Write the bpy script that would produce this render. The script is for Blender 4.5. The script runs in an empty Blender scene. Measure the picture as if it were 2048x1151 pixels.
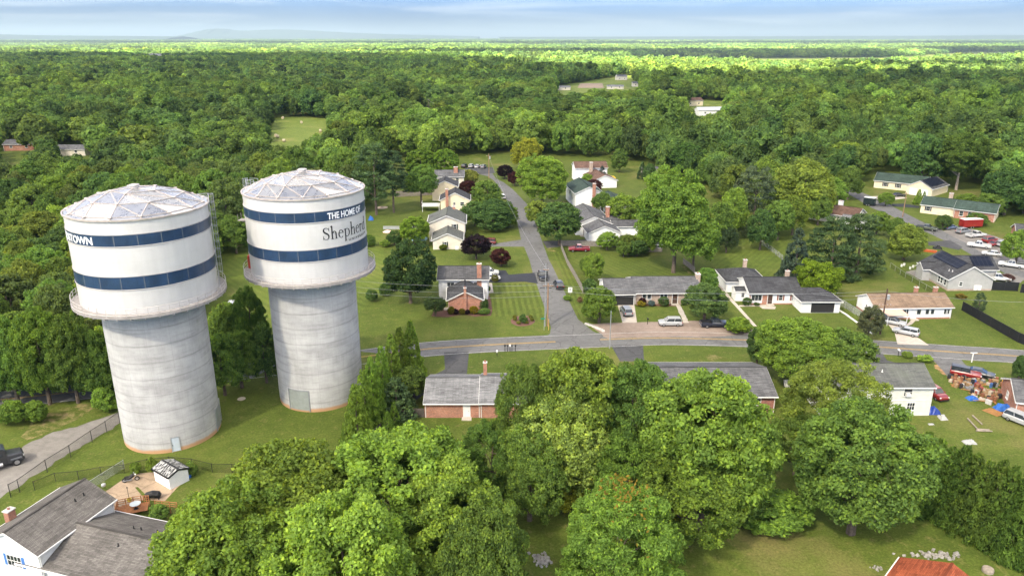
import bpy, math, random
import numpy as np
from mathutils import Vector, Matrix

random.seed(7); rng = np.random.default_rng(7)
SC = bpy.context.scene
COL = SC.collection
D2R = math.pi / 180

# ------------------------------------------------------------------ camera, sky, sun, exposure
CAM_H, PITCH, FPX = 56.0, 0.323, 1501.0
cam_d = bpy.data.cameras.new("camera"); cam = bpy.data.objects.new("camera", cam_d); COL.objects.link(cam)
cam_d.sensor_width = 36.0; cam_d.lens = 36.0 * FPX / 2048.0
cam_d.clip_start = 1.0; cam_d.clip_end = 90000.0
cam.location = (0, 0, CAM_H); cam.rotation_euler = (math.pi / 2 - PITCH, 0, 0)
SC.camera = cam

SUN_DIR = Vector((-0.42, -0.62, 0.74)).normalized()          # towards the sun
SUN_EL = math.asin(SUN_DIR.z); SUN_AZ = math.atan2(SUN_DIR.x, SUN_DIR.y)
wd = bpy.data.worlds.new("World"); SC.world = wd; wd.use_nodes = True
nt = wd.node_tree; nt.nodes.clear()
def wn(t, **k):
    n = nt.nodes.new(t)
    for a, b in k.items(): setattr(n, a, b)
    return n
wo = wn('ShaderNodeOutputWorld'); bg = wn('ShaderNodeBackground')
sky = wn('ShaderNodeTexSky', sky_type='NISHITA', sun_disc=False, sun_elevation=SUN_EL, sun_rotation=SUN_AZ,
         altitude=100.0, air_density=0.5, dust_density=2.85, ozone_density=9.0)
SKY_STRENGTH = 0.05
bg.inputs['Strength'].default_value = SKY_STRENGTH
# thin wispy cirrus mixed into the sky colour by direction
tc = wn('ShaderNodeTexCoord'); mp = wn('ShaderNodeMapping'); mp.inputs['Scale'].default_value = (3.0, 3.0, 46.0)
mp.inputs['Rotation'].default_value = (0.03, -0.05, 0.3)
cn = wn('ShaderNodeTexNoise'); cn.inputs['Scale'].default_value = 1.3; cn.inputs['Detail'].default_value = 7; cn.inputs['Roughness'].default_value = 0.55
cn.inputs['Distortion'].default_value = 0.5
cr = wn('ShaderNodeValToRGB'); cr.color_ramp.elements[0].position = 0.47; cr.color_ramp.elements[1].position = 0.70
cr.color_ramp.elements[0].color = (0, 0, 0, 1); cr.color_ramp.elements[1].color = (0.42, 0.42, 0.42, 1)
mx = wn('ShaderNodeMix', data_type='RGBA'); mx.inputs[7].default_value = (3.5, 3.7, 3.75, 1)
nt.links.new(tc.outputs['Generated'], mp.inputs[0]); nt.links.new(mp.outputs[0], cn.inputs['Vector'])
nt.links.new(cn.outputs[0], cr.inputs[0]); nt.links.new(cr.outputs[0], mx.inputs[0])
hsn = wn('ShaderNodeHueSaturation'); hsn.inputs['Saturation'].default_value = 1.12; nt.links.new(sky.outputs[0], hsn.inputs['Color']); nt.links.new(hsn.outputs[0], mx.inputs[6]); nt.links.new(mx.outputs[2], bg.inputs[0]); nt.links.new(bg.outputs[0], wo.inputs[0])

sun_d = bpy.data.lights.new("sun", 'SUN'); sun_d.energy = 5.0; sun_d.angle = 3 * D2R; sun_d.color = (1.0, 0.90, 0.71)
sun = bpy.data.objects.new("sun", sun_d); COL.objects.link(sun)
sun.rotation_euler = SUN_DIR.to_track_quat('Z', 'Y').to_euler(); sun.location = (-60, -20, 120)

SC.view_settings.view_transform = 'Standard'; SC.view_settings.look = 'None'
SC.view_settings.exposure = 3.25; SC.view_settings.gamma = 1.0; SC.view_settings.use_curve_mapping = False
SC.cycles.max_bounces = 6; SC.cycles.diffuse_bounces = 4; SC.cycles.glossy_bounces = 2
SC.cycles.transmission_bounces = 3; SC.cycles.volume_bounces = 0; SC.cycles.transparent_max_bounces = 12
SC.cycles.sample_clamp_indirect = 6.0
SC.cycles.use_denoising = True

# ------------------------------------------------------------------ layout: a pixel of the 2048 px photograph -> a point of the place
CP, SP = math.cos(PITCH), math.sin(PITCH)
def W(px, py, z=0.0):
    u = (px - 1024) / FPX; w = (575.5 - py) / FPX
    t = (z - CAM_H) / (-SP + w * CP)
    return Vector((u * t, (CP + w * SP) * t, z))
def HT(bx, by, ty):
    Y = W(bx, by).y; w = (575.5 - ty) / FPX
    return CAM_H + (w * Y * CP - Y * SP) / (CP + w * SP)
def PX(p):
    z = p[2] - CAM_H; d = p[1] * CP - z * SP
    return (1024 + FPX * p[0] / d, 575.5 - FPX * (p[1] * SP + z * CP) / d)
def ppm(y, z=0.0):                       # photograph pixels per metre at ground row y
    Y = W(1024, y).y
    return FPX / (Y * CP - (z - CAM_H) * SP)
def in_poly(x, y, poly):
    c = False; j = len(poly) - 1
    for i in range(len(poly)):
        xi, yi = poly[i]; xj, yj = poly[j]
        if (yi > y) != (yj > y) and x < (xj - xi) * (y - yi) / (yj - yi) + xi: c = not c
        j = i
    return c

# ------------------------------------------------------------------ mesh builder and object helpers
class MB:
    def __init__(s, M=None): s.v = []; s.f = []; s.uv = {}; s.M = M or Matrix.Identity(4)
    def p(s, co):
        s.v.append(tuple(s.M @ Vector(co))); return len(s.v) - 1
    def face(s, pts, uv=None):
        ids = [s.p(q) for q in pts]; s.f.append(ids)
        if uv: s.uv[len(s.f) - 1] = uv
    def mesh(s, vs, fs):
        o = len(s.v)
        for q in vs: s.p(q)
        for f in fs: s.f.append([i + o for i in f])
    def box(s, c, d, rz=0.0, R=None):
        R = R or Matrix.Rotation(rz, 3, 'Z'); c = Vector(c)
        vs = [c + R @ Vector((x * d[0] / 2, y * d[1] / 2, z * d[2] / 2)) for z in (-1, 1) for y in (-1, 1) for x in (-1, 1)]
        s.mesh(vs, [(0, 2, 3, 1), (4, 5, 7, 6), (0, 1, 5, 4), (2, 6, 7, 3), (0, 4, 6, 2), (1, 3, 7, 5)])
    def bar(s, a, b, w, h=None):
        a = Vector(a); b = Vector(b); d = b - a; L = d.length
        if L < 1e-6: return
        R = d.to_track_quat('X', 'Z').to_matrix(); s.box((a + b) / 2, (L, w, h or w), R=R)
    def tube(s, pts, r, n=6, cap=True):
        pts = [Vector(p) for p in pts]; rs = r if isinstance(r, (list, tuple)) else [r] * len(pts)
        vs = []; fs = []; N = len(pts)
        for i, p in enumerate(pts):
            d = (pts[min(i + 1, N - 1)] - pts[max(i - 1, 0)]).normalized()
            a = d.orthogonal().normalized() if abs(d.z) < 0.99 else Vector((1, 0, 0)); b = d.cross(a)
            if i and (a - la).length > 1.0: a = -a; b = -b
            la = a
            for k in range(n):
                t = 2 * math.pi * k / n; vs.append(p + (a * math.cos(t) + b * math.sin(t)) * rs[i])
        for i in range(N - 1):
            for k in range(n):
                k2 = (k + 1) % n; fs.append((i * n + k, i * n + k2, (i + 1) * n + k2, (i + 1) * n + k))
        if cap: fs.append(tuple(range(n))[::-1]); fs.append(tuple((N - 1) * n + k for k in range(n)))
        s.mesh(vs, fs)
    def lathe(s, prof, c=(0, 0, 0), n=24, a0=0.0, a1=360.0):
        full = abs(a1 - a0 - 360) < 1e-6; m = n if full else n + 1; c = Vector(c); vs = []; fs = []
        for r, z in prof:
            for k in range(m):
                t = (a0 + (a1 - a0) * k / n) * D2R; vs.append(c + Vector((r * math.cos(t), r * math.sin(t), z)))
        for i in range(len(prof) - 1):
            for k in range(n):
                k2 = (k + 1) % m; fs.append((i * m + k, i * m + k2, (i + 1) * m + k2, (i + 1) * m + k))
        s.mesh(vs, fs)
    def prism(s, poly, z0, z1):
        n = len(poly); vs = [(x, y, z0) for x, y in poly] + [(x, y, z1) for x, y in poly]
        s.mesh(vs, [tuple(range(n))[::-1], tuple(range(n, 2 * n))] + [(i, (i + 1) % n, n + (i + 1) % n, n + i) for i in range(n)])
    def data(s, name, mat, smooth=False):
        me = bpy.data.meshes.new(name); me.from_pydata(s.v, [], s.f)
        if s.uv:
            ul = me.uv_layers.new(name='uv')
            for fi, uv in s.uv.items():
                pl = me.polygons[fi]
                for li, q in zip(pl.loop_indices, uv): ul.data[li].uv = q
        if mat: me.materials.append(mat)
        if smooth: me.polygons.foreach_set('use_smooth', [True] * len(me.polygons))
        me.update(); return me

def link(name, me, parent=None, loc=None, rz=0.0):
    o = bpy.data.objects.new(name, me); COL.objects.link(o)
    if parent: o.parent = parent
    if loc is not None: o.location = loc
    if rz: o.rotation_euler = (0, 0, rz)
    return o
def tag(o, label, cat, group=None, kind=None):
    if kind: o['kind'] = kind
    if label: o['label'] = label
    if cat: o['category'] = cat
    if group: o['group'] = group
    return o
def thing(name, label, cat, loc=(0, 0, 0), rz=0.0, group=None):
    return tag(link(name, None, None, loc, rz), label, cat, group)
def part(name, mb, mat, parent, smooth=False, label=None):
    o = link(name, mb.data(name, mat, smooth), parent)
    if label: o['label'] = label
    return o
def solo(name, mb, mat, label, cat, group=None, smooth=False, loc=None, rz=0.0):
    return tag(link(name, mb.data(name, mat, smooth), None, loc, rz), label, cat, group)
def struct(name, mb, mat):
    o = link(name, mb.data(name, mat)); o['kind'] = 'structure'; return o

# ------------------------------------------------------------------ materials
class NT:
    def __init__(s, name):
        s.m = bpy.data.materials.new(name); s.m.use_nodes = True; s.t = s.m.node_tree; s.t.nodes.clear()
        s.out = s.n('ShaderNodeOutputMaterial')
    def n(s, t, **k):
        x = s.t.nodes.new(t)
        for a, b in k.items(): setattr(x, a, b)
        return x
    def l(s, a, b): s.t.links.new(a, b)
    def noise(s, vec, scale, detail=4, rough=0.55, dist=0.0):
        x = s.n('ShaderNodeTexNoise'); x.inputs['Scale'].default_value = scale; x.inputs['Detail'].default_value = detail
        x.inputs['Roughness'].default_value = rough; x.inputs['Distortion'].default_value = dist
        if vec: s.l(vec, x.inputs['Vector'])
        return x.outputs[0]
    def ramp(s, fac, stops):
        x = s.n('ShaderNodeValToRGB'); e = x.color_ramp.elements
        while len(e) < len(stops): e.new(0.5)
        for q, (p, c) in zip(e, stops): q.position = p; q.color = (c if isinstance(c, (tuple, list)) else (c, c, c)) + ((1,) if not isinstance(c, (tuple, list)) or len(c) == 3 else ())
        if fac is not None: s.l(fac, x.inputs[0])
        return x.outputs[0]
    def mix(s, fac, a, b, mode='MIX'):
        x = s.n('ShaderNodeMix', data_type='RGBA', blend_type=mode)
        for v, i in ((fac, 0), (a, 6), (b, 7)):
            if isinstance(v, bpy.types.NodeSocket): s.l(v, x.inputs[i])
            elif isinstance(v, (int, float)): x.inputs[i].default_value = v if i == 0 else (v, v, v, 1)
            else: x.inputs[i].default_value = tuple(v) + ((1,) if len(v) == 3 else ())
        return x.outputs[2]
    def math(s, op, a, b=None):
        x = s.n('ShaderNodeMath', operation=op)
        for v, i in ((a, 0), (b, 1)):
            if v is None: continue
            if isinstance(v, bpy.types.NodeSocket): s.l(v, x.inputs[i])
            else: x.inputs[i].default_value = v
        return x.outputs[0]
    def bsdf(s, col, rough=0.8, metal=0.0, spec=0.3, coat=0.0, bump=None, bstr=0.3, bdist=0.05):
        b = s.n('ShaderNodeBsdfPrincipled')
        if isinstance(col, bpy.types.NodeSocket): s.l(col, b.inputs['Base Color'])
        else: b.inputs['Base Color'].default_value = tuple(col) + (1,)
        if isinstance(rough, bpy.types.NodeSocket): s.l(rough, b.inputs['Roughness'])
        else: b.inputs['Roughness'].default_value = rough
        b.inputs['Metallic'].default_value = metal; b.inputs['Specular IOR Level'].default_value = spec
        b.inputs['Coat Weight'].default_value = coat; b.inputs['Coat Roughness'].default_value = 0.08
        if bump is not None:
            bp = s.n('ShaderNodeBump'); bp.inputs['Strength'].default_value = bstr; bp.inputs['Distance'].default_value = bdist
            s.l(bump, bp.inputs['Height']); s.l(bp.outputs[0], b.inputs['Normal'])
        s.l(b.outputs[0], s.out.inputs[0]); return s.m
    def obj(s): return s.n('ShaderNodeTexCoord').outputs['Object']
    def pos(s): return s.n('ShaderNodeNewGeometry').outputs['Position']

def scl(c, k): return tuple(x * k for x in c)
def m_plain(name, c, rough=0.6, metal=0.0, spec=0.3, coat=0.0, var=0.12, scale=1.5):
    t = NT(name); n = t.noise(t.pos(), scale, 5)
    return t.bsdf(t.ramp(n, [(0.25, scl(c, 1 - var)), (0.75, scl(c, 1 + var))]), rough, metal, spec, coat)
def m_paint(name, c, metal=0.0):
    t = NT(name); n = t.noise(t.obj(), 1.3, 4)
    return t.bsdf(t.ramp(n, [(0.3, scl(c, 0.9)), (0.7, scl(c, 1.06))]), 0.32, metal, 0.5, 0.6)
def m_roof(name, c, var=0.3, brick=(0.9, 0.16), moss=None):
    c = scl(c, 0.62); t = NT(name); uv = t.n('ShaderNodeUVMap', uv_map='uv').outputs[0]
    b = t.n('ShaderNodeTexBrick'); t.l(uv, b.inputs['Vector'])
    b.inputs['Scale'].default_value = 1.0; b.inputs['Brick Width'].default_value = brick[0]; b.inputs['Row Height'].default_value = brick[1]
    b.inputs['Mortar Size'].default_value = 0.012; b.inputs['Bias'].default_value = 0.0
    b.inputs['Color1'].default_value = scl(c, 1 - var) + (1,); b.inputs['Color2'].default_value = scl(c, 1 + var) + (1,); b.inputs['Mortar'].default_value = scl(c, 0.5) + (1,)
    n1 = t.noise(t.pos(), 0.35, 4, 0.6); n2 = t.noise(t.pos(), 9.0, 3)
    mp_ = t.n('ShaderNodeMapping'); mp_.inputs['Scale'].default_value = (2.2, 0.12, 1); t.l(uv, mp_.inputs[0])
    st = t.noise(mp_.outputs[0], 1.0, 4, 0.6)
    col = t.mix(1.0, b.outputs[0], t.ramp(n1, [(0.3, 0.74), (0.7, 1.22)]), 'MULTIPLY')
    col = t.mix(1.0, col, t.ramp(st, [(0.3, 0.82), (0.7, 1.12)]), 'MULTIPLY')
    col = t.mix(1.0, col, t.ramp(n2, [(0.3, 0.85), (0.7, 1.15)]), 'MULTIPLY')
    if moss: col = t.mix(t.ramp(n1, [(0.45, 0.0), (0.75, 0.7)]), col, moss)
    return t.bsdf(col, 0.9, 0, 0.15, 0, n2, 0.25, 0.02)
def m_siding(name, c, step=0.2):
    c = scl(c, 0.95); t = NT(name); p = t.obj(); sx = t.n('ShaderNodeSeparateXYZ'); t.l(p, sx.inputs[0])
    fr = t.math('FRACT', t.math('DIVIDE', sx.outputs[2], step))
    ln = t.ramp(fr, [(0.0, 0.62), (0.12, 1.0), (1.0, 1.03)])
    n = t.noise(p, 0.9, 5, 0.6)
    col = t.mix(1.0, t.ramp(n, [(0.3, scl(c, 0.88)), (0.7, scl(c, 1.05))]), ln, 'MULTIPLY')
    return t.bsdf(col, 0.6, 0, 0.3, 0, fr, 0.2, 0.02)
def m_brick(name, c):
    c = scl(c, 0.85); t = NT(name); p = t.obj(); sx = t.n('ShaderNodeSeparateXYZ'); t.l(p, sx.inputs[0])
    cb = t.n('ShaderNodeCombineXYZ'); t.l(t.math('ADD', sx.outputs[0], sx.outputs[1]), cb.inputs[0]); t.l(sx.outputs[2], cb.inputs[1])
    b = t.n('ShaderNodeTexBrick'); t.l(cb.outputs[0], b.inputs['Vector'])
    b.inputs['Scale'].default_value = 1.0; b.inputs['Brick Width'].default_value = 0.22; b.inputs['Row Height'].default_value = 0.075
    b.inputs['Mortar Size'].default_value = 0.008
    b.inputs['Color1'].default_value = scl(c, 0.7) + (1,); b.inputs['Color2'].default_value = scl(c, 1.3) + (1,); b.inputs['Mortar'].default_value = (0.36, 0.3, 0.25, 1)
    n = t.noise(p, 0.8, 5, 0.6)
    col = t.mix(1.0, b.outputs[0], t.ramp(n, [(0.3, 0.8), (0.7, 1.2)]), 'MULTIPLY')
    return t.bsdf(col, 0.85, 0, 0.2)
def m_asphalt(name, c, patch=0.25, line=True):
    c = scl(c, 0.85); t = NT(name); p = t.pos(); n0 = t.noise(p, 0.12, 5, 0.65); n1 = t.noise(p, 1.1, 5, 0.65); n2 = t.noise(p, 14, 3)
    col = t.ramp(n0, [(0.3, scl(c, 1 - patch)), (0.7, scl(c, 1 + patch))])
    col = t.mix(1.0, col, t.ramp(n1, [(0.3, 0.86), (0.7, 1.14)]), 'MULTIPLY')
    col = t.mix(1.0, col, t.ramp(n2, [(0.3, 0.8), (0.7, 1.2)]), 'MULTIPLY')
    if line:
        v = t.n('ShaderNodeTexVoronoi', feature='DISTANCE_TO_EDGE'); v.inputs['Scale'].default_value = 0.22
        w2 = t.n('ShaderNodeVectorMath', operation='ADD'); t.l(p, w2.inputs[0])
        nn = t.n('ShaderNodeTexNoise'); nn.inputs['Scale'].default_value = 0.6; t.l(p, nn.inputs['Vector']); t.l(nn.outputs[1], w2.inputs[1]); t.l(w2.outputs[0], v.inputs['Vector'])
        col = t.mix(1.0, col, t.ramp(v.outputs[0], [(0.0, 0.7), (0.03, 1.0)]), 'MULTIPLY')
    return t.bsdf(col, 0.92, 0, 0.15)
GRASS_D, GRASS_M, GRASS_L, GRASS_Y = (0.045, 0.065, 0.011), (0.066, 0.089, 0.015), (0.092, 0.108, 0.022), (0.130, 0.112, 0.042)
def m_grass(name, stripe=None, k=1.0, dry=0.5, tintc=None):
    t = NT(name); p = t.pos()
    n0 = t.noise(p, 0.045, 5, 0.6, 0.4); n1 = t.noise(p, 0.35, 5, 0.65); n2 = t.noise(p, 3.2, 5, 0.7); n3 = t.noise(p, 22, 3, 0.7)
    k *= 1.12; col = t.ramp(t.mix(0.45, n0, n1), [(0.34, scl(GRASS_D, k)), (0.5, scl(GRASS_M, k)), (0.66, scl(GRASS_L, k))])
    col = t.mix(t.ramp(n0, [(0.56, 0.0), (0.72, dry)]), col, scl(GRASS_Y, k))
    col = t.mix(t.ramp(t.noise(p, 0.8, 6, 0.7), [(0.54, 0.0), (0.70, dry * 0.8)]), col, scl(GRASS_Y, k))
    col = t.mix(1.0, col, t.ramp(n2, [(0.28, 0.66), (0.72, 1.34)]), 'MULTIPLY')
    col = t.mix(1.0, col, t.ramp(n3, [(0.25, 0.72), (0.75, 1.28)]), 'MULTIPLY')
    if stripe:
        ang, wid, amt = stripe
        mp_ = t.n('ShaderNodeMapping'); mp_.inputs['Rotation'].default_value = (0, 0, -ang); t.l(p, mp_.inputs[0])
        wv = t.n('ShaderNodeTexWave', wave_type='BANDS', bands_direction='X'); wv.inputs['Scale'].default_value = 0.31416 / wid
        wv.inputs['Distortion'].default_value = 1.6; wv.inputs['Detail'].default_value = 3; wv.inputs['Detail Scale'].default_value = 0.6; t.l(mp_.outputs[0], wv.inputs['Vector'])
        col = t.mix(t.ramp(t.noise(p, 0.22, 3), [(0.35, 0.25), (0.6, 1.0)]), col, t.mix(1.0, col, t.ramp(wv.outputs[1], [(0.2, 1 - amt), (0.8, 1 + amt)]), 'MULTIPLY'))
    if tintc: col = t.mix(0.5, col, tintc)
    return t.bsdf(col, 0.9, 0, 0.1, 0, n3, 0.5, 0.06)
def m_leaf(name, inst=False):
    """foliage: colour from the object's own colour, varied per leaf clump (mesh attribute) and per tree"""
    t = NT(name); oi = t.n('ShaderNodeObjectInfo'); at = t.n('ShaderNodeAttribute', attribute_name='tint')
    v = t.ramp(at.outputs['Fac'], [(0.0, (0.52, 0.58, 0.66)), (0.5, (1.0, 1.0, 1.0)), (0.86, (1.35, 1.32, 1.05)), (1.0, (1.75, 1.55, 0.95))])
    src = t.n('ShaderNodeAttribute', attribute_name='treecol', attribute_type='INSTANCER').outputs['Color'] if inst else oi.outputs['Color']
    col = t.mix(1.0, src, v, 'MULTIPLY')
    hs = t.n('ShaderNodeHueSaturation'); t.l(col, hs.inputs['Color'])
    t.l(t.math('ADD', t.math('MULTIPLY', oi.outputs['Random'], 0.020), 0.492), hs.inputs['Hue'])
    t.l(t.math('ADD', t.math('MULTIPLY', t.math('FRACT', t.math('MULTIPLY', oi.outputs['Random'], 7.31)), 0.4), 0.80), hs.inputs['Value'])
    b = t.n('ShaderNodeBsdfPrincipled'); t.l(hs.outputs[0], b.inputs['Base Color']); b.inputs['Roughness'].default_value = 0.7; b.inputs['Specular IOR Level'].default_value = 0.12
    tr = t.n('ShaderNodeBsdfTranslucent'); t.l(t.mix(1.0, hs.outputs[0], (1.35, 1.2, 0.5), 'MULTIPLY'), tr.inputs[0])
    ms = t.n('ShaderNodeMixShader'); ms.inputs[0].default_value = 0.48
    t.l(b.outputs[0], ms.inputs[1]); t.l(tr.outputs[0], ms.inputs[2]); t.l(ms.outputs[0], t.out.inputs[0]); return t.m

LEAF = m_leaf('leaf'); LEAF_FOREST = m_leaf('forest_leaf', True)
BARK = m_plain('bark', (0.11, 0.085, 0.065), 0.95, var=0.4, scale=3)
BARK_PALE = m_plain('bark_pale', (0.26, 0.22, 0.18), 0.95, var=0.3, scale=3)
GRASS = m_grass('grass', None, 1.0, 0.8)
WHITE = m_plain('white_trim', (0.62, 0.615, 0.60), 0.5, var=0.06)
GLASS = m_plain('window_glass', (0.03, 0.035, 0.04), 0.08, spec=0.6, var=0.3)
BLACK = m_plain('black_metal', (0.015, 0.015, 0.016), 0.5, var=0.2)
GALV = m_plain('galvanised_steel', (0.42, 0.43, 0.44), 0.45, 0.5, var=0.12)
GREYM = m_plain('grey_metal', (0.28, 0.29, 0.30), 0.5, 0.3, var=0.15)
RUBBER = m_plain('rubber', (0.018, 0.018, 0.018), 0.85, var=0.2)
CHROME = m_plain('wheel_alloy', (0.45, 0.45, 0.46), 0.3, 0.8, var=0.1)
LAMP = m_plain('lamp_lens', (0.7, 0.7, 0.68), 0.1, spec=0.6, var=0.05)
TAIL = m_plain('tail_lens', (0.35, 0.01, 0.01), 0.2, spec=0.5, var=0.1)
WOODG = m_plain('weathered_wood', (0.20, 0.18, 0.155), 0.9, var=0.3, scale=2.5)
WOODD = m_plain('dark_wood', (0.065, 0.055, 0.048), 0.9, var=0.35, scale=2.5)
WOODO = m_plain('stained_cedar', (0.30, 0.13, 0.055), 0.75, var=0.25, scale=2)
WOODP = m_plain('pole_wood', (0.24, 0.15, 0.09), 0.9, var=0.3, scale=2)
MULCH = m_plain('mulch', (0.13, 0.068, 0.05), 0.95, var=0.35, scale=4)
BRICK = m_brick('red_brick', (0.36, 0.135, 0.08))
BRICKD = m_brick('dark_red_brick', (0.30, 0.085, 0.06))
BRICKP = m_brick('pale_brick', (0.40, 0.30, 0.235))
S_WHITE = m_siding('white_siding', (0.74, 0.74, 0.74))
S_CREAM = m_siding('cream_siding', (0.72, 0.62, 0.44))
S_BEIGE = m_siding('beige_siding', (0.62, 0.57, 0.48))
S_GREY = m_siding('grey_siding', (0.36, 0.355, 0.34))
S_DINGY = m_siding('off_white_siding', (0.62, 0.62, 0.57), 0.25)
R_GREY = m_roof('grey_shingles', (0.165, 0.165, 0.17))
R_LIGHT = m_roof('pale_grey_shingles', (0.27, 0.27, 0.275))
R_TAUPE = m_roof('taupe_shingles', (0.20, 0.184, 0.168), 0.25)
R_DARK = m_roof('charcoal_shingles', (0.085, 0.086, 0.092))
R_MID = m_roof('slate_grey_shingles', (0.125, 0.125, 0.13))
R_TAN = m_roof('tan_shingles', (0.32, 0.225, 0.155), 0.2)
R_BROWN = m_roof('brown_shingles', (0.19, 0.115, 0.085))
R_GREEN = m_roof('green_shingles', (0.07, 0.105, 0.085))
R_ORANGE = m_roof('orange_red_shingles', (0.40, 0.105, 0.05), 0.3)
R_MOSS = m_roof('mossy_grey_shingles', (0.17, 0.175, 0.165), 0.2, moss=(0.09, 0.10, 0.075))
ASPH = m_asphalt('asphalt_road', (0.145, 0.143, 0.14), 0.12)
ASPH2 = m_asphalt('asphalt_drive', (0.075, 0.075, 0.077), 0.2)
ASPHN = m_asphalt('fresh_asphalt', (0.038, 0.041, 0.05), 0.12, False)
GRAVEL = m_asphalt('gravel', (0.205, 0.19, 0.172), 0.3, False)
GRAVELB = m_asphalt('brown_gravel', (0.25, 0.195, 0.16), 0.22, False)
CONC = m_asphalt('concrete_drive', (0.45, 0.40, 0.34), 0.12, False)
PATIO = m_asphalt('patio_concrete', (0.36, 0.27, 0.19), 0.2, True)
def m_patchy(name, c, lo, hi):
    t = NT(name); p = t.pos(); n = t.noise(p, 0.55, 7, 0.72); n2 = t.noise(p, 5, 5, 0.7)
    a = t.ramp(n2, [(0.3, scl(c, 0.72)), (0.7, scl(c, 1.25))]); b = t.ramp(n2, [(0.3, scl(GRASS_D, 1.0)), (0.7, scl(GRASS_L, 1.1))])
    return t.bsdf(t.mix(t.ramp(n, [(lo, 0.0), (hi, 1.0)]), b, a), 0.95, 0, 0.1, 0, n2, 0.4, 0.05)
DIRT = m_patchy('bare_dirt', (0.33, 0.19, 0.095), 0.38, 0.52)
DIRTP = m_patchy('dry_straw', (0.26, 0.20, 0.10), 0.46, 0.66)
YELLOW = m_plain('yellow_paint', (0.44, 0.29, 0.09), 0.8, var=0.25, scale=1.2)
LINEW = m_plain('white_line_paint', (0.5, 0.5, 0.48), 0.8, var=0.3, scale=0.8)

# ------------------------------------------------------------------ trees: crowns as many leaf-spray faces in clumps, tapered trunks with limbs
def np_mesh(name, V, F, tint=None, mats=(), mi=None):
    """V (n,3), F (m,4) quads, tint (m,) per face"""
    me = bpy.data.meshes.new(name); n, m = len(V), len(F)
    me.vertices.add(n); me.vertices.foreach_set('co', np.asarray(V, np.float32).ravel())
    me.loops.add(m * 4); me.loops.foreach_set('vertex_index', np.asarray(F, np.int32).ravel())
    me.polygons.add(m); me.polygons.foreach_set('loop_start', np.arange(m, dtype=np.int32) * 4)
    for q in mats: me.materials.append(q)
    if mi is not None: me.polygons.foreach_set('material_index', np.asarray(mi, np.int32))
    if tint is not None:
        a = me.attributes.new('tint', 'FLOAT', 'FACE'); a.data.foreach_set('value', np.asarray(tint, np.float32))
    me.update(calc_edges=True); return me
def unit(a): return a / np.maximum(np.linalg.norm(a, axis=-1, keepdims=True), 1e-9)
def leaves(P, N, size, r, asp=0.62, jit=0.7):
    """one leaf-spray quad (folded kite) per point"""
    n = len(P); nn = unit(N + r.normal(0, jit, (n, 3)))
    t = unit(np.cross(nn, r.normal(0, 1, (n, 3)))); b = np.cross(nn, t)
    s = (size * r.uniform(0.65, 1.35, n))[:, None]
    V = np.stack([P - t * s, P + b * s * asp - nn * s * .22, P + t * s, P - b * s * asp - nn * s * .22], 1).reshape(-1, 3)
    return V, np.arange(4 * n).reshape(n, 4)
def crown_clumps(r, K, rc=(0.14, 0.27), shape='round', lobes=5, zmin=-0.75):
    """clump centres inside an uneven unit envelope; returns centres, radii"""
    L = unit(r.normal(0, 1, (lobes, 3))); La = r.uniform(0.05, 0.24, lobes) * r.choice([1, 1, -1], lobes)
    C = []; R = []
    while len(C) < K:
        d = unit(r.normal(0, 1, 3)); 
        if d[2] < zmin: continue
        e = 1.0 + float(np.sum(La * np.maximum(0, L @ d) ** 4))
        f = r.uniform(0.45, 1.0) ** 0.45; q = r.uniform(*rc)
        p = d * (e - q * 0.75) * f
        if shape == 'cone':
            z = r.uniform(-1, 1) ; k = (1 - z) / 2; a = r.uniform(0, 6.2832); rad = (0.10 + 0.86 * k ** 0.85) * r.uniform(0.55, 1.0) ** .5 * (e * .5 + .5)
            p = np.array([rad * math.cos(a), rad * math.sin(a), z]); q *= 0.45 + 0.75 * k
        elif shape == 'tall':
            p = p * np.array([0.8, 0.8, 1.15])
        elif shape == 'oval':
            p = p * np.array([1, 1, 0.9])
        elif shape == 'layer':
            z = round(r.uniform(-1, 1) * 5) / 5 + r.normal(0, .02); a = r.uniform(0, 6.28); k = (1 - z) / 2
            rad = (0.25 + 0.75 * math.sin(min(1, k * 1.25 + .12) * 1.9)) * r.uniform(0.25, 1.0) ** .5
            p = np.array([rad * math.cos(a), rad * math.sin(a), z])
        C.append(p); R.append(q)
    return np.array(C), np.array(R)
def crown_mesh(name, seed, K, per, size, rc=(0.14, 0.27), shape='round', asp=0.62, jit=0.75, mat=None, lobes=5, tips=0.16, up=0.35, zmin=-0.75, dome=0.0):
    r = np.random.default_rng(seed); C, R = crown_clumps(r, K, rc, shape, lobes, zmin)
    P = []; N = []; T = []
    ct = r.uniform(0, 1, K)
    for c, q, u in zip(C, R, ct):
        n = max(4, int(per * (q / np.mean(rc)) ** 2)); d = unit(r.normal(0, 1, (n, 3)) + np.array([0, 0, up]) + unit(c) * up)
        fl = 0.72 if shape != 'layer' else 0.32
        rad = q * r.uniform(0.35, 1.12, (n, 1)) ** 0.6
        P.append(c + d * rad * np.array([1, 1, fl])); N.append(unit(d * np.array([1, 1, 1.2]) + np.array([0, 0, 0.3]) + dome * unit(P[-1])))
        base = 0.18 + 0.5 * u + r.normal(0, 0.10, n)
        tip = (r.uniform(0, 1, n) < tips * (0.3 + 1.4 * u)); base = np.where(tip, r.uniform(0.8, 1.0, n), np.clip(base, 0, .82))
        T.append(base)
    P = np.concatenate(P); N = np.concatenate(N); T = np.concatenate(T)
    V, F = leaves(P, N, size, r, asp, jit)
    me = np_mesh(name, V, F, T, (mat or LEAF,)); me['clumps'] = 0
    return me, C
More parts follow.
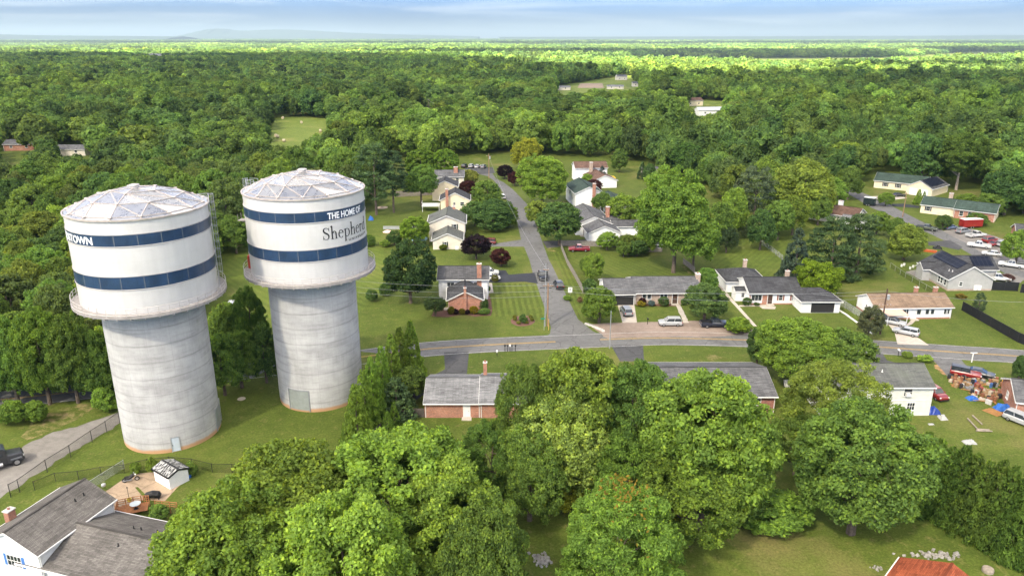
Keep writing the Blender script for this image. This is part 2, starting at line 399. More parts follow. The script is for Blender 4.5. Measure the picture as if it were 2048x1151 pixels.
def trunk_mb(C, H, cz, rad, hz, r0=0.35, limbs=9, seed=0):
    """trunk from the ground into the crown (crown unit space scaled by rad/hz, centred at cz)"""
    r = random.Random(seed); mb = MB(); top = cz + 0.35 * hz
    pts = []; n = 6
    for i in range(n + 1):
        z = top * i / n - 0.3 * (i == 0); w = 0.03 * rad * i / n
        pts.append((r.uniform(-w, w), r.uniform(-w, w), z))
    mb.tube(pts, [r0 * (1 - 0.85 * i / n) + 0.02 for i in range(n + 1)], 8)
    idx = sorted(range(len(C)), key=lambda i: r.random())[:limbs]
    for i in idx:
        c = C[i]; e = Vector((c[0] * rad * .92, c[1] * rad * .92, cz + c[2] * hz * .92))
        z0 = min(max(0.35 * cz, e.z - 0.7 * Vector((e.x, e.y)).length), top * .9); k = z0 / top
        s = Vector((0, 0, z0)); m = s.lerp(e, .5) + Vector((r.uniform(-.1, .1) * rad, r.uniform(-.1, .1) * rad, -.04 * hz))
        q = r0 * (1 - .8 * k) * .55
        mb.tube([s, s.lerp(m, .5) + Vector((0, 0, -.02 * hz)), m, m.lerp(e, .5), e], [q, q * .8, q * .6, q * .4, .02], 5)
    return mb

# library of crown shapes (unit radius); every tree scales and turns one of them
LIB = {}
def lib(key, n, **k):
    LIB[key] = [crown_mesh('crown', 1000 + 37 * i + sum(map(ord, key)), **k) for i in range(n)]
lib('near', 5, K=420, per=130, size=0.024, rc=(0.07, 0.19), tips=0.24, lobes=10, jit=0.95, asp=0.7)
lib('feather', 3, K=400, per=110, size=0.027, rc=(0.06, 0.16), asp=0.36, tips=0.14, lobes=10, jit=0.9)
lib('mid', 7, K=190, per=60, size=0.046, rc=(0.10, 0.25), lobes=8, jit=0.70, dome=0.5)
lib('ball', 3, K=220, per=40, size=0.060, rc=(0.10, 0.19), lobes=2, jit=0.6)
lib('far', 8, K=56, per=46, size=0.085, rc=(0.18, 0.36), lobes=7, jit=0.42, dome=1.0)
lib('cone', 4, K=300, per=40, size=0.060, rc=(0.10, 0.2), shape='cone', asp=0.4, tips=0.06, up=0.6)
lib('spruce', 3, K=200, per=34, size=0.075, rc=(0.12, 0.24), shape='cone', asp=0.36, tips=0.1)
lib('pine', 4, K=150, per=36, size=0.07, rc=(0.12, 0.25), shape='layer', asp=0.3, tips=0.05)
lib('shrub', 4, K=60, per=40, size=0.11, rc=(0.18, 0.34), lobes=3)
lib('vshrub', 2, K=160, per=60, size=0.055, rc=(0.12, 0.26), lobes=8)

G_DARK, G_MID, G_BRI, G_LIGHT, G_YEL = (0.088, 0.154, 0.046), (0.133, 0.214, 0.048), (0.182, 0.276, 0.050), (0.218, 0.285, 0.070), (0.265, 0.300, 0.038)
G_PURP, G_RED, G_BLUE, G_PINE, G_OLIVE, G_BROWN, G_ARB = (0.022, 0.014, 0.018), (0.062, 0.022, 0.020), (0.080, 0.115, 0.105), (0.095, 0.150, 0.062), (0.165, 0.215, 0.045), (0.22, 0.18, 0.085), (0.160, 0.250, 0.040)
TREE_N = [0]
_trunk_cache = {}
def plant(kind, x, y, h, rad, color, label, cat='tree', group=None, name='broadleaf_tree', clear=0.16, trunk=True, bark=None, rz=None, sub='crown', var=None):
    """one tree: an Empty at the foot of the trunk > crown, trunk"""
    i = TREE_N[0]; TREE_N[0] += 1
    r = random.Random(i * 7 + 3); me, C = LIB[kind][(i if var is None else var) % len(LIB[kind])]
    z0 = h * clear; hz = (h - z0) / 2; cz = z0 + hz
    t = thing(name, label, cat, (x, y, 0), r.uniform(0, 6.28) if rz is None else rz, group)
    c = link(sub, me, t, (0, 0, cz)); c.scale = (rad * r.uniform(.94, 1.06), rad * r.uniform(.94, 1.06), hz)
    k = r.uniform(.92, 1.08); c.color = (color[0] * k, color[1] * k, color[2] * k, 1)
    if trunk:
        mb = trunk_mb(C, h, cz, rad, hz, max(.06, min(.55, rad * .065 + .05)), 10 if kind in ('near', 'feather') else 6, i)
        part('trunk', mb, bark or BARK, t)
    return t
def tree_px(kind, xc, ytop, ybase, wpx, color, label, **k):
    """stand a tree where the photograph shows it: crown centre column, top row, foot row and crown width in photo pixels"""
    yc = ytop * .6 + ybase * .4; xb = 1024 + (xc - 1024) * (5070 - ybase) / (5070 - yc)
    g = W(xb, ybase); h = HT(xb, ybase, ytop)
    h = h * .97; rad = wpx / 2 / (FPX / (g.y * CP - (h * .6 - CAM_H) * SP))
    return plant(kind, g.x, g.y, h, rad, color, label, **k)

# ------------------------------------------------------------------ the ground, roads, drives, lawns (sheets a few mm apart)
g = MB(); g.face([(-45000, -3000, 0), (45000, -3000, 0), (45000, 58500, 0), (-45000, 58500, 0)]); struct('ground', g, GRASS)
def cat_rom(pts, n=8):
    out = []; P = [Vector(q) for q in pts]; P = [2 * P[0] - P[1]] + P + [2 * P[-1] - P[-2]]
    for i in range(1, len(P) - 2):
        for k in range(n):
            t = k / n; a, b, c, d = P[i - 1], P[i], P[i + 1], P[i + 2]
            out.append(0.5 * ((2 * b) + (c - a) * t + (2 * a - 5 * b + 4 * c - d) * t * t + (3 * b - a - 3 * c + d) * t ** 3))
    out.append(P[-2]); return out
def ribbon(mb, pts, w, z, off=0.0):
    for i in range(len(pts) - 1):
        q = []
        for j, s in ((i, -1), (i, 1), (i + 1, 1), (i + 1, -1)):
            d = (pts[min(j + 1, len(pts) - 1)] - pts[max(j - 1, 0)]); nrm = Vector((d.y, -d.x, 0)).normalized()
            c = pts[j] + nrm * (off + s * w / 2); q.append((c.x, c.y, z))
        mb.face(q[::-1] if True else q)
SHN = [0]
def sheet(name, px, z, mat, rag=0.0, sm=False):
    """ground sheet from photo-pixel corners; rag = ragged edge in metres"""
    SHN[0] += 1; z += .0003 * SHN[0]
    pts = [W(*q) for q in px]
    if sm: pts = cat_rom(pts + [pts[0]], 5)[:-1]
    if rag:
        out = []; r = random.Random(len(pts) + int(px[0][0]))
        for i in range(len(pts)):
            a, b = pts[i], pts[(i + 1) % len(pts)]; n = max(1, int((b - a).length / 1.0))
            for k in range(n): out.append(a.lerp(b, k / n) + Vector((r.uniform(-rag, rag), r.uniform(-rag, rag), 0)))
        pts = out
    me = bpy.data.meshes.new(name); import bmesh
    bm = bmesh.new(); vs = [bm.verts.new((p.x, p.y, z)) for p in pts]; f = bm.faces.new(vs); f.normal_update()
    if f.normal.z < 0: f.normal_flip()
    bmesh.ops.triangulate(bm, faces=[f]); bm.to_mesh(me); bm.free(); me.materials.append(mat)
    o = link(name, me); o['kind'] = 'structure'; return o

road_c = cat_rom([W(*q) for q in [(-900, 930), (-300, 835), (250, 772), (545, 736), (727, 713), (840, 699), (950, 691), (1050, 686), (1138, 682), (1200, 679), (1300, 676), (1400, 677), (1495, 680), (1620, 686), (1748, 693), (1850, 700), (1940, 706), (2034, 712), (2300, 735), (2700, 770)]], 6)
m = MB(); ribbon(m, road_c, 7.0, 0.003); struct('road', m, ASPH)
m = MB()
for o_ in (-0.16, 0.16):
    run = [p for p in road_c if not (9.5 < p.x < 16.5)]
    a = [p for p in run if p.x < 10]; b = [p for p in run if p.x > 10]
    ribbon(m, a, 0.13, 0.045, o_); ribbon(m, b, 0.13, 0.045, o_)
struct('road_centre_line', m, YELLOW)
m = MB()
for o_ in (-3.25, 3.25): ribbon(m, [p for p in road_c if p.x < -3 or p.x > 28], 0.09, 0.045, o_)
struct('road_edge_line', m, LINEW)
L_ = [(957, 348), (975, 352), (988, 361), (1001, 378), (1013, 397), (1034, 443), (1042, 478), (1059, 520), (1065, 543), (1089, 615), (1102, 654), (1100, 667), (1085, 676), (1060, 684)]
R_ = [(1215, 676), (1186, 662), (1169, 648), (1156, 638), (1130, 585), (1104, 530), (1098, 520), (1075, 457), (1055, 409), (1025, 378), (1008, 365), (992, 357), (985, 347), (980, 340)]
sheet('side_road', L_ + R_, 0.004, ASPH)
RL = [(1640, 360), (1708, 394), (1744, 416), (1786, 433), (1857, 466), (1919, 495), (1961, 520), (2011, 547), (2048, 560), (2150, 600)]
RU = [(2150, 580), (2048, 543), (1973, 508), (1930, 483), (1884, 460), (1848, 445), (1806, 424), (1765, 401), (1717, 382), (1660, 355)]
sheet('hill_road', RL + RU, 0.004, ASPH)
sheet('gravel_pull_off', [(1176, 648), (1250, 644), (1350, 642), (1480, 640), (1500, 652), (1510, 668), (1420, 673), (1300, 673), (1215, 676), (1190, 660)], 0.005, GRAVELB, .2)
sheet('driveway', [(888, 704), (938, 703), (934, 745), (930, 765), (845, 790), (832, 800), (824, 790), (848, 760), (890, 738)], 0.012, ASPH2)
sheet('driveway', [(1222, 690), (1286, 689), (1288, 722), (1240, 722)], 0.012, ASPH2)
sheet('concrete_driveway', [(1234, 604), (1268, 604), (1274, 645), (1245, 645)], 0.012, CONC)
sheet('concrete_driveway', [(1766, 636), (1796, 648), (1815, 660), (1858, 690), (1795, 688), (1789, 664)], 0.012, CONC)
sheet('stone_path', [(1350, 608), (1360, 608), (1378, 645), (1367, 645)], 0.012, CONC, .1)
sheet('concrete_path', [(1436, 570), (1441, 570), (1460, 592), (1514, 652), (1507, 652), (1455, 595)], 0.012, CONC)
sheet('concrete_path', [(1478, 610), (1530, 609), (1552, 613), (1550, 618), (1525, 617), (1519, 612.5), (1478, 613)], 0.016, CONC)
sheet('concrete_path', [(1826, 636), (1834, 638), (1824, 648), (1806, 655), (1796, 657), (1796, 653), (1815, 647)], 0.014, CONC)
sheet('dark_driveway', [(965, 541), (1011, 540), (1017, 549), (1069, 545), (1076, 567), (1050, 563), (990, 565), (968, 565)], 0.012, ASPHN)
sheet('driveway', [(975, 489), (1043, 479), (1053, 493), (975, 493)], 0.012, ASPH)
sheet('dark_driveway', [(1085, 482), (1130, 481), (1182, 478), (1185, 490), (1130, 492), (1094, 496)], 0.012, ASPH2)
sheet('driveway', [(1735, 704), (1765, 706.5), (1774, 720), (1800, 728), (1740, 735)], 0.012, ASPH2)
sheet('driveway', [(1858, 711), (1920, 716), (1930, 728), (1972, 758), (1960, 775), (1910, 772), (1885, 740)], 0.012, ASPH)
sheet('gravel_lot', [(1884, 462), (1925, 452), (1990, 472), (2060, 500), (2110, 540), (2085, 560), (1973, 510), (1930, 485)], 0.007, GRAVEL, .3)
sheet('driveway', [(1852, 484), (1900, 480), (1925, 494), (1918, 500), (1880, 492), (1852, 490)], 0.012, ASPH2)
sheet('dark_driveway', [(1775, 408), (1806, 407), (1840, 412), (1838, 416), (1790, 413)], 0.012, ASPHN)
sheet('concrete_driveway', [(1735, 393), (1790, 390), (1815, 396), (1770, 402)], 0.014, CONC)
sheet('gravel_driveway', [(1975, 550), (2020, 545), (2050, 557), (2040, 566), (1990, 560)], 0.012, GRAVEL)
sheet('parking_lot', [(928, 336), (985, 334), (990, 346), (945, 350)], 0.012, ASPH2)
sheet('gravel_lane', [(-200, 985), (0, 926), (39, 897), (105, 864), (167, 848), (235, 826), (330, 792), (420, 757), (430, 762), (330, 812), (245, 838), (222, 858), (154, 897), (86, 939), (0, 997), (-150, 1100)], 0.006, GRAVEL, .35)
sheet('patio', [(183, 1002), (249, 956), (277, 946), (309, 943), (390, 945), (353, 976), (330, 1001), (302, 1000), (276, 973), (270, 974), (290, 998), (262, 1010), (225, 1026), (195, 1020)], 0.012, PATIO)
sheet('side_patio', [(1812, 543), (1840, 538), (1872, 560), (1856, 562), (1835, 558)], 0.012, GRAVEL, .3)
for px_ in ([(438, 835), (452, 838), (455, 852), (438, 866), (415, 880), (418, 872), (432, 858)], [(583, 815), (612, 824), (608, 830), (588, 824)], [(245, 895), (300, 905), (345, 908), (420, 880), (436, 862), (440, 868), (420, 888), (345, 914), (290, 911), (243, 899)], [(560, 800), (600, 820), (645, 826), (690, 818), (692, 821), (645, 830), (598, 825), (556, 805)]):
    sheet('bare_soil', px_, 0.004, DIRT, .25, True)
for px_ in ([(1405, 712), (1425, 709), (1452, 716), (1455, 722), (1420, 721)], [(1092, 494), (1108, 496), (1110, 503), (1095, 502)], [(1353, 528), (1372, 535), (1386, 552), (1370, 551)], [(60, 835), (130, 812), (190, 808), (170, 828), (90, 866), (45, 880)], [(300, 912), (380, 900), (400, 906), (330, 922)]):
    sheet('dry_soil', px_, 0.004, DIRTP, .4, True)
sheet('dry_soil', [(1870, 722), (1880, 730), (1895, 748), (1885, 748), (1872, 736)], 0.004, DIRT, .3, True)
# mown lawns with their stripes
ANG1 = math.atan2((W(1059, 520) - W(1089, 615)).y, (W(1059, 520) - W(1089, 615)).x) - math.pi / 2
sheet('striped_lawn', [(992, 567), (1048, 566), (1074, 571), (1088, 625), (1096, 645), (1060, 640), (1020, 632), (985, 634), (984, 600)], 0.003, m_grass('lawn_striped', (ANG1, 1.35, .20), 0.98, .15), .1)
sheet('roadside_lawn', [(1106, 505), (1120, 503), (1165, 585), (1168, 630), (1160, 640), (1140, 590)], 0.003, m_grass('lawn_roadside', (ANG1, 1.2, .18), 1.0, .25), .1)
sheet('back_lawn', [(1135, 515), (1300, 512), (1365, 535), (1385, 553), (1200, 560), (1185, 580)], 0.003, m_grass('lawn_back', (0.5, 1.6, .10), 1.0, .35), .1)
sheet('side_lawn', [(1410, 485), (1560, 478), (1600, 545), (1520, 560), (1450, 560), (1420, 520)], 0.003, m_grass('lawn_side', (-0.6, 1.5, .10), 1.12, .3), .2)
sheet('far_lawn', [(425, 530), (500, 505), (770, 470), (765, 585), (700, 640), (520, 640)], 0.003, m_grass('lawn_far', (0.75, 1.9, .13), 1.18, .3), .2)
sheet('tower_yard', [(120, 965), (235, 860), (330, 800), (470, 770), (560, 730), (700, 700), (840, 715), (880, 740), (780, 800), (690, 900), (600, 960), (400, 960), (250, 960)], 0.002, m_grass('grass_yard', None, 0.98, .7), .3)
sheet('rough_yard', [(1340, 1010), (1660, 960), (2048, 1090), (2200, 1300), (1500, 1300), (1300, 1200), (1000, 1250), (990, 1000)], 0.002, m_grass('grass_rough', None, 1.12, 1.0), .5)
sheet('shaded_yard', [(790, 835), (1000, 840), (1000, 960), (860, 930), (800, 880)], 0.002, m_grass('grass_back', (0.0, 1.4, .05), 0.95, .8), .3)
MEADOW = m_grass('meadow_grass', None, 1.6, 1.0)
for px_ in ([(500, 330), (556, 232), (600, 236), (660, 241), (670, 330)], [(735, 250), (760, 222), (800, 216), (800, 240)], [(935, 205), (945, 180), (1018, 186), (1030, 205)], [(1890, 265), (1900, 245), (1962, 246), (1975, 262)], [(1100, 200), (1120, 172), (1260, 150), (1300, 180), (1330, 205)], [(1360, 240), (1380, 204), (1480, 206), (1490, 240)], [(90, 172), (110, 164), (190, 168), (200, 178)]):
    sheet('meadow', px_, 0.01, MEADOW, 1.0, True)
sheet('dirt_lot', [(1155, 176), (1160, 167), (1205, 167), (1208, 176)], 0.02, PATIO, 1.0)
sheet('mulch_bed', [(862, 632), (868, 622), (890, 617), (905, 625), (960, 628), (975, 622), (972, 590), (980, 590), (985, 622), (981, 631), (950, 633), (925, 628), (895, 634)], 0.010, MULCH, .1)
sheet('mulch_bed', [(1021, 640), (1035, 632), (1058, 632), (1070, 641), (1060, 650), (1038, 652), (1024, 647)], 0.010, MULCH, .05, True)
sheet('mulch_bed', [(1271, 607), (1350, 606), (1352, 612), (1272, 611)], 0.010, MULCH, .1)
sheet('paved_path', [(973, 566), (984, 566), (987, 585), (978, 586), (968, 575)], 0.013, CONC)

# far hills beyond the forest
def ridge(name, pts, depth, mat):
    mb = MB(); r = random.Random(5); P = cat_rom([Vector(q) for q in pts], 14); n = len(P); prof = [(-1, 0), (-.62, .38), (-.3, .78), (0, 1), (.35, .7), (1, 0)]
    for i, p in enumerate(P):
        for s, h in prof: mb.p((p.x + r.uniform(-1, 1) * 25, p.y + s * depth, -6 + (p.z * r.uniform(.985, 1.015)) * h))
    k = len(prof)
    for i in range(n - 1):
        for j in range(k - 1): mb.f.append([i * k + j, (i + 1) * k + j, (i + 1) * k + j + 1, i * k + j + 1])
    o = struct(name, mb, mat); o.data.polygons.foreach_set('use_smooth', [True] * len(o.data.polygons))
HILLM = m_plain('hill_forest', (0.026, 0.042, 0.034), 0.95, var=0.25, scale=0.004)
def hp(px, d, top): return ((px - 1024) / FPX * d, d, (72.0 - top) / FPX * d * 1.06 + CAM_H)
ridge('hills', [hp(x, 14000, y) for x, y in [(-150, 71), (330, 72), (400, 69), (425, 64), (450, 59), (480, 58.5), (510, 61.5), (545, 60.5), (590, 59.5), (640, 61), (720, 65), (830, 68.5), (960, 71)]], 1100, HILLM)
ridge('hills', [hp(x, 10000, y) for x, y in [(-400, 62), (-100, 64), (0, 66), (60, 67.5), (130, 69), (250, 70), (400, 71)]], 900, HILLM)
ridge('hills', [hp(x, 11000, y) for x, y in [(1000, 72), (1300, 71.3), (1600, 70.5), (1800, 70), (1960, 69), (2048, 68.5), (2300, 67)]], 900, HILLM)

# air: haze over the whole place
hz = MB(); hz.box((0, 27000, 145.5), (110000, 64000, 293)); t = NT('haze')
pv = t.n('ShaderNodeVolumePrincipled'); pv.inputs['Color'].default_value = (0.34, 0.44, 0.52, 1); pv.inputs['Density'].default_value = 0.00012; pv.inputs['Anisotropy'].default_value = 0.2
t.l(pv.outputs[0], t.out.inputs['Volume'])
o = link('haze', hz.data('haze', t.m)); o['kind'] = 'stuff'; o['label'] = 'pale blue summer haze over the far woods'; o['category'] = 'haze'

# clouds high above: they shade the near country, gaps between them let the sun onto the far woods
CL_H = 1100.0
t = NT('cloud'); tb = t.n('ShaderNodeBsdfTransparent'); tb.inputs[0].default_value = (1, 1, 1, 1)
tl = t.n('ShaderNodeBsdfTranslucent'); tl.inputs[0].default_value = (0.56, 0.56, 0.57, 1); ms = t.n('ShaderNodeMixShader'); ms.inputs[0].default_value = 0.70
t.l(tb.outputs[0], ms.inputs[1]); t.l(tl.outputs[0], ms.inputs[2]); t.l(ms.outputs[0], t.out.inputs[0]); CLOUD = t.m
def cloud(pts, seed=0):
    """a slab of cloud whose shadow falls on the ground polygon pts (metres)"""
    r = random.Random(seed); k = CL_H / SUN_DIR.z; P = cat_rom([Vector((x, y, 0)) for x, y in pts] + [Vector((pts[0][0], pts[0][1], 0))], 6)[:-1]
    P = [p + Vector((SUN_DIR.x * k + r.uniform(-25, 25), SUN_DIR.y * k + r.uniform(-25, 25), 0)) for p in P]
    c = sum(P, Vector()) / len(P); mb = MB(); rings = [(1.0, CL_H + 30), (0.97, CL_H), (0.6, CL_H - 5), (0.0, CL_H)]
    top = [(0.97, CL_H + 70), (0.6, CL_H + 120), (0, CL_H + 140)]
    n = len(P); R = rings[::-1] + top
    for f, z in R:
        for p in P: q = c.lerp(p, f); mb.p((q.x, q.y, z + r.uniform(-6, 6) * (f > 0)))
    for i in range(len(R) - 1):
        for j in range(n): mb.f.append([i * n + j, i * n + (j + 1) % n, (i + 1) * n + (j + 1) % n, (i + 1) * n + j])
    o = struct('cloud', mb, CLOUD); return o
cloud([(-3600, -900), (3000, -900), (3000, 640), (1000, 670), (620, 740), (360, 840), (190, 1000), (60, 1260), (-80, 1560), (-250, 1900), (-900, 2020), (-2000, 2050), (-3600, 2000)], 1)
cloud([(-120, 2150), (400, 2080), (900, 2100), (1150, 2300), (1000, 2560), (400, 2680), (-300, 2650), (-500, 2400)], 2)
cloud([(480, 1230), (700, 1180), (900, 1260), (760, 1350), (520, 1320)], 3)
cloud([(1500, 2700), (2600, 2500), (3300, 2900), (2400, 3400), (1500, 3100)], 4)
cloud([(-3600, 5200), (0, 4700), (2500, 4900), (6000, 5600), (5000, 6800), (-500, 6600), (-5000, 7200)], 5)

# ------------------------------------------------------------------ water towers
def m_concrete():
    t = NT('tower_concrete'); p = t.obj(); sx = t.n('ShaderNodeSeparateXYZ'); t.l(p, sx.inputs[0])
    n0 = t.noise(p, 0.35, 6, 0.65); 
    mp_ = t.n('ShaderNodeMapping'); mp_.inputs['Scale'].default_value = (2.4, 2.4, 0.16); t.l(p, mp_.inputs[0]); st = t.noise(mp_.outputs[0], 1.0, 6, 0.7)
    mp2 = t.n('ShaderNodeMapping'); mp2.inputs['Scale'].default_value = (0.25, 0.25, 1.6); t.l(p, mp2.inputs[0]); hb = t.noise(mp2.outputs[0], 1.0, 5, 0.7)
    pit = t.noise(p, 6.0, 4, 0.7)
    col = t.ramp(n0, [(0.3, (0.32, 0.315, 0.306)), (0.7, (0.44, 0.433, 0.422))])
    col = t.mix(1.0, col, t.ramp(st, [(0.28, 0.92), (0.6, 1.03)]), 'MULTIPLY')
    col = t.mix(1.0, col, t.ramp(hb, [(0.30, 0.80), (0.5, 1.0), (0.7, 1.08)]), 'MULTIPLY')
    col = t.mix(1.0, col, t.ramp(pit, [(0.26, 0.66), (0.38, 1.0)]), 'MULTIPLY')
    # formwork: ring joints every 2.45 m, faint vertical joints
    fr = t.math('FRACT', t.math('DIVIDE', t.math('ADD', sx.outputs[2], 0.93), 2.467))
    col = t.mix(1.0, col, t.ramp(fr, [(0.0, 0.66), (0.022, 0.80), (0.035, 1.0), (0.9, 1.0), (0.985, 0.88)]), 'MULTIPLY')
    at = t.math('ARCTAN2', sx.outputs[1], sx.outputs[0]); fv = t.math('FRACT', t.math('MULTIPLY', at, 2.23))
    vm = t.math('MULTIPLY', t.math('LESS_THAN', fv, 0.014), t.math('GREATER_THAN', n0, 0.42))
    col = t.mix(t.math('MULTIPLY', vm, 0.30), col, (0.18, 0.17, 0.16))
    fl = t.math('FRACT', t.math('MULTIPLY', at, 26.0))
    col = t.mix(1.0, col, t.ramp(fl, [(0.0, 0.93), (0.1, 1.0)]), 'MULTIPLY')
    # red clay splashed on the foot
    cl = t.math('SUBTRACT', t.math('ADD', sx.outputs[2], t.math('MULTIPLY', n0, -0.9)), -0.05)
    col = t.mix(t.ramp(cl, [(0.0, 0.85), (0.35, 0.0)]), col, (0.42, 0.22, 0.09))
    return t.bsdf(col, 0.9, 0, 0.2, 0, pit, 0.3, 0.04)
def m_tank():
    t = NT('tank_white_steel'); p = t.obj(); sx = t.n('ShaderNodeSeparateXYZ'); t.l(p, sx.inputs[0])
    n0 = t.noise(p, 0.3, 5, 0.6); mp_ = t.n('ShaderNodeMapping'); mp_.inputs['Scale'].default_value = (1.5, 1.5, 0.12); t.l(p, mp_.inputs[0]); st = t.noise(mp_.outputs[0], 1.0, 5, 0.65)
    col = t.ramp(n0, [(0.3, (0.50, 0.49, 0.475)), (0.7, (0.57, 0.56, 0.545))])
    col = t.mix(1.0, col, t.ramp(st, [(0.25, 0.94), (0.6, 1.02)]), 'MULTIPLY')
    fr = t.math('FRACT', t.math('DIVIDE', t.math('ADD', sx.outputs[2], 0.60), 1.4))
    col = t.mix(1.0, col, t.ramp(fr, [(0.0, 0.88), (0.03, 1.0), (1.0, 1.0)]), 'MULTIPLY')
    at = t.math('ARCTAN2', sx.outputs[1], sx.outputs[0]); fv = t.math('FRACT', t.math('ADD', t.math('MULTIPLY', at, 20 / 6.28319), 0.72))
    col = t.mix(t.math('MULTIPLY', t.math('LESS_THAN', fv, 0.03), 0.35), col, (0.5, 0.5, 0.48))
    return t.bsdf(col, 0.38, 0, 0.45)
def m_band():
    t = NT('navy_band'); p = t.obj(); sx = t.n('ShaderNodeSeparateXYZ'); t.l(p, sx.inputs[0])
    n0 = t.noise(p, 9.0, 5, 0.7); n1 = t.noise(p, 0.5, 3)
    col = t.ramp(n0, [(0.3, (0.010, 0.026, 0.062)), (0.7, (0.024, 0.055, 0.115))]); col = t.mix(1.0, col, t.ramp(n1, [(0.3, 0.75), (0.7, 1.25)]), 'MULTIPLY')
    return t.bsdf(col, 0.35, 0, 0.5)
TCONC, TANKW, NAVY = m_concrete(), m_tank(), m_band()
def m_domepanel():
    t = NT('dome_aluminium'); a = t.n('ShaderNodeAttribute', attribute_name='tint'); n = t.noise(t.obj(), 0.9, 5, 0.65)
    col = t.mix(1.0, t.ramp(n, [(0.3, (0.42, 0.42, 0.415)), (0.7, (0.52, 0.515, 0.51))]), t.ramp(a.outputs['Fac'], [(0.0, 0.72), (1.0, 1.05)]), 'MULTIPLY')
    return t.bsdf(col, t.ramp(n, [(0.3, 0.22), (0.7, 0.38)]), 0.72, 0.5)
DOMEP = m_domepanel(); RIBM = m_plain('dome_rib', (0.50, 0.44, 0.40), 0.5, 0.4, var=0.2); RAILM = m_plain('rail_steel', (0.42, 0.39, 0.37), 0.5, 0.2, var=0.2)
LETW = m_plain('white_lettering', (0.82, 0.82, 0.82), 0.5, var=0.03); LETK = m_plain('black_lettering', (0.012, 0.012, 0.014), 0.5, var=0.1); SEAM = m_plain('band_seam', (0.10, 0.115, 0.14), 0.5, var=0.2)
DOORM = m_plain('grey_green_door', (0.25, 0.27, 0.25), 0.5, 0.1, var=0.15); DOORB = m_plain('pale_blue_door', (0.42, 0.47, 0.52), 0.5, var=0.1)
WALKM = m_plain('walkway_grating', (0.27, 0.25, 0.235), 0.8, var=0.25)

def font_glyphs(text, bold=0.0, space=1.0):
    """flat triangles of the built-in typeface, x along the line, y up, unit cap height"""
    cu = bpy.data.curves.new('lettering', 'FONT'); cu.body = text; cu.size = 1.0; cu.offset = bold; cu.space_character = space; cu.resolution_u = 3
    o = bpy.data.objects.new('lettering', cu); COL.objects.link(o); dg = bpy.context.evaluated_depsgraph_get(); dg.update()
    me = bpy.data.meshes.new_from_object(o.evaluated_get(dg)); vs = [v.co.copy() for v in me.vertices]; fs = [tuple(p.vertices) for p in me.polygons]
    bpy.data.objects.remove(o); bpy.data.curves.remove(cu); bpy.data.meshes.remove(me); return vs, fs
def serif_word():
    """'Shepherd' in a high-contrast roman face: filled strokes; unit = x-height 1, ascender 1.62, descender -0.55"""
    polys = []; x = 0.0
    def quad(x0, y0, x1, y1): polys.append([(x0, y0), (x1, y0), (x1, y1), (x0, y1)])
    def arc(cx, cy, rx, ry, a0, a1, th, tv, n=22):
        # stroke thickness th where the stroke is vertical, tv where horizontal
        for i in range(n):
            t0 = (a0 + (a1 - a0) * i / n) * D2R; t1 = (a0 + (a1 - a0) * (i + 1) / n) * D2R
            q = [(cx + rx * math.cos(t0), cy + ry * math.sin(t0)), (cx + rx * math.cos(t1), cy + ry * math.sin(t1)),
                 (cx + (rx - th) * math.cos(t1), cy + (ry - tv) * math.sin(t1)), (cx + (rx - th) * math.cos(t0), cy + (ry - tv) * math.sin(t0))]
            polys.append(q)
    ST = .15; TH = .05
    def stem(x0, y0, y1, top=True, bot=True):
        quad(x0, y0, x0 + ST, y1)
        if bot: quad(x0 - .10, y0, x0 + ST + .10, y0 + TH)
        if top: polys.append([(x0 - .12, y1 - .10), (x0, y1 - .14), (x0, y1), (x0 - .12, y1 - .06)])
    def S(x0):
        w = .84; H_ = 1.50
        pts = [(.74, 1.20), (.62, 1.40), (.42, 1.46), (.20, 1.38), (.13, 1.16), (.22, .95), (.42, .80), (.62, .65), (.72, .42), (.64, .16), (.42, .05), (.20, .12), (.09, .34)]
        wd_ = [.03, .05, .05, .10, .15, .18, .20, .18, .15, .10, .05, .05, .03]
        P = cat_rom([Vector((a, b, 0)) for a, b in pts], 4); n = len(P)
        ww = np.interp(np.linspace(0, 12, n), range(13), wd_)
        L = []
        for i in range(n):
            d = (P[min(i + 1, n - 1)] - P[max(i - 1, 0)]).normalized(); q = Vector((-d.y, d.x, 0)) * ww[i] / 2; L.append((P[i] + q, P[i] - q))
        for i in range(n - 1): polys.append([(x0 + v.x, v.y) for v in (L[i][0], L[i + 1][0], L[i + 1][1], L[i][1])])
        quad(x0 + .72, 1.06, x0 + .77, 1.46); quad(x0 + .06, .04, x0 + .11, .50); return w + .10
    def h(x0):
        stem(x0 + .12, 0, 1.66); arc(x0 + .50, .62, .26, .36, 0, 160, .15, .06); quad(x0 + .61, 0, x0 + .76, .64); quad(x0 + .51, 0, x0 + .86, TH); return .93
    def e(x0):
        arc(x0 + .42, .48, .36, .51, 18, 318, .14, .05, 30); quad(x0 + .18, .56, x0 + .77, .62); return .86
    def p_(x0):
        stem(x0 + .12, -.55, .98); arc(x0 + .44, .48, .42, .51, -150, 150, .15, .06, 30); return .98
    def r_(x0):
        stem(x0 + .12, 0, .98); arc(x0 + .45, .66, .24, .32, 55, 165, .12, .08); arc(x0 + .56, .86, .10, .10, 0, 360, .10, .10, 10); return .72
    def d_(x0):
        arc(x0 + .46, .48, .42, .51, 30, 330, .15, .06, 30); quad(x0 + .70, 0, x0 + .85, 1.66)
        polys.append([(x0 + .58, 1.56), (x0 + .70, 1.52), (x0 + .70, 1.66), (x0 + .58, 1.60)]); quad(x0 + .85, 0, x0 + .98, TH); return 1.02
    for ch in 'Shepherd':
        x += {'S': S, 'h': h, 'e': e, 'p': p_, 'r': r_, 'd': d_}[ch](x)
    return polys, x
TEXTR = 8.87 + .05
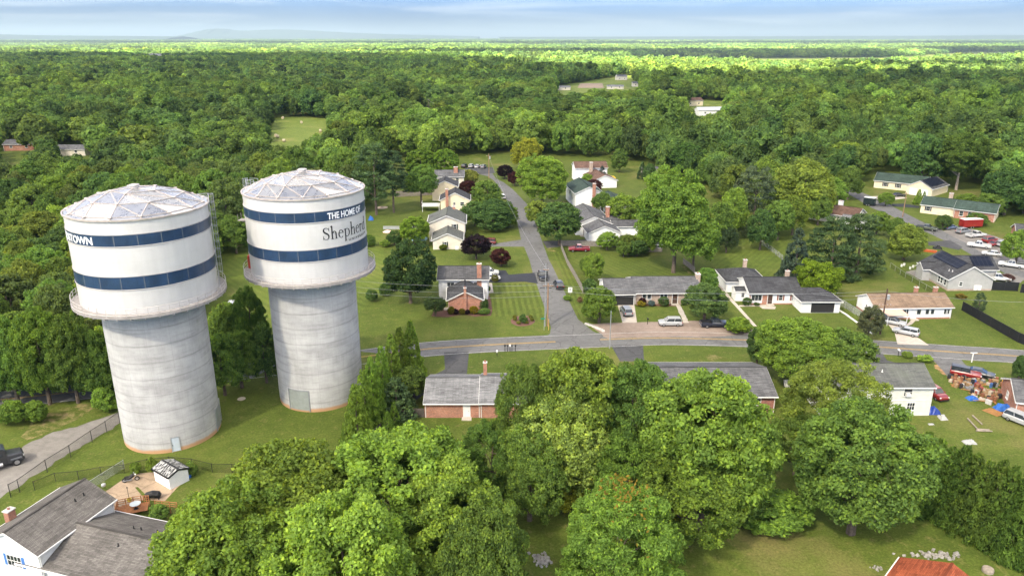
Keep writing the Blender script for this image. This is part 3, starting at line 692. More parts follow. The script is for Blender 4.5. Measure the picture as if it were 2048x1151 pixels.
def wrap_text(name, vs, fs, a_start, z0, sx, sz, mat, parent, R=TEXTR, thick=.02):
    """bend flat lettering round the tank: x -> angle from a_start, y -> height"""
    mb = MB()
    f = lambda v, r: (r * math.cos(a_start * D2R + v[0] * sx / R), r * math.sin(a_start * D2R + v[0] * sx / R), z0 + v[1] * sz)
    n = len(vs); mb.mesh([f(v, R) for v in vs] + [f(v, R - thick) for v in vs], [t for t in fs] + [tuple(i + n for i in t)[::-1] for t in fs])
    cnt = {}
    for t in fs:
        for i in range(len(t)):
            e = (t[i], t[(i + 1) % len(t)]); cnt[e] = 1
    for (a, b) in cnt:
        if (b, a) not in cnt: mb.f.append([b, a, a + n, b + n])
    return part(name, mb, mat, parent)

def water_tower(x, y, label, dome_phase, lad_ang, rollup, mandoor=None):
    t = thing('water_tower', label, 'water tower', (x, y, 0))
    RS, RT, RW, ZW, ZR, ZA = 6.69, 8.87, 9.97, 21.85, 34.27, 36.78
    m = MB(); m.lathe([(RS, -.3)] + [(RS + (0.02 if k % 2 else 0), z) for k, z in enumerate(np.linspace(0, ZW - .9, 12))] + [(RS, ZW - .5)], n=96); sh = part('shaft', m, TCONC, t, True)
    m = MB(); m.lathe([(RS + .003, ZW - 1.0), (RS + .35, ZW - .85), (RW - .2, ZW - .32), (RW, ZW - .32), (RW, ZW), (RT - .3, ZW)], n=80); wk = part('walkway', m, WALKM, t)
    for k in range(36):
        m = MB(); a = k * 10 * D2R; c, s = math.cos(a), math.sin(a); m.bar(((RS + .1) * c, (RS + .1) * s, ZW - 1.25), ((RW - .05) * c, (RW - .05) * s, ZW - .42), .09, .16)
        part('bracket', m, RAILM, wk)
    m = MB(); m.lathe([(RT - .05, ZW - .2), (RT, ZW + .003), (RT, ZR)], n=120); tk = part('tank_wall', m, TANKW, t, True)
    for z0, z1 in ((30.93, 32.33), (25.22, 26.84)):
        m = MB(); m.lathe([(RT - .01, z0), (RT + .03, z0), (RT + .03, z1), (RT - .01, z1)], n=120); b = part('blue_band', m, NAVY, t)
        for k in range(20):
            m = MB(); a = (-85 + 18 * k) * D2R; m.box(((RT + .035) * math.cos(a), (RT + .035) * math.sin(a), (z0 + z1) / 2), (.03, .11, z1 - z0 - .02), a)
            part('band_seam', m, SEAM, b)
        for z in (z0 - .1, z1 + .1):
            m = MB(); m.lathe([(RT + .01, z - .03), (RT + .09, z - .03), (RT + .09, z + .03), (RT + .01, z + .03)], n=96); part('band_rail', m, RAILM, b)
    # geodesic aluminium dome: rings of 5, 10 and 15 nodes, flat triangular panels, ribs, node caps
    RC = (RT ** 2 + (ZA - ZR) ** 2) / (2 * (ZA - ZR)); zof = lambda r: ZA - (RC - math.sqrt(RC * RC - r * r))
    def node(r, a): return Vector((r * math.cos(a * D2R), r * math.sin(a * D2R), zof(r)))
    rings = [[node(0, 0)], [node(3.0, dome_phase + 72 * k) for k in range(5)], [node(5.95, dome_phase + 36 * k) for k in range(10)], [node(8.45, dome_phase + 24 * k) for k in range(15)]]
    eave = [Vector((9.0 * math.cos((dome_phase + 24 * k) * D2R), 9.0 * math.sin((dome_phase + 24 * k) * D2R), ZR + .02)) for k in range(15)]
    tris = []; edges = set()
    def ring_tris(A, B, na, nb):
        i = j = 0; out = []
        while i < na or j < nb:
            if j < nb and (i >= na or (j + 1) / nb <= (i + 1) / na + 1e-9): out.append((A[i % na], B[j % nb], B[(j + 1) % nb])); j += 1
            else: out.append((A[i % na], B[j % nb], A[(i + 1) % na])); i += 1
        return out
    for k in range(5): tris.append((rings[0][0], rings[1][k], rings[1][(k + 1) % 5]))
    tris += ring_tris(rings[1], rings[2], 5, 10) + ring_tris(rings[2], rings[3], 10, 15)
    mb = MB(); rr = random.Random(int(x)); tints = []
    def panel(q):
        mb.face(q); tints.append(rr.random())
    for q in tris: panel(list(q))
    for k in range(15):
        panel([rings[3][k], eave[k], eave[(k + 1) % 15], rings[3][(k + 1) % 15]])
    me = mb.data('dome', DOMEP); a = me.attributes.new('tint', 'FLOAT', 'FACE'); a.data.foreach_set('value', np.array(tints, np.float32)); dm = link('dome', me, t)
    m = MB(); seen = set()
    for q in tris:
        for i in range(3):
            a_, b_ = q[i], q[(i + 1) % 3]; key = tuple(sorted((tuple(round(v, 2) for v in a_), tuple(round(v, 2) for v in b_))))
            if key in seen: continue
            seen.add(key); m.bar(a_ + Vector((0, 0, .03)), b_ + Vector((0, 0, .03)), .13, .06)
    for k in range(15): m.bar(rings[3][k] + Vector((0, 0, .03)), eave[k] + Vector((0, 0, .03)), .13, .06)
    part('rib', m, RIBM, dm)
    for R_ in rings[1:]:
        for q in R_: m = MB(); m.lathe([(.0, .13), (.24, .12), (.27, .03)], c=q, n=10); part('node_cap', m, RIBM, dm)
    m = MB(); m.lathe([(.55, ZA - .05), (.55, ZA + .28), (.68, ZA + .30), (.62, ZA + .42), (0, ZA + .5)], n=20); part('roof_vent', m, RAILM, t)
    m = MB(); m.lathe([(RT + .01, ZR - .18), (9.06, ZR - .16), (9.08, ZR + .06), (8.9, ZR + .07)], n=90); part('eave_ring', m, RIBM, t)
    m = MB()
    for k in range(48):
        a = k * 7.5 * D2R; c, s = math.cos(a), math.sin(a); m.bar(((RW - .06) * c, (RW - .06) * s, ZW - .2), ((RW - .06) * c, (RW - .06) * s, ZW + 1.08), .05)
    for z, r in ((1.08, .035), (.62, .028), (.15, .05)):
        m.lathe([(RW - .06 - r, ZW + z), (RW - .06, ZW + z + r), (RW - .06 + r, ZW + z), (RW - .06, ZW + z - r), (RW - .06 - r, ZW + z)], n=96)
    part('guard_rail', m, RAILM, t)
    # caged ladder up the tank
    m = MB(); a = lad_ang * D2R; c, s = math.cos(a), math.sin(a); tx, ty = -s, c
    def lp(r, u, z): return (r * c + tx * u, r * s + ty * u, z)
    for u in (-.24, .24): m.bar(lp(RT + .25, u, ZW), lp(RT + .25, u, ZR + 1.25), .05)
    for k in range(40): m.bar(lp(RT + .25, -.24, ZW + .3 + k * .34), lp(RT + .25, .24, ZW + .3 + k * .34), .03)
    part('ladder', m, GALV, t); m = MB()
    hoops = [(-.36, .0), (-.38, .35), (-.22, .62), (.22, .62), (.38, .35), (.36, .0)]
    for k in range(11):
        z = ZW + 2.4 + k * 1.12; q = [lp(RT + .25 + v, u, z) for u, v in hoops]
        for i in range(5): m.bar(q[i], q[i + 1], .03, .05)
    for u, v in hoops[1:5]: m.bar(lp(RT + .25 + v, u, ZW + 2.4), lp(RT + .25 + v, u, ZR + 1.2), .028)
    part('ladder_cage', m, GREYM, t)
    for u in (-.7, .7):
        m = MB()
        for r in (RT - 1.2, RT + .1): m.bar(lp(r, u, ZR + .1), lp(r, u, ZR + 1.15), .05)
        for z in (.6, 1.12): m.bar(lp(RT - 1.2, u, ZR + z), lp(RT + .1, u, ZR + z), .045)
        part('roof_hand_rail', m, GALV, t)
    # doors let into the shaft
    a0, a1, zt = rollup; m = MB(); n = 10
    m.lathe([(RS + .03, .3), (RS + .03, zt)], n=n, a0=a0, a1=a1); d = part('roller_door', m, DOORM, t)
    m = MB(); m.lathe([(RS + .02, zt), (RS + .1, zt), (RS + .1, zt + .14), (RS + .02, zt + .14)], n=n, a0=a0 - 1, a1=a1 + 1)
    for q_ in (a0, a1): m.box(((RS + .05) * math.cos(q_ * D2R), (RS + .05) * math.sin(q_ * D2R), zt / 2 + .1), (.14, .14, zt), q_ * D2R)
    part('door_frame', m, GREYM, d)
    if mandoor:
        a0, a1, zt = mandoor; m = MB(); m.lathe([(RS + .04, .1), (RS + .04, zt)], n=4, a0=a0, a1=a1); d = part('steel_door', m, DOORB, t)
        m = MB(); m.lathe([(RS + .02, zt), (RS + .09, zt), (RS + .09, zt + .09)], n=4, a0=a0 - .5, a1=a1 + .5)
        for q_ in (a0, a1): m.box(((RS + .05) * math.cos(q_ * D2R), (RS + .05) * math.sin(q_ * D2R), zt / 2), (.1, .09, zt), q_ * D2R)
        part('door_frame', m, GALV, d)
        m = MB(); q_ = (a0 + 1.2) * D2R; m.box(((RS + .09) * math.cos(q_), (RS + .09) * math.sin(q_), 1.1), (.08, .05, .2), q_); part('handle', m, BLACK, d)
    return t
TL, TR = (-50.75, 100.0), (-31.48, 112.45)
t1 = water_tower(*TL, 'white water tower with white letters wrapping round its upper navy band', -86, 14, (-3, 27, 3.5), (-68, -58.7, 2.25))
t2 = water_tower(*TR, 'white water tower with large black serif lettering between navy bands', -100, 171, (-122.5, -92, 3.6))
m = MB(); r_ = 6.78
for i, z in enumerate(np.linspace(0, 3.6, 3)): pass
m.tube([(r_ * math.cos(29 * D2R), r_ * math.sin(29 * D2R), z) for z in (0, 1.8, 3.7)], .11, 8); part('drain_pipe', m, GALV, t1)
m = MB(); a = 176 * D2R; m.box((9.75 * math.cos(a), 9.75 * math.sin(a), 29.2), (1.7, 1.3, .12), a); m.bar((8.9 * math.cos(a), 8.9 * math.sin(a), 28.4), (10.4 * math.cos(a), 10.4 * math.sin(a), 29.1), .1)
for u in (-.6, .6):
    for r in (9.3, 10.55): m.bar((r * math.cos(a) - math.sin(a) * u, r * math.sin(a) + math.cos(a) * u, 29.2), (r * math.cos(a) - math.sin(a) * u, r * math.sin(a) + math.cos(a) * u, 30.2), .05)
part('rest_platform', m, WALKM, t2)
m = MB(); a = 184 * D2R; m.box((9.25 * math.cos(a), 9.25 * math.sin(a), 22.95), (.35, 1.0, 2.0), a); part('control_box', m, m_plain('red_box', (.4, .05, .03)), t2)
def fit(txt, a0, a1, bold, space=1.0):
    vs, fs = font_glyphs(txt, bold, space); x0 = min(v.x for v in vs); x1 = max(v.x for v in vs); y1 = max(v.y for v in vs); y0 = min(v.y for v in vs)
    L = (a1 - a0) * D2R * TEXTR; return [Vector(((v.x - x0) * L / (x1 - x0), (v.y - y0) / (y1 - y0), 0)) for v in vs], fs
vs, fs = fit('THE HOME OF', -55.3, -13.0, .018); wrap_text('lettering_the_home_of', vs, fs, -55.3, 31.10, 1, .98, LETW, t2, 8.87 + .06)
polys, Wd = serif_word(); L = (58.5) * D2R * TEXTR; vs = []; fs = []
for q in polys:
    o = len(vs); vs += [Vector((a, b, 0)) for a, b in q]; fs.append(tuple(range(o, o + len(q))))
wrap_text('lettering_shepherd', vs, fs, -61.3, 28.16, L / Wd, 1.20, LETK, t2)
vs, fs = fit('UNIVERSITY', -34, -3.0, .005, 1.5); wrap_text('lettering_university', vs, fs, -34, 27.38, 1, .36, LETK, t2)
vs, fs = fit('SHEPHERDSTOWN', -178, -103.2, .018); wrap_text('lettering_town_name', vs, fs, -178, 31.08, 1, 1.02, LETW, t1, 8.87 + .06)

# ------------------------------------------------------------------ houses
class House:
    def __init__(s, name, label, x, y, rz=0.0, cat='house', group=None):
        s.t = thing(name, label, cat, (x, y, 0), rz, group); s.M = Matrix.Identity(4); s.w = None
    def wing(s, cx, cy, L, D, eave, rise, wall, roof, rz=0.0, oh=.42, goh=.3, base=-.2, hip=0.0, trim=WHITE, gable=None, skirt=None, name='wall'):
        """L along the ridge (local x), D across; gable roof or hip"""
        M = Matrix.Translation((cx, cy, 0)) @ Matrix.Rotation(rz, 4, 'Z'); s.M = M; s.w = (L, D, eave, rise)
        l, d = L / 2, D / 2; ap = eave + rise
        m = MB(M)
        lo = skirt[0] if skirt else base
        m.face([(-l, -d, lo), (l, -d, lo), (l, -d, eave), (-l, -d, eave)]); m.face([(l, d, lo), (-l, d, lo), (-l, d, eave), (l, d, eave)])
        if gable or hip:
            m.face([(l, -d, lo), (l, d, lo), (l, d, eave), (l, -d, eave)]); m.face([(-l, d, lo), (-l, -d, lo), (-l, -d, eave), (-l, d, eave)])
        else:
            m.face([(l, -d, lo), (l, d, lo), (l, d, eave), (l, 0, ap), (l, -d, eave)]); m.face([(-l, d, lo), (-l, -d, lo), (-l, -d, eave), (-l, 0, ap), (-l, d, eave)])
        m.face([(-l, -d, eave - .05), (l, -d, eave - .05), (l, d, eave - .05), (-l, d, eave - .05)])
        w = part(name, m, wall, s.t)
        if gable and not hip:
            m = MB(M)
            for q in (1, -1): m.face([(q * l, -q * d, eave), (q * l, q * d, eave), (q * l, 0, ap)])
            part('gable', m, gable, s.t)
        if skirt:
            m = MB(M); k = .02
            c = [(-l - k, -d - k), (l + k, -d - k), (l + k, d + k), (-l - k, d + k)]
            for i in range(4): a, b = c[i], c[(i + 1) % 4]; m.face([(a[0], a[1], base), (b[0], b[1], base), (b[0], b[1], lo), (a[0], a[1], lo)])
            part('foundation', m, skirt[1], s.t)
        sl = rise / d; ze = eave - oh * sl; T = .16; D2 = d + oh; X = l + goh; e = .004
        m = MB(M); Ls = math.hypot(D2, rise + oh * sl)
        if not hip:
            for q in (-1, 1):
                A = [(-X * q, q * D2, ze + T + e), (X * q, q * D2, ze + T + e), (X * q, 0, ap + T + e), (-X * q, 0, ap + T + e)][::-1]
                A = [(X, q * D2, ze + T + e), (-X, q * D2, ze + T + e), (-X, 0, ap + T + e), (X, 0, ap + T + e)]
                uv = [(X, 0), (-X, 0), (-X, Ls), (X, Ls)]
                if q < 0: A = A[::-1]; uv = uv[::-1]
                m.face(A, uv)
                m.face([(a, b, c - T) for a, b, c in A][::-1])
                m.face([(-X, q * D2, ze + e), (X, q * D2, ze + e), (X, q * D2, ze + T + e), (-X, q * D2, ze + T + e)][::-q])
            for q in (-1, 1): m.face([(q * X, -D2, ze + e), (q * X, -D2, ze + T + e), (q * X, 0, ap + T + e), (q * X, D2, ze + T + e), (q * X, D2, ze + e), (q * X, 0, ap + e)][::q])
        else:
            h = hip; Xr = X - h
            F = [[(-X, -D2, ze + T), (X, -D2, ze + T), (Xr, 0, ap + T), (-Xr, 0, ap + T)], [(X, D2, ze + T), (-X, D2, ze + T), (-Xr, 0, ap + T), (Xr, 0, ap + T)],
                 [(X, -D2, ze + T), (X, D2, ze + T), (Xr, 0, ap + T)], [(-X, D2, ze + T), (-X, -D2, ze + T), (-Xr, 0, ap + T)]]
            for f_ in F:
                uv = [((p[0] if abs(f_[0][1] - f_[1][1]) < .01 else p[1]), (p[2] - ze) * 2) for p in f_]; m.face(f_, uv)
            m.face([(-X, D2, ze), (X, D2, ze), (X, -D2, ze), (-X, -D2, ze)])
            c = [(-X, -D2), (X, -D2), (X, D2), (-X, D2)]
            for i in range(4): a, b = c[i], c[(i + 1) % 4]; m.face([(a[0], a[1], ze), (b[0], b[1], ze), (b[0], b[1], ze + T), (a[0], a[1], ze + T)])
        ro = part('roof', m, roof, s.t)
        m = MB(M)
        if not hip:
            m.bar((-X - .02, 0, ap + T + .02), (X + .02, 0, ap + T + .02), .26, .05); part('ridge_cap', m, roof, ro)
        m = MB(M)
        for q in (-1, 1):
            m.bar((-X, q * (D2 + .07), ze + .05), (X, q * (D2 + .07), ze + .05), .13, .15)
            if not hip:
                for r in (-1, 1): m.bar((q * (X + .025), r * (D2 + .02), ze - .03), (q * (X + .025), 0, ap - .01), .045, .2)
            else: m.bar((q * (X + .07), -D2, ze + .05), (q * (X + .07), D2, ze + .05), .13, .15)
        part('fascia', m, trim, ro)
        m = MB(M); 
        if L > 5:
            for q in (-1, 1): m.bar((q * (l - .15), -d - .08, .1), (q * (l - .15), -d - .08, ze), .09)
            part('downpipe', m, trim, s.t)
        return s
    def _side(s, side, u, z):
        L, D, e, r = s.w
        return {'S': ((u, -D / 2, z), 0.0), 'N': ((u, D / 2, z), math.pi), 'E': ((L / 2, u, z), math.pi / 2), 'W': ((-L / 2, u, z), -math.pi / 2)}[side]
    def win(s, side, u, z, w=1.0, h=1.3, shut=None, cols=1, rows=2, name='window', frame=WHITE):
        """a window with frame, glazing bars, pane and optional shutters; z is the sill height"""
        p, a = s._side(side, u, z); M = s.M @ Matrix.Translation(p) @ Matrix.Rotation(a, 4, 'Z'); m = MB(M); y = -.035; f = .08
        for c, d_ in (((0, y, -f / 2), (w + 2 * f, .07, f)), ((0, y, h + f / 2), (w + 2 * f, .07, f)), ((-w / 2 - f / 2, y, h / 2), (f, .07, h)), ((w / 2 + f / 2, y, h / 2), (f, .07, h))): m.box(c, d_)
        for k in range(1, rows): m.box((0, y + .005, h * k / rows), (w, .05, .05))
        for k in range(1, cols): m.box((w * (k / cols - .5), y + .003, h / 2), (.05, .05, h))
        wd_ = part(name, m, frame, s.t); m = MB(M); m.box((0, -.012, h / 2), (w, .02, h)); part('pane', m, GLASS, wd_)
        m = MB(M); m.box((0, -.07, -f - .02), (w + .3, .13, .05)); part('sill', m, frame, wd_)
        if shut:
            for q in (-1, 1):
                m = MB(M); m.box((q * (w / 2 + f + .2), -.03, h / 2), (.36, .05, h + .12)); part('shutter', m, shut, s.t)
        return s
    def door(s, side, u, w=.95, h=2.1, mat=None, z=.15, name='door', frame=True):
        p, a = s._side(side, u, z); M = s.M @ Matrix.Translation(p) @ Matrix.Rotation(a, 4, 'Z'); m = MB(M); m.box((0, -.02, h / 2), (w, .04, h)); d = part(name, m, mat or WHITE, s.t)
        m = MB(M)
        for q in (-1, 1): m.box((q * (w / 2 + .06), -.035, h / 2), (.12, .07, h + .1))
        m.box((0, -.035, h + .11), (w + .24, .07, .12)); part('door_frame', m, WHITE, d)
        if w < 1.5: m = MB(M); m.box((w * .36, -.06, h * .48), (.05, .06, .14)); part('handle', m, BLACK, d)
        m = MB(M); m.box((0, -.5, -.1 - z / 2 + .05), (w + .6, 1.0, .12 + z)); part('step', m, CONC, s.t)
        return s
    def chim(s, x, y, z0, z1, w=.7, d=.6, mat=None, cap=True):
        M = s.M; m = MB(M); m.box((x, y, (z0 + z1) / 2), (w, d, z1 - z0)); c = part('chimney', m, mat or BRICK, s.t)
        m = MB(M); m.box((x, y, z1 + .06), (w + .16, d + .16, .12)); part('chimney_cap', m, PATIO if not cap else m_cap, c)
        m = MB(M); m.lathe([(.14, z1 + .1), (.14, z1 + .4), (.0, z1 + .4)], c=(x, y, 0), n=8); part('flue', m, BRICKD, c)
        return s
    def vents(s, pts, mat=None):
        L, D, e, r = s.w
        for x, y in pts:
            z = e + r * (1 - abs(y) / (D / 2)) + .16; m = MB(s.M); m.tube([(x, y, z - .1), (x, y, z + .38)], .06, 8); m.lathe([(.16, z - .02), (.1, z + .06)], c=(x, y, 0), n=8); part('vent_pipe', m, mat or WHITE, s.t)
        return s
m_cap = m_plain('chimney_cap_stone', (.45, .43, .40), .9)
SH_BLUE = m_plain('blue_shutter', (.055, .16, .42), .5); SH_BLK = m_plain('black_shutter', (.02, .022, .024), .5); SH_RED = m_plain('brown_red_shutter', (.22, .10, .08), .6); SH_GRN = m_plain('dark_green_shutter', (.03, .05, .035), .5)
DK = m_plain('dark_panel', (.02, .02, .02), .9); D_WOOD = m_plain('dark_door', (.06, .035, .025), .6); GARW = m_plain('white_garage_door', (.72, .72, .70), .5)
SOLAR = None
def m_solar():
    t = NT('solar_panel'); uv = t.obj(); b = t.n('ShaderNodeTexBrick'); b.offset = 0.0; t.l(uv, b.inputs[0]); b.inputs['Scale'].default_value = 1; b.inputs['Brick Width'].default_value = 1.0; b.inputs['Row Height'].default_value = 1.7
    b.inputs['Mortar Size'].default_value = .03; b.inputs['Color1'].default_value = (.006, .008, .016, 1); b.inputs['Color2'].default_value = (.008, .011, .022, 1); b.inputs['Mortar'].default_value = (.05, .055, .065, 1)
    return t.bsdf(b.outputs[0], .5, 0, .12)
SOLAR = m_solar()
def panel_on_roof(h, x0, x1, f0, f1, side=-1, name='solar_panel', mat=None):
    """flat panel array on the slope (side -1 = local south): from eave fraction f0 to f1"""
    L, D, e, r = h.w; m = MB(h.M); q = []
    for x, f in ((x0, f0), (x1, f0), (x1, f1), (x0, f1)): q.append(Vector((x, side * D / 2 * (1 - f), e + r * f + .26)))
    n = Vector((0, 0, .05)); m.mesh(q + [p + n for p in q], [(0, 3, 2, 1), (4, 5, 6, 7), (0, 1, 5, 4), (1, 2, 6, 5), (2, 3, 7, 6), (3, 0, 4, 7)]); part(name, m, mat or SOLAR, h.t)

# foreground left: taupe roof, white gable, blue shutters
dA = (W(135, 961, 6.6) - W(5, 1045, 6.6)); angA = math.atan2(dA.y, dA.x); cA = W(135, 961, 6.6)
h = House('shingled_house', 'white house with taupe shingle roofs and blue shutters in the near left corner', -51.9, 72.2, angA)
h.wing(-.35, 0, 10.2, 7.6, 4.55, 1.85, S_WHITE, R_TAUPE, oh=.35, goh=.25)
h.win('W', -.3, 2.2, 1.9, 1.3, SH_BLUE, 4, 2); h.vents([(2.2, -1.6), (3.4, -1.6)], BLACK)
h.chim(-1.5, 3.9, 0, 5.9, .9, .7)
dB = W(336, 1084, 4.8) - W(136, 1040, 4.8); aB = math.atan2(dB.y, dB.x)
Mi = h.t.matrix_world if False else (Matrix.Translation(h.t.location) @ Matrix.Rotation(angA, 4, 'Z'))
mid = Mi.inverted() @ (W(336, 1084, 4.8).lerp(W(136, 1040, 4.8), .56)); 
h.wing(mid.x, mid.y, 15.5, 9.6, 2.75, 1.85, S_WHITE, R_TAUPE, rz=aB - angA, oh=.5, goh=.3)
h.win('E', -2.2, .8, 1.3, 1.3, SH_BLUE, 2, 2); h.win('E', 1.9, .8, 1.3, 1.3, SH_BLUE, 2, 2)
h.vents([(1.5, 1.6), (2.4, 1.7), (4.4, 1.9), (2.2, -1.4)], BLACK)

# pale brick ranch behind the tower hedge
h = House('brick_ranch_house', 'red brick house with pale grey roof beside the row of arborvitae', -7.0, 108.6)
h.wing(-2.2, 0.2, 8.6, 9.6, 2.65, 1.75, BRICK, R_LIGHT, goh=.15)
h.door('S', 2.2, .9, 2.1); h.chim(4.9, 1.2, 2, 6.6, .55, .55)
h.wing(8.6, 0.3, 13.0, 10.0, 2.75, 1.95, BRICK, R_LIGHT, goh=.2); h.win('S', -3, 1.0, 1.2, 1.1)
h.vents([(-1, -2)], WHITE)
h = House('brick_ranch_house', 'dark red brick house with slate grey roof behind the big bright maple', 31.6, 111.5)
h.wing(0, 0, 19.0, 12.0, 3.1, 1.9, BRICKD, R_GREY, goh=.2, oh=.5); h.win('S', 6.6, 1.5, 1.2, 1.0, None, 2, 2); h.win('S', 1.5, 1.3, 1.2, 1.0); h.vents([(3.5, -2.4)], WHITE)
h = House('two_storey_house', 'two storey off-white house with mossy grey roof above the car-strewn yard', 57.5, 108.8, 0.0)
h.wing(-1, 0, 17.0, 8.2, 5.0, 1.9, S_DINGY, R_MOSS, oh=.35, goh=.15); h.win('S', 4.6, 3.4, 1.2, 1.3, None, 1, 2); h.win('S', 5.4, 1.0, 1.1, 1.2, None, 3, 2); h.win('S', -2, 1.0, 1.1, 1.2); h.vents([(1.4, -1.6)], WHITE)
m = MB(h.M); m.box((4.55, -4.35, 3.7), (.7, .5, .45)); part('window_air_conditioner', m, WHITE, h.t)
m = MB(h.M); m.box((-1, -4.13, 2.62), (16.9, .06, .1)); part('band_board', m, WHITE, h.t)
# split-level on the corner lot
h = House('split_level_house', 'split level corner house with brick gable and charcoal roof by striped lawn', -10.9, 157.0, 0.0)
h.wing(0, 5.6, 11.0, 6.6, 4.9, 1.8, S_WHITE, R_MID, goh=.35, oh=.5); h.win('S', -2.8, 3.0, 1.5, 1.0, None, 2, 1); h.win('S', 3.0, 3.0, 1.2, 1.0); h.chim(3.6, -3.0, 0, 8.2, 1.0, .75)
h.wing(.6, -1.0, 9.6, 7.2, 2.85, 1.75, BRICK, R_DARK, rz=math.pi / 2 + .06, goh=.35, oh=.4); h.chim(-4.95, 0, 0, 5.4, .55, .55); h.door('N', -3, .95, 2.1, WHITE)
# ranch with carport
h = House('brick_ranch_house', 'pale brick ranch house with grey roof and open carport', 34.2, 161.4, .02)
h.wing(0, 0, 14.6, 10.6, 2.75, 1.85, BRICKP, R_GREY, goh=.25, oh=.5)
for u in (-5.2, -4.1, -1.3, -.5): h.win('S', u, 1.2, .75, 1.1, None, 1, 1)
h.door('S', 1.6, 1.1, 2.2, D_WOOD); h.chim(7.6, -.4, 0, 5.4, .9, 1.6, BRICKP)
h.wing(-10.6, -.6, 6.4, 10.2, 2.65, 1.75, S_WHITE, R_GREY, goh=.2, oh=.5)
m = MB(h.M); m.box((.5, -5.16, 1.15), (4.9, .06, 2.3)); part('carport_shade_panel', m, DK, h.t)  # flat dark panel on the closed wall, painting the shade inside the carport
# white ranch with brick bay
h = House('white_ranch_house', 'white ranch house with bay window, brown shutters and charcoal roof', 57.9, 161.0, 0.0)
h.wing(0, 0, 11.6, 10.2, 2.75, 1.85, S_WHITE, R_DARK, goh=.15, oh=.45, skirt=(.3, BRICK))
h.win('S', 1.2, 1.0, .75, 1.15, SH_RED, 1, 2); h.win('S', 4.1, 1.0, .75, 1.15, SH_RED, 1, 2); h.door('S', -1.1, 1.0, 2.1, D_WOOD)
h.win('S', -4.1, .9, 2.2, 1.3, None, 3, 1, 'bay_window')
m = MB(h.M)
for x0, x1 in ((-5.75, -5.4), (-2.8, -1.75)): m.box(((x0 + x1) / 2, -5.12, 1.1), (x1 - x0, .05, 2.2))
part('brick_panel', m, BRICK, h.t); h.chim(4.6, 1.6, 3, 5.6, .85, .7, BRICKP)
h.wing(-6.9, -1.5, 2.4, 3.0, 2.3, .5, S_WHITE, R_DARK, oh=.15, goh=.1, rz=0); h.win('S', .4, 1.0, .6, .9, None, 1, 2)
h.wing(-4.0, 7.6, 9.0, 9.0, 2.75, 1.7, S_WHITE, R_DARK, hip=3.6, oh=.5); h.chim(1.2, 1.6, 3, 6.0, .8, .7, BRICKP)
h.wing(8.0, -6.0, 8.2, 8.8, 2.6, 1.5, S_WHITE, R_DARK, hip=3.2, oh=.4)
m = MB(h.M); m.box((.4, -4.44, 1.15), (4.9, .06, 2.1)); part('garage_shade_panel', m, DK, h.t)  # near-black sheet over the wall stands in for the shaded garage interior
# tan-roofed white ranch
h = House('white_ranch_house', 'white ranch house with tan shingle roof and front canopy', 83.5, 150.6, .04)
h.wing(0, 0, 16.4, 7.6, 2.65, 1.7, S_WHITE, R_TAN, goh=.25, oh=.4, skirt=(.35, BRICK))
for u, w in ((-2.4, 1.7), (1.2, .8), (3.0, .7), (4.1, .7), (6.9, .7), (7.8 - .0, .6)): h.win('S', u if u < 7 else 7.4, 1.05, w, 1.05, SH_BLK if u in (-2.4,) else None, 2 if w > 1 else 1, 1)
h.door('S', .2, .95, 2.0, WHITE); h.chim(3.0, 1.4, 3, 5.2, .7, .6); h.chim(7.0, 1.0, 3, 5.3, .8, .6)
h.win('W', -.4, 1.3, .5, .8, None)
m = MB(h.M); m.box((-5.2, -5.6, 2.35), (4.4, 3.8, .10), R=Matrix.Rotation(.06, 3, 'X')); part('canopy_roof', m, R_TAN if False else m_plain('tan_metal', (.50, .36, .27), .6), h.t)
for x in (-7.2, -3.2):
    m = MB(h.M); m.bar((x, -7.3, 0), (x, -7.3, 2.2), .1); part('canopy_post', m, WHITE, h.t)
# grey house with solar roof
ang = math.atan2(178.6 - 165.4, 105.8 - 105.9)
h = House('grey_house', 'grey sided house with black solar panels on its charcoal roof', 106.2, 172.0, 0.0)
h.wing(0, 0, 13.4, 10.2, 2.85, 3.0, S_GREY, R_DARK, rz=ang, oh=.35, goh=.3, skirt=(.4, BRICKP))
for u in (-5.4, -3.9, -2.8): h.win('N', u, 1.0, .8, 1.3, None, 1, 2)
for u in (3.4, 4.4, 5.3): h.win('N', u, 1.0, .7, 1.2, None, 1, 2)
h.door('N', 2.2, .95, 2.1, DK); h.win('W', 2.2, 1.2, .7, .9); panel_on_roof(h, -4.6, 5.8, .52, .96, 1); h.vents([(-4.6, 3.4), (-3.6, 3.6)])
m = MB(h.M)
for u in (-2.2, -1.3): m.box((-6.85, u, .75), (.3, .75, 1.1))
part('utility_box', m, WHITE, h.t)
h.wing(6.4, 4.6, 9.0, 7.0, 2.8, 2.3, S_GREY, R_DARK, oh=.35, goh=.3); panel_on_roof(h, -1.0, 3.9, .15, .9)
h.wing(-5.3, 2.6, 3.4, 3.0, 2.9, 1.2, S_GREY, R_DARK, rz=math.pi, oh=.25, goh=.15); 
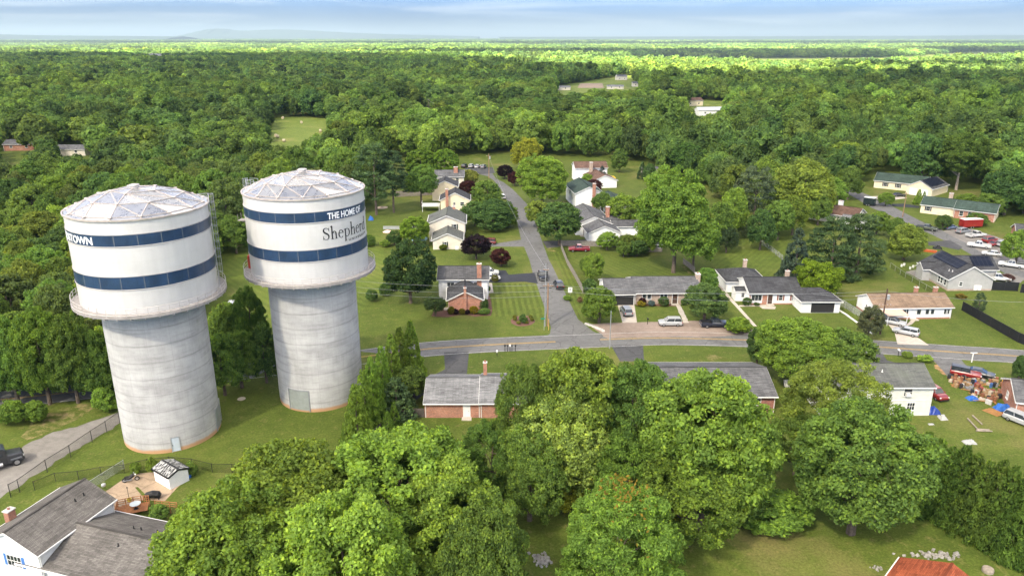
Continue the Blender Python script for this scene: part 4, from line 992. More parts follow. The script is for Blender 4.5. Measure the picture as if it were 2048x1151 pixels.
# the row left of the side road, near to far
def rowhouse(name, label, cx, y0, W_, Ln, ev, rise, wall, roof, wins=(), lean=-.05, **k):
    """gable facing the camera, ridge running away"""
    h = House(name, label, cx, y0 + Ln / 2, math.pi / 2 - lean * -1 if False else math.pi / 2 + .05)
    h.wing(0, 0, Ln, W_, ev, rise, wall, roof, **k)
    for u, z, w, hh, s in wins: h.win('W', -u, z, w, hh, s)
    return h
h = rowhouse('beige_house', 'beige house with small front gable wing and grey roofs behind the purple tree', -18.1, 201.0, 8.0, 9.0, 2.8, 1.8, S_BEIGE, R_MOSS, [(-.6, .9, .6, 1.2, SH_GRN)], goh=.35)
m = MB(h.M); m.box((-4.8, -2.6, .45), (.8, .9, .8)); part('heat_pump', m, WHITE, h.t)
h.wing(9.3, .4, 10.5, 10.2, 5.5, 2.1, S_BEIGE, R_MOSS, goh=.35, oh=.5); h.win('W', -2.3, 3.5, .9, 1.5, SH_GRN); h.wing(17.6, 0.2, 6.5, 8.6, 4.6, 1.9, S_BEIGE, R_GREY); h.chim(-.6, -1.6, 4, 7.4, 1.5, .8)
h = rowhouse('cream_house', 'cream gabled house with tall brick chimney and white deck', -19.3, 247.0, 9.6, 9, 4.3, 2.4, S_CREAM, R_DARK, [(-.2, 2.6, .7, .8, None), (2.4, 2.3, 1.2, 1.2, None)], goh=.3); h.chim(-4.8, 2.6, 0, 8.0, 1.5, .9)
m = MB(h.M); m.box((-1.0, 8.2, 1.9), (4.0, 6.0, .25)); dk = part('deck', m, WHITE, h.t)
m = MB(h.M)
for k in range(9): m.bar((-3 + (4 if k > 5 else 0) * 0, 5.3 + k * .7, 2.0), (-3, 5.3 + k * .7, 3.0), .08)
m.bar((-3, 5.2, 3.0), (-3, 11.2, 3.0), .1); m.bar((-3, 11.2, 3.0), (1, 11.2, 3.0), .1); m.bar((-3, 5.2, 2.5), (-3, 11.2, 2.5), .07)
for y_ in (5.4, 11.0): m.bar((-2.9, y_, 0), (-2.9, y_, 2), .14)
part('deck_railing', m, WHITE, dk)
h = rowhouse('cream_house', 'cream gabled house behind the one with the white deck', -24.3, 266.0, 9.0, 9, 5.2, 2.0, S_CREAM, R_DARK, [], goh=.3)
h = House('grey_roof_house', 'farthest house of the row, with grey roof and red chimney', -24.2, 291.0, 0.04); h.wing(0, 0, 11, 8, 5.0, 1.8, S_BEIGE, R_GREY); h.chim(2.4, -1.5, 5, 8.2, 1.6, 1.0); h.win('S', -2, 3.2, 1, 1.2); h.win('S', 3, 3.2, 1, 1.2)
# houses right of the side road
h = House('white_gabled_house', 'white gabled house with long grey roof right of the side road', 24.6, 222.0, math.pi / 2 + .10)
h.wing(-8.6, -.6, 9.0, 9.2, 2.8, 1.9, S_WHITE, R_GREY, goh=.3, oh=.4); h.door('N', 2.5, 1.0, 2.1, D_WOOD)
h.wing(4.6, .6, 18.5, 11.0, 3.2, 2.2, S_WHITE, R_GREY, goh=.3, oh=.45); h.chim(-4.2, -5.0, 3, 7.2, 1.3, 1.0); h.wing(-3.4, -11.5, 13.0, 6.0, 2.7, 1.1, S_WHITE, R_MID, rz=math.pi / 2 - .08); h.wing(.5, -6.2, 5.5, 5, 2.9, 1.5, S_WHITE, R_MID, rz=math.pi / 2)
h = House('green_roof_house', 'white house with dark green roof and tall brick chimney', 27.5, 262.0, math.pi / 2 + .12)
h.wing(0, 2.2, 17, 9.4, 5.4, 2.1, S_WHITE, R_GREEN, goh=.35); h.chim(-8.9, -1.6, 0, 8.6, 1.3, .9); h.win('N', 2, 3.2, .9, 1.2); h.win('N', -3, 3.2, .9, 1.2); h.win('N', -6, 3.2, .9, 1.2)
h.wing(-8.5, -6.0, 12, 9, 2.8, 1.9, S_WHITE, R_GREEN, goh=.35); h.door('W', 3.3, 1.0, 2.1, D_WOOD)
h = House('brown_roof_house', 'house with reddish brown roofs behind the big maple', 31.0, 300.0, .08)
h.wing(1.5, 8, 13, 9, 5.6, 1.8, S_WHITE, R_BROWN); h.wing(3.6, -3, 15, 9.5, 3.0, 2.0, S_WHITE, R_BROWN, rz=math.pi / 2 + .1); h.chim(5.5, 2, 3, 8, 1.6, 1.0, BRICKP)
# hill road
h = House('cream_ranch_house', 'cream ranch house with solar panel roof and white garage doors', 151.5, 286.0, -.62)
h.wing(-2.0, 3.0, 18, 10, 3.0, 2.3, S_CREAM, R_GREEN, goh=.3); h.win('S', -5, 1, 1.2, 1.3, SH_BLK); h.win('S', -.5, 1, 1.2, 1.3, SH_BLK)
h.wing(7.4, -1.6, 14.5, 9.0, 3.0, 2.4, S_CREAM, R_MID, rz=math.pi / 2 - .25, goh=.3)
h.door('W', 1.9, 2.4, 2.2, GARW, .05, 'garage_door'); h.door('W', -1.9, 2.4, 2.2, GARW, .05, 'garage_door'); panel_on_roof(h, -6.2, 5.6, .15, .95)
h = House('cream_ranch_house', 'cream and brick ranch house with green shingle roof on the hill road', 147.5, 243.0, -.66)
h.wing(-5.5, 1.2, 10.5, 9.5, 2.9, 1.9, S_CREAM, R_GREEN, goh=.3); h.win('S', -3, 1, 1.1, 1.3, SH_BLK); h.chim(2, 3, 3, 6.2, 1.2, .9, BRICKP)
h.wing(5.0, 0, 11.5, 10.0, 3.0, 2.0, BRICK, R_GREEN, goh=.3, gable=S_CREAM)
m = MB(h.M); m.box((5.78, 0, 1.55), (.05, 9.98, 2.8)); part('side_cladding', m, S_CREAM, h.t)
for u in (-3.6, -1.2): h.win('S', u, .9, 1.0, 1.5)
h.win('E', -2.4, 1.2, 1.0, 1.2, SH_BLK); h.win('E', 2.4, 1.2, 1.0, 1.2, SH_BLK)
h = House('brick_ranch_house', 'brick ranch house with charcoal roof beside the crowded gravel lot', 155.5, 207.5, -.42)
h.wing(0, 0, 21, 9.5, 2.7, 1.9, BRICK, R_MID, goh=.35, oh=.55); h.chim(4.5, .8, 3, 6.0, 1.2, .8, BRICKP)
for u in (-3, .5): h.win('S', u, .8, 1.5, 1.3, None, 2, 2)
h.door('S', 4, 1.0, 2.1); h.door('S', -6.5, 1.0, 2.1, D_WOOD)
h = House('brown_roof_house', 'low house with brown roof and white chimney half hidden by trees', 103.5, 237.0, -.72)
h.wing(0, 0, 17, 9, 2.8, 1.9, S_BEIGE, R_BROWN); h.chim(1.5, 1.5, 3, 6, 1.4, 1, S_WHITE)
h.wing(9, -5, 8, 6, 2.4, .8, S_WHITE, R_LIGHT)
# right edge and near right corner
h = House('brick_house', 'orange brick gable end at the right edge above the junk pile', 83.3, 106.4, -.35); h.wing(0, 0, 9.0, 8.5, 2.9, 1.8, BRICK, R_GREY, goh=.2); h.win('W', .4, 1.2, .9, 1.1, None, 3, 2)
e0, e1, r0 = W(1807, 1104, 2.8), W(1773, 1151, 2.8), W(1905, 1125, 4.8); dP = (e1 - e0).normalized(); n_ = Vector((-dP.y, dP.x, 0)); hw_ = abs((r0 - e0).dot(n_)); pm = Vector((r0.x, r0.y, 0)) + dP * 7.0
h = House('red_roof_building', 'building with orange red shingle roof at the near right corner', pm.x, pm.y, math.atan2(dP.y, dP.x))
h.wing(0, 0, 13.6, 2 * hw_ - .7, 2.9, 1.75, BRICKP, R_ORANGE, goh=.2, oh=.35)
# sheds
D_RED = m_plain('brown_red_door', (.16, .05, .04), .7); S_TAUPE = m_siding('taupe_siding', (.34, .29, .25))
h = House('garden_shed', 'white metal shed with black and white patched roof on the patio', -45.2, 86.6, -.62, 'shed')
def m_patchroof():
    t = NT('peeling_roof'); uv = t.n('ShaderNodeUVMap', uv_map='uv').outputs[0]; mp_ = t.n('ShaderNodeMapping'); mp_.inputs['Scale'].default_value = (3.2, .9, 1); t.l(uv, mp_.inputs[0])
    n = t.noise(mp_.outputs[0], 1.5, 5, .7); return t.bsdf(t.mix(t.ramp(n, [(.50, 0.0), (.54, 1.0)]), (.022, .022, .024), (.42, .42, .41)), .85)
h.wing(0, 0, 3.6, 2.7, 1.85, .5, S_WHITE, m_patchroof(), oh=.12, goh=.08, trim=BLACK)
h.door('W', 0, 1.3, 1.65, WHITE, .08, 'shed_door')
m = MB(h.M)
for u in (-.72, .72): m.box((-1.86, u, .95), (.06, .07, 1.8))
part('corner_trim', m, BLACK, h.t)
h = House('garden_shed', 'taupe shed with white corner and brown doors at the far lawn edge', 58.0, 316.0, 0, 'shed'); h.wing(0, 0, 6.4, 4.2, 2.9, 1.1, S_TAUPE, R_GREY); h.door('S', -.9, 1.3, 2.2, D_RED); h.door('S', 1.9, 1.8, 2.2, D_RED); 
h = House('garden_shed', 'small taupe shed with one window below the giant bright tree', 39.4, 200.0, 0, 'shed'); h.wing(0, 0, 3.6, 3.0, 2.4, 1.2, S_TAUPE, R_GREY, rz=0); h.win('S', .9, 1.2, .6, .7)
# far houses in the woods
for (px, py, L, D, ev, wall, roof, ang_, lab) in [(1383, 211, 16, 10, 4.5, S_CREAM, R_BROWN, .3, 'far white house with dark red roof at the meadow edge'), (1418, 230, 20, 9, 4, S_WHITE, m_plain('white_metal_roof', (.42, .43, .45), .5), .15, 'far long white building with white metal roof'),
        (1522, 305, 8, 8, 5, S_WHITE, R_LIGHT, 1.2, 'pale grey roofed house peeking out of the right woods'), (48, 299, 15, 9, 3.4, BRICK, R_MID, .1, 'brick house with dark roof at the far left edge'), (144, 309, 18, 8, 3.2, S_BEIGE, R_GREY, 0, 'long low house with grey roof in the left woods'),
        (186, 300, 6, 5, 4, S_WHITE, R_LIGHT, .5, 'small white gable beside the long low house'), (1242, 160, 14, 9, 5, S_BEIGE, R_GREY, .2, 'distant white building beside the pale dirt lot'), (1276, 173, 14, 8, 4, S_BEIGE, R_GREY, 0, 'distant white farmhouse right of the dirt lot'), (1120, 180, 22, 7, 3, S_BEIGE, R_LIGHT, .1, 'distant long pale shed left of the dirt lot'), (1230, 178, 18, 7, 3, S_BEIGE, R_LIGHT, .0, 'distant low white building below the dirt lot'),
        (655, 306, 6, 4, 3.2, S_WHITE, R_LIGHT, .4, 'small white outbuilding below the hay field'), (283, 118, 60, 20, 10, S_WHITE, R_LIGHT, .1, 'distant white building left of the white cluster'), (318, 119, 40, 20, 10, S_WHITE, R_LIGHT, .4, 'middle building of the distant white cluster'), (358, 120, 40, 18, 10, S_WHITE, R_LIGHT, .2, 'distant white building right of the white cluster'), (318, 163, 20, 12, 7, S_CREAM, R_BROWN, .3, 'distant cream house in the left woods')]:
    q = W(px, py); h = House('far_house', lab, q.x, q.y, ang_); h.wing(0, 0, L, D, ev, D * .2, wall, roof)
    if L < 30: h.win('S', -L * .25, 1.5, 1.2, 1.2); h.win('S', L * .25, 1.5, 1.2, 1.2)

# ------------------------------------------------------------------ vehicles
PAINT = {}
def paint(c):
    if c not in PAINT:
        d = {'white': (.48, .48, .475), 'silver': (.33, .34, .35), 'grey': (.20, .21, .22), 'black': (.014, .015, .017), 'navy': (.012, .018, .032), 'red': (.19, .012, .012), 'maroon': (.14, .018, .026), 'blue': (.03, .07, .22), 'darkred': (.20, .015, .02), 'olive': (.05, .06, .045), 'slate': (.10, .13, .19), 'crimson': (.19, .012, .03), 'yellow': (.6, .33, .03), 'brightblue': (.03, .12, .5)}[c]
        PAINT[c] = m_paint('car_paint_' + c, d)
    return PAINT[c]
VK = {  # length, width, height, hood height, belt, greenhouse base x0,x1, roof x0,x1 (front is +x, fractions of length from the middle)
 'sedan': (4.7, 1.82, 1.45, .88, .95, .24, -.40, .06, -.24), 'suv': (4.65, 1.88, 1.72, 1.05, 1.10, .25, -.48, .10, -.42),
 'wagon': (4.8, 1.85, 1.55, .92, 1.0, .24, -.48, .08, -.42), 'pickup': (5.8, 2.02, 1.92, 1.15, 1.20, .20, -.12, .10, -.10), 'jeep': (4.7, 1.9, 1.85, 1.12, 1.15, .14, -.48, .10, -.47)}
def wheel(parent, x, y, r, w=.24):
    s = 1 if y > 0 else -1; m = MB(Matrix.Translation((x, y, r)) @ Matrix.Rotation(math.pi / 2, 4, 'X'))
    m.lathe([(r * .6, -w / 2), (r * .94, -w / 2), (r, -w * .3), (r, w * .3), (r * .94, w / 2), (r * .6, w / 2)], n=16); wl = part('wheel', m, RUBBER, parent)
    m = MB(Matrix.Translation((x, y, r)) @ Matrix.Rotation(math.pi / 2, 4, 'X')); m.lathe([(0, -w * .42), (r * .62, -w * .40), (r * .62, w * .40), (0, w * .42)], n=12); part('rim', m, CHROME, wl)
def loft(stations):
    """stations (x, half width, z low, z high, top half width); rings of 8 points, closed"""
    m = MB(); n = len(stations)
    for x, hw, zl, zh, tw in stations:
        for y, z in ((-hw * .9, zl), (-hw, zl + .14), (-hw, zh - .16), (-tw, zh), (tw, zh), (hw, zh - .16), (hw, zl + .14), (hw * .9, zl)): m.p((x, y, z))
    for i in range(n - 1):
        for k in range(8): a, b = i * 8 + k, i * 8 + (k + 1) % 8; m.f.append([a, b, b + 8, a + 8])
    m.f.append(list(range(8))); m.f.append(list(range((n - 1) * 8, n * 8))[::-1]); return m
def vehicle(kind, px, py, ang, col, label, cat=None, roofcol=None, bed=None, at=None, name=None, group=None):
    L, Wd, H_, hh, bz, g0, g1, r0, r1 = VK[kind]; q = at or W(px, py); hw = Wd / 2
    cat = cat or {'sedan': 'car', 'suv': 'car', 'wagon': 'car', 'pickup': 'pickup truck', 'jeep': 'car'}[kind]
    t = thing(name or {'pickup': 'pickup_truck'}.get(kind, 'parked_car'), label, cat, (q.x, q.y, .02), ang * D2R, group); P = paint(col)
    X = lambda f: f * L
    wr = .36 if kind in ('pickup', 'jeep') else .33; zl = .30 if kind not in ('pickup', 'jeep') else .42
    rear = bz - .02 if kind != 'pickup' else bz + .02
    st = [(X(.5), hw * .80, zl + .05, hh - .22, hw * .66), (X(.47), hw * .93, zl, hh - .08, hw * .78), (X(.36), hw, zl, hh, hw * .86), (X(g0), hw, zl, bz - .03, hw * .88), (X(0), hw, zl, bz, hw * .9)]
    if kind == 'pickup': st += [(X(g1) - .02, hw, zl, bz, hw * .9)]; b = loft(st)
    else: b = loft(st + [(X(-.36), hw, zl, rear, hw * .9), (X(-.47), hw * .95, zl, rear - .02, hw * .84), (X(-.5), hw * .86, zl + .08, rear - .16, hw * .74)])
    body = part('body', b, P, t)
    if kind == 'pickup':
        m = MB(); x0, x1 = X(g1) - .05, X(-.5); bl = x0 - x1; cx = (x0 + x1) / 2; top = bz
        m.box((cx, 0, zl + .2), (bl, Wd * .96, .35)); 
        for s in (-1, 1): m.box((cx, s * (hw - .08), (zl + .3 + top) / 2), (bl, .15, top - zl - .3))
        part('cargo_bed', m, P, t)
        m = MB(); m.box((x1 + .04, 0, (zl + .35 + top) / 2), (.09, Wd * .9, top - zl - .4)); part('tailgate', m, P, t)
        m = MB(); m.box((cx, 0, (top - .06) if bed == 'cover' else zl + .40), (bl - .12, Wd - .34, .05)); part('bed_cover' if bed == 'cover' else 'bed_floor', m, BLACK, t)
    # greenhouse: glass, roof panel, pillars
    gz = bz - .06; tw, bw = hw * .72, hw * .90; m = MB()
    B = [(X(g0), bw, gz), (X(r0), tw, H_ - .05), (X(r1), tw, H_ - .05), (X(g1), bw, gz)]
    vs = [(x, s * y, z) for x, y, z in B for s in (-1, 1)]
    m.mesh(vs, [(0, 1, 3, 2), (2, 3, 5, 4), (4, 5, 7, 6), (0, 2, 4, 6), (1, 7, 5, 3)]); part('windows', m, GLASS, t)
    RP = paint(roofcol) if roofcol else P; m = MB(); k = .03; xm = (X(r0) + X(r1)) / 2
    V = [(X(r0) + .02, tw + k), (xm, tw + k + .02), (X(r1) - .02, tw + k)]
    for z, sc in ((H_ - .07, 1.0), (H_ - .02, .99), (H_, .86)):
        for x, y in V:
            for s in (-1, 1): m.p((xm + (x - xm) * (1 if sc > .9 else .95), s * y * sc, z + (.012 if x == xm else 0)))
    for l in range(2):
        o = l * 6; ring = [0, 2, 4, 5, 3, 1]
        for i in range(6): a, c = ring[i] + o, ring[(i + 1) % 6] + o; m.f.append([a, c, c + 6, a + 6])
    m.f.append([12, 14, 15, 13]); m.f.append([14, 16, 17, 15]); m.f.append([0, 1, 3, 2]); m.f.append([2, 3, 5, 4]); part('roof', m, RP, t)
    m = MB()
    for s in (-1, 1):
        for (xa, za, ya), (xb, zb, yb) in (((X(g0), gz, bw), (X(r0), H_ - .05, tw)), ((X(g1), gz, bw), (X(r1), H_ - .05, tw)), (((X(g0) + X(g1)) / 2 - .1, gz, bw), (xm - .1, H_ - .05, tw))): m.bar((xa, s * (ya + .012), za), (xb, s * (yb + .012), zb), .07, .05)
    part('pillars', m, RP, t)
    for x in (X(.31), X(-.30)):
        for s in (-1, 1): wheel(t, x, s * (hw - .11), wr)
    for s in (-1, 1):
        m = MB(); m.box((X(.478), s * hw * .70, hh - .24), (.18, .34, .15), -s * .25); part('headlight', m, LAMP, t)
        m = MB(); m.box((X(-.492), s * hw * .80, bz - .22), (.08, .20 if kind != 'pickup' else .14, .22 if kind != 'sedan' else .14)); part('tail_light', m, TAIL, t)
    m = MB(); m.box((X(.488), 0, hh - .36), (.10, hw * .95, .16)); part('grille', m, BLACK, t)
    for s in (-1, 1): m = MB(); m.box((X(.20), s * (hw + .10), bz + .04), (.12, .18, .13)); part('mirror', m, P, t)
    if kind in ('pickup', 'jeep', 'suv'):
        
        for bx_ in (.49, -.495): m = MB(); m.box((X(bx_), 0, zl + .10), (.15, Wd * .92, .2)); part('bumper', m, CHROME if kind == 'pickup' else BLACK, t)
    return t
V = vehicle
V('suv', 1340, 650, 180, 'silver', 'silver SUV parked on the brown gravel pull-off')
V('pickup', 1429, 653, 0, 'navy', 'dark navy pickup with covered bed on the brown gravel pull-off', bed='cover')
V('suv', 1252, 627, 96, 'grey', 'grey SUV on the concrete drive before the open carport')
V('suv', 1117, 574, 99, 'black', 'black SUV driving away up the side road')
V('pickup', 1085, 556, -85, 'black', 'black pickup at the left edge of the side road')
V('suv', 1004, 397, 104, 'white', 'white SUV at the hedge on the upper side road')
V('suv', 976, 488, 176, 'maroon', 'maroon SUV beside the dark purple tree')
V('sedan', 981, 559, 4, 'white', 'white car nearer the brick gable on the dark asphalt drive')
V('suv', 979, 549, 4, 'white', 'white SUV behind the white car on the dark asphalt drive')
V('pickup', 1158, 502, 180, 'crimson', 'crimson old pickup on bare soil by the wood fence')
V('wagon', 1811, 668, 142, 'silver', 'silver wagon on the pale concrete drive near the road')
V('sedan', 1786, 648, -38, 'silver', 'silver car under the tan canopy')
V('jeep', 1930, 753, -32, 'red', 'red off-roader with black top beside the junk pile', roofcol='black')
V('sedan', 1958, 752, -32, 'black', 'black car next to the red off-roader')
V('suv', 1868, 792, -80, 'red', 'red car tucked behind the off-white two storey house')
V('wagon', 1900, 458, 25, 'slate', 'slate blue wagon at the gravel lot entrance')
V('suv', 1926, 466, 22, 'grey', 'grey SUV in front of the red trailer')
V('pickup', 1951, 474, 14, 'white', 'white pickup nearest the brick ranch in the gravel lot')
V('pickup', 1957, 495, 152, 'white', 'white pickup with empty bed at the lot edge by the road')
V('suv', 1979, 484, 20, 'red', 'bright red car parked behind the white pickup')
V('sedan', 1991, 491, 18, 'darkred', 'dark red car in front of the bright red car')
V('sedan', 1983, 511, 150, 'white', 'white sedan parked along the hill road')
V('suv', 2006, 492, 20, 'silver', 'silver car behind the dark red car')
V('pickup', 2022, 534, 148, 'white', 'white pickup with black flatbed at the right frame edge', bed='cover')
V('pickup', 1993, 561, -20, 'white', 'white pickup in the drive of the grey solar house')
V('sedan', 1797, 393, 5, 'black', 'black car before the white garage doors')
V('pickup', 1853, 460, -42, 'olive', 'olive truck half behind the roadside tree', bed='cover')
V('suv', 929, 335, 75, 'black', 'leftmost dark car of the lot at the end of the side road')
V('suv', 943, 335, 75, 'silver', 'silver car second in the lot at the end of the side road')
V('sedan', 955, 335, 75, 'white', 'white car in the lot at the end of the side road')
V('suv', 967, 336, 75, 'grey', 'rightmost dark grey car of the lot at the end of the side road')
V('suv', 1596, 776, 165, 'white', 'white car under the foliage right of the dark brick house')
V('sedan', 1642, 772, 165, 'white', 'second white car deeper under the foliage')
V('suv', 2040, 846, -60, 'silver', 'silver old car at the right frame edge below the brick house')
V('suv', 466, 616, 100, 'white', 'white van seen through the trees between the two towers')
V('suv', 1318, 402, 0, 'white', 'white vehicle at the far lawn edge beyond the giant bright tree')
def boxed(name, label, cat, px, py, ang, L, Wd, H_, mat, z=.55, wheels=2):
    q = W(px, py); t = thing(name, label, cat, (q.x, q.y, 0), ang * D2R); m = MB(); m.box((0, 0, z + H_ / 2), (L, Wd, H_))
    for k in range(5): m.box((L * (k / 4 - .5) * .98, 0, z + H_ / 2), (.06, Wd + .05, H_ - .05))
    part('box_body', m, mat, t); m = MB(); m.box((0, 0, z + H_ + .04), (L + .06, Wd + .06, .08)); part('roof', m, WHITE, t)
    m = MB(); m.box((0, 0, z - .1), (L + .2, Wd * .6, .18)); m.bar((L / 2, .5, z - .1), (L / 2 + 1.3, 0, z - .1), .1); m.bar((L / 2, -.5, z - .1), (L / 2 + 1.3, 0, z - .1), .1); part('chassis', m, BLACK, t)
    for s in (-1, 1):
        for k in range(wheels): wheel(t, -.4 + .8 * k * (1 if wheels > 1 else 0) - .2, s * (Wd / 2 - .02), .34)
    m = MB(); m.box((-L / 2 - .03, 0, z + H_ / 2), (.05, Wd * .9, H_ * .92)); part('rear_door', m, mat, t)
    return t
boxed('box_trailer', 'red enclosed trailer in the crowded gravel lot', 'trailer', 1940, 455, 8, 6.4, 2.3, 2.2, m_paint('trailer_red', (.22, .014, .014)))
boxed('box_trailer', 'dark enclosed trailer standing on the hill road', 'trailer', 1738, 411, -38, 3.6, 2.1, 2.3, m_paint('trailer_black', (.012, .02, .024)))
# black lorry tractor at the left edge
q = W(8, 936); t = thing('lorry_tractor', 'black lorry tractor with round white door emblem on the gravel lane', 'lorry', (q.x - 1.2, q.y, 0), 40 * D2R); P = paint('black')
part('body', loft([(3.5, .75, .55, 1.55, .6), (3.3, .95, .5, 1.75, .72), (1.7, 1.05, .5, 1.9, .8), (1.5, 1.15, .5, 1.95, 1.0)]), m_paint('lorry_hood', (.035, .037, .042)), t)
m = MB(); m.box((.45, 0, 1.75), (2.1, 2.3, 2.1)); m.box((.4, 0, 2.85), (1.7, 2.1, .16)); part('cab', m, P, t)
m = MB(); m.box((1.42, 0, 2.25), (.24, 2.0, .75)); part('windscreen', m, GLASS, t); m = MB()
for s in (-1, 1): m.box((.7, s * 1.14, 2.25), (.95, .06, .7))
part('side_windows', m, GLASS, t); m = MB(); m.box((-2.4, 0, .85), (4.2, 1.0, .3)); part('chassis', m, BLACK, t)
for s in (-1, 1):
    wheel(t, 2.5, s * 1.02, .52, .3); wheel(t, -2.2, s * 1.0, .52, .5); wheel(t, -3.4, s * 1.0, .52, .5)
    m = MB(); m.box((2.5, s * 1.05, 1.12), (1.3, .5, .14)); part('mudguard', m, m_plain('lorry_mudguard', (.10, .105, .115), .35), t)
    m = MB(); m.tube([(-.9, s * 1.05, .8), (.9, s * 1.05, .8)], .32, 12); part('fuel_tank', m, CHROME, t); m = MB(); m.tube([(-.8, s * 1.0, .8), (-.8, s * 1.0, 3.3)], .09, 8); part('exhaust_stack', m, CHROME, t)
    m = MB(); m.box((3.42, s * .7, 1.25), (.16, .3, .25)); part('headlight', m, LAMP, t)
    m = MB(Matrix.Translation((.35, s * 1.165, 1.5)) @ Matrix.Rotation(math.pi / 2, 4, 'X')); m.lathe([(0, -.02), (.3, -.02), (.3, .02), (0, .02)], n=20); part('door_emblem', m, WHITE, t)
# motorcycle
q = W(262, 962); t = thing('motorcycle', 'black motorcycle parked on the tan patio', 'motorcycle', (q.x, q.y, 0.01), 22 * D2R)
for x in (-.72, .78):
    m = MB(Matrix.Translation((x, 0, .32)) @ Matrix.Rotation(math.pi / 2, 4, 'X')); m.lathe([(.2, -.07), (.3, -.07), (.32, 0), (.3, .07), (.2, .07)], n=18); w_ = part('wheel', m, RUBBER, t)
    m = MB(Matrix.Translation((x, 0, .32)) @ Matrix.Rotation(math.pi / 2, 4, 'X')); m.lathe([(0, -.03), (.2, -.04), (.2, .04), (0, .03)], n=12); part('rim', m, CHROME, w_)
m = MB(); m.tube([(-.72, 0, .35), (-.3, 0, .5), (.3, 0, .75), (.5, 0, .85)], [.1, .2, .2, .12], 10); part('frame', m, BLACK, t)
m = MB(); m.tube([(0, 0, .85), (.3, 0, .92), (.52, 0, .84)], [.14, .19, .1], 10); part('fuel_tank', m, BLACK, t); m = MB(); m.tube([(-.72, 0, .74), (-.35, 0, .76), (-.02, 0, .72)], [.09, .16, .1], 10); part('seat', m, RUBBER, t)
m = MB(); m.tube([(0, -.1, .42), (0, .1, .42)], .25, 12); part('engine', m, CHROME, t); m = MB(); m.tube([(.78, 0, .32), (.5, 0, 1.0)], .06, 8); m.tube([(.42, -.38, 1.08), (.52, -.15, 1.02), (.52, .15, 1.02), (.42, .38, 1.08)], .03, 6); part('handlebar', m, CHROME, t)
m = MB(); m.tube([(.56, 0, .95), (.72, 0, .92)], .1, 10); part('headlight', m, LAMP, t); m = MB(); m.tube([(-.95, -.2, .36), (.1, -.2, .3)], .06, 8); part('exhaust', m, CHROME, t)

# ------------------------------------------------------------------ fences, poles, wires, signs
def m_mesh(name, c, dens):
    t = NT(name); p = t.obj(); v = t.noise(p, 60, 2, .6); tr = t.n('ShaderNodeBsdfTransparent'); df = t.n('ShaderNodeBsdfPrincipled'); df.inputs['Base Color'].default_value = c + (1,)
    ms = t.n('ShaderNodeMixShader'); t.l(t.ramp(v, [(.35, dens * .6), (.65, dens * 1.4)]), ms.inputs[0]); t.l(tr.outputs[0], ms.inputs[1]); t.l(df.outputs[0], ms.inputs[2]); t.l(ms.outputs[0], t.out.inputs[0]); return t.m
MESHK, MESHG = m_mesh('black_chain_link', (.015, .016, .015), .13), m_mesh('grey_chain_link', (.42, .43, .42), .25)
def fence(name, label, pts, h, post, panel, step=3.0, kind='link', pr=.035, rails=(1.0,), cat='fence', planks=False):
    """posts and panels along ground points"""
    P = [W(*q) if len(q) == 2 else Vector(q) for q in pts]; t = thing(name, label, cat, P[0]); o = P[0]
    pp = []
    for i in range(len(P) - 1):
        n = max(1, int(round((P[i + 1] - P[i]).length / step)))
        for k in range(n): pp.append(P[i].lerp(P[i + 1], k / n) - o)
    pp.append(P[-1] - o)
    for q in pp[:90]:
        m = MB(); m.tube([q, q + Vector((0, 0, h + .08))], pr, 6); part('post', m, post, t)
    m = MB()
    for r in rails:
        for i in range(len(pp) - 1): m.bar(pp[i] + Vector((0, 0, h * r)), pp[i + 1] + Vector((0, 0, h * r)), pr * 1.1)
    part('rail', m, post, t); m = MB()
    for i in range(len(pp) - 1):
        a, b = pp[i], pp[i + 1]; d = (b - a); nrm = Vector((-d.y, d.x, 0)).normalized() * (.008 if kind == 'link' else .025)
        if planks:
            n = max(2, int(d.length / .16))
            for k in range(n):
                c = a.lerp(b, (k + .5) / n); m.box(c + Vector((0, 0, h / 2 + .02 * ((k * 7) % 3))), (d.length / n * .93, .03, h - .04), math.atan2(d.y, d.x))
        else: m.box((a + b) / 2 + Vector((0, 0, h / 2)), (d.length - .02, .012 if kind == 'link' else .04, h - .06), math.atan2(d.y, d.x))
    part('mesh_panel' if kind == 'link' else 'panel', m, panel, t); return t
fence('chain_link_fence', 'black chain link fence running along the gravel lane', [(22, 994), (40, 984), (95, 944), (142, 914), (185, 884), (214, 865), (240, 846)], 1.9, BLACK, MESHK, 3.2, pr=.05)
fence('chain_link_fence', 'black chain link fence between the patio and the tower yard', [(70, 980), (112, 963), (158, 959), (203, 951), (250, 946), (296, 935), (340, 930), (385, 934), (425, 944), (465, 945), (512, 950)], 1.35, BLACK, MESHK, 3.0, pr=.04)
fence('garden_fence', 'grey wire fence line behind the house and patio', [(175, 983), (249, 936)], 1.3, GALV, MESHG, 4)
fence('plank_fence', 'dark weathered plank fence beside the pale grey roofed brick house', [(798, 834), (853, 834)], 1.55, WOODD, WOODD, 2.4, 'plank', .07, (.3, .85), planks=True)
fence('plank_fence', 'weathered plank fence in shade behind the small green cones', [(788, 842), (766, 862), (738, 890)], 1.7, WOODD, WOODD, 2.4, 'plank', .07, (.3, .85), planks=True)
fence('plank_fence', 'long grey plank fence along the right side of the side road', [(1122, 497), (1135, 530), (1150, 556), (1166, 586)], 1.6, WOODG, WOODG, 2.6, 'plank', .07, (.3, .85), planks=True)
fence('plank_fence', 'grey plank fence beyond the crimson pickup', [(1122, 491), (1200, 493), (1240, 495)], 1.6, WOODG, WOODG, 2.6, 'plank', .07, (.3, .85), planks=True)
fence('plank_fence', 'short pale plank fence below the vine covered tree', [(1366, 527), (1378, 536), (1389, 546)], 1.5, WOODG, WOODG, 2.6, 'plank', .07, (.3, .85), planks=True)
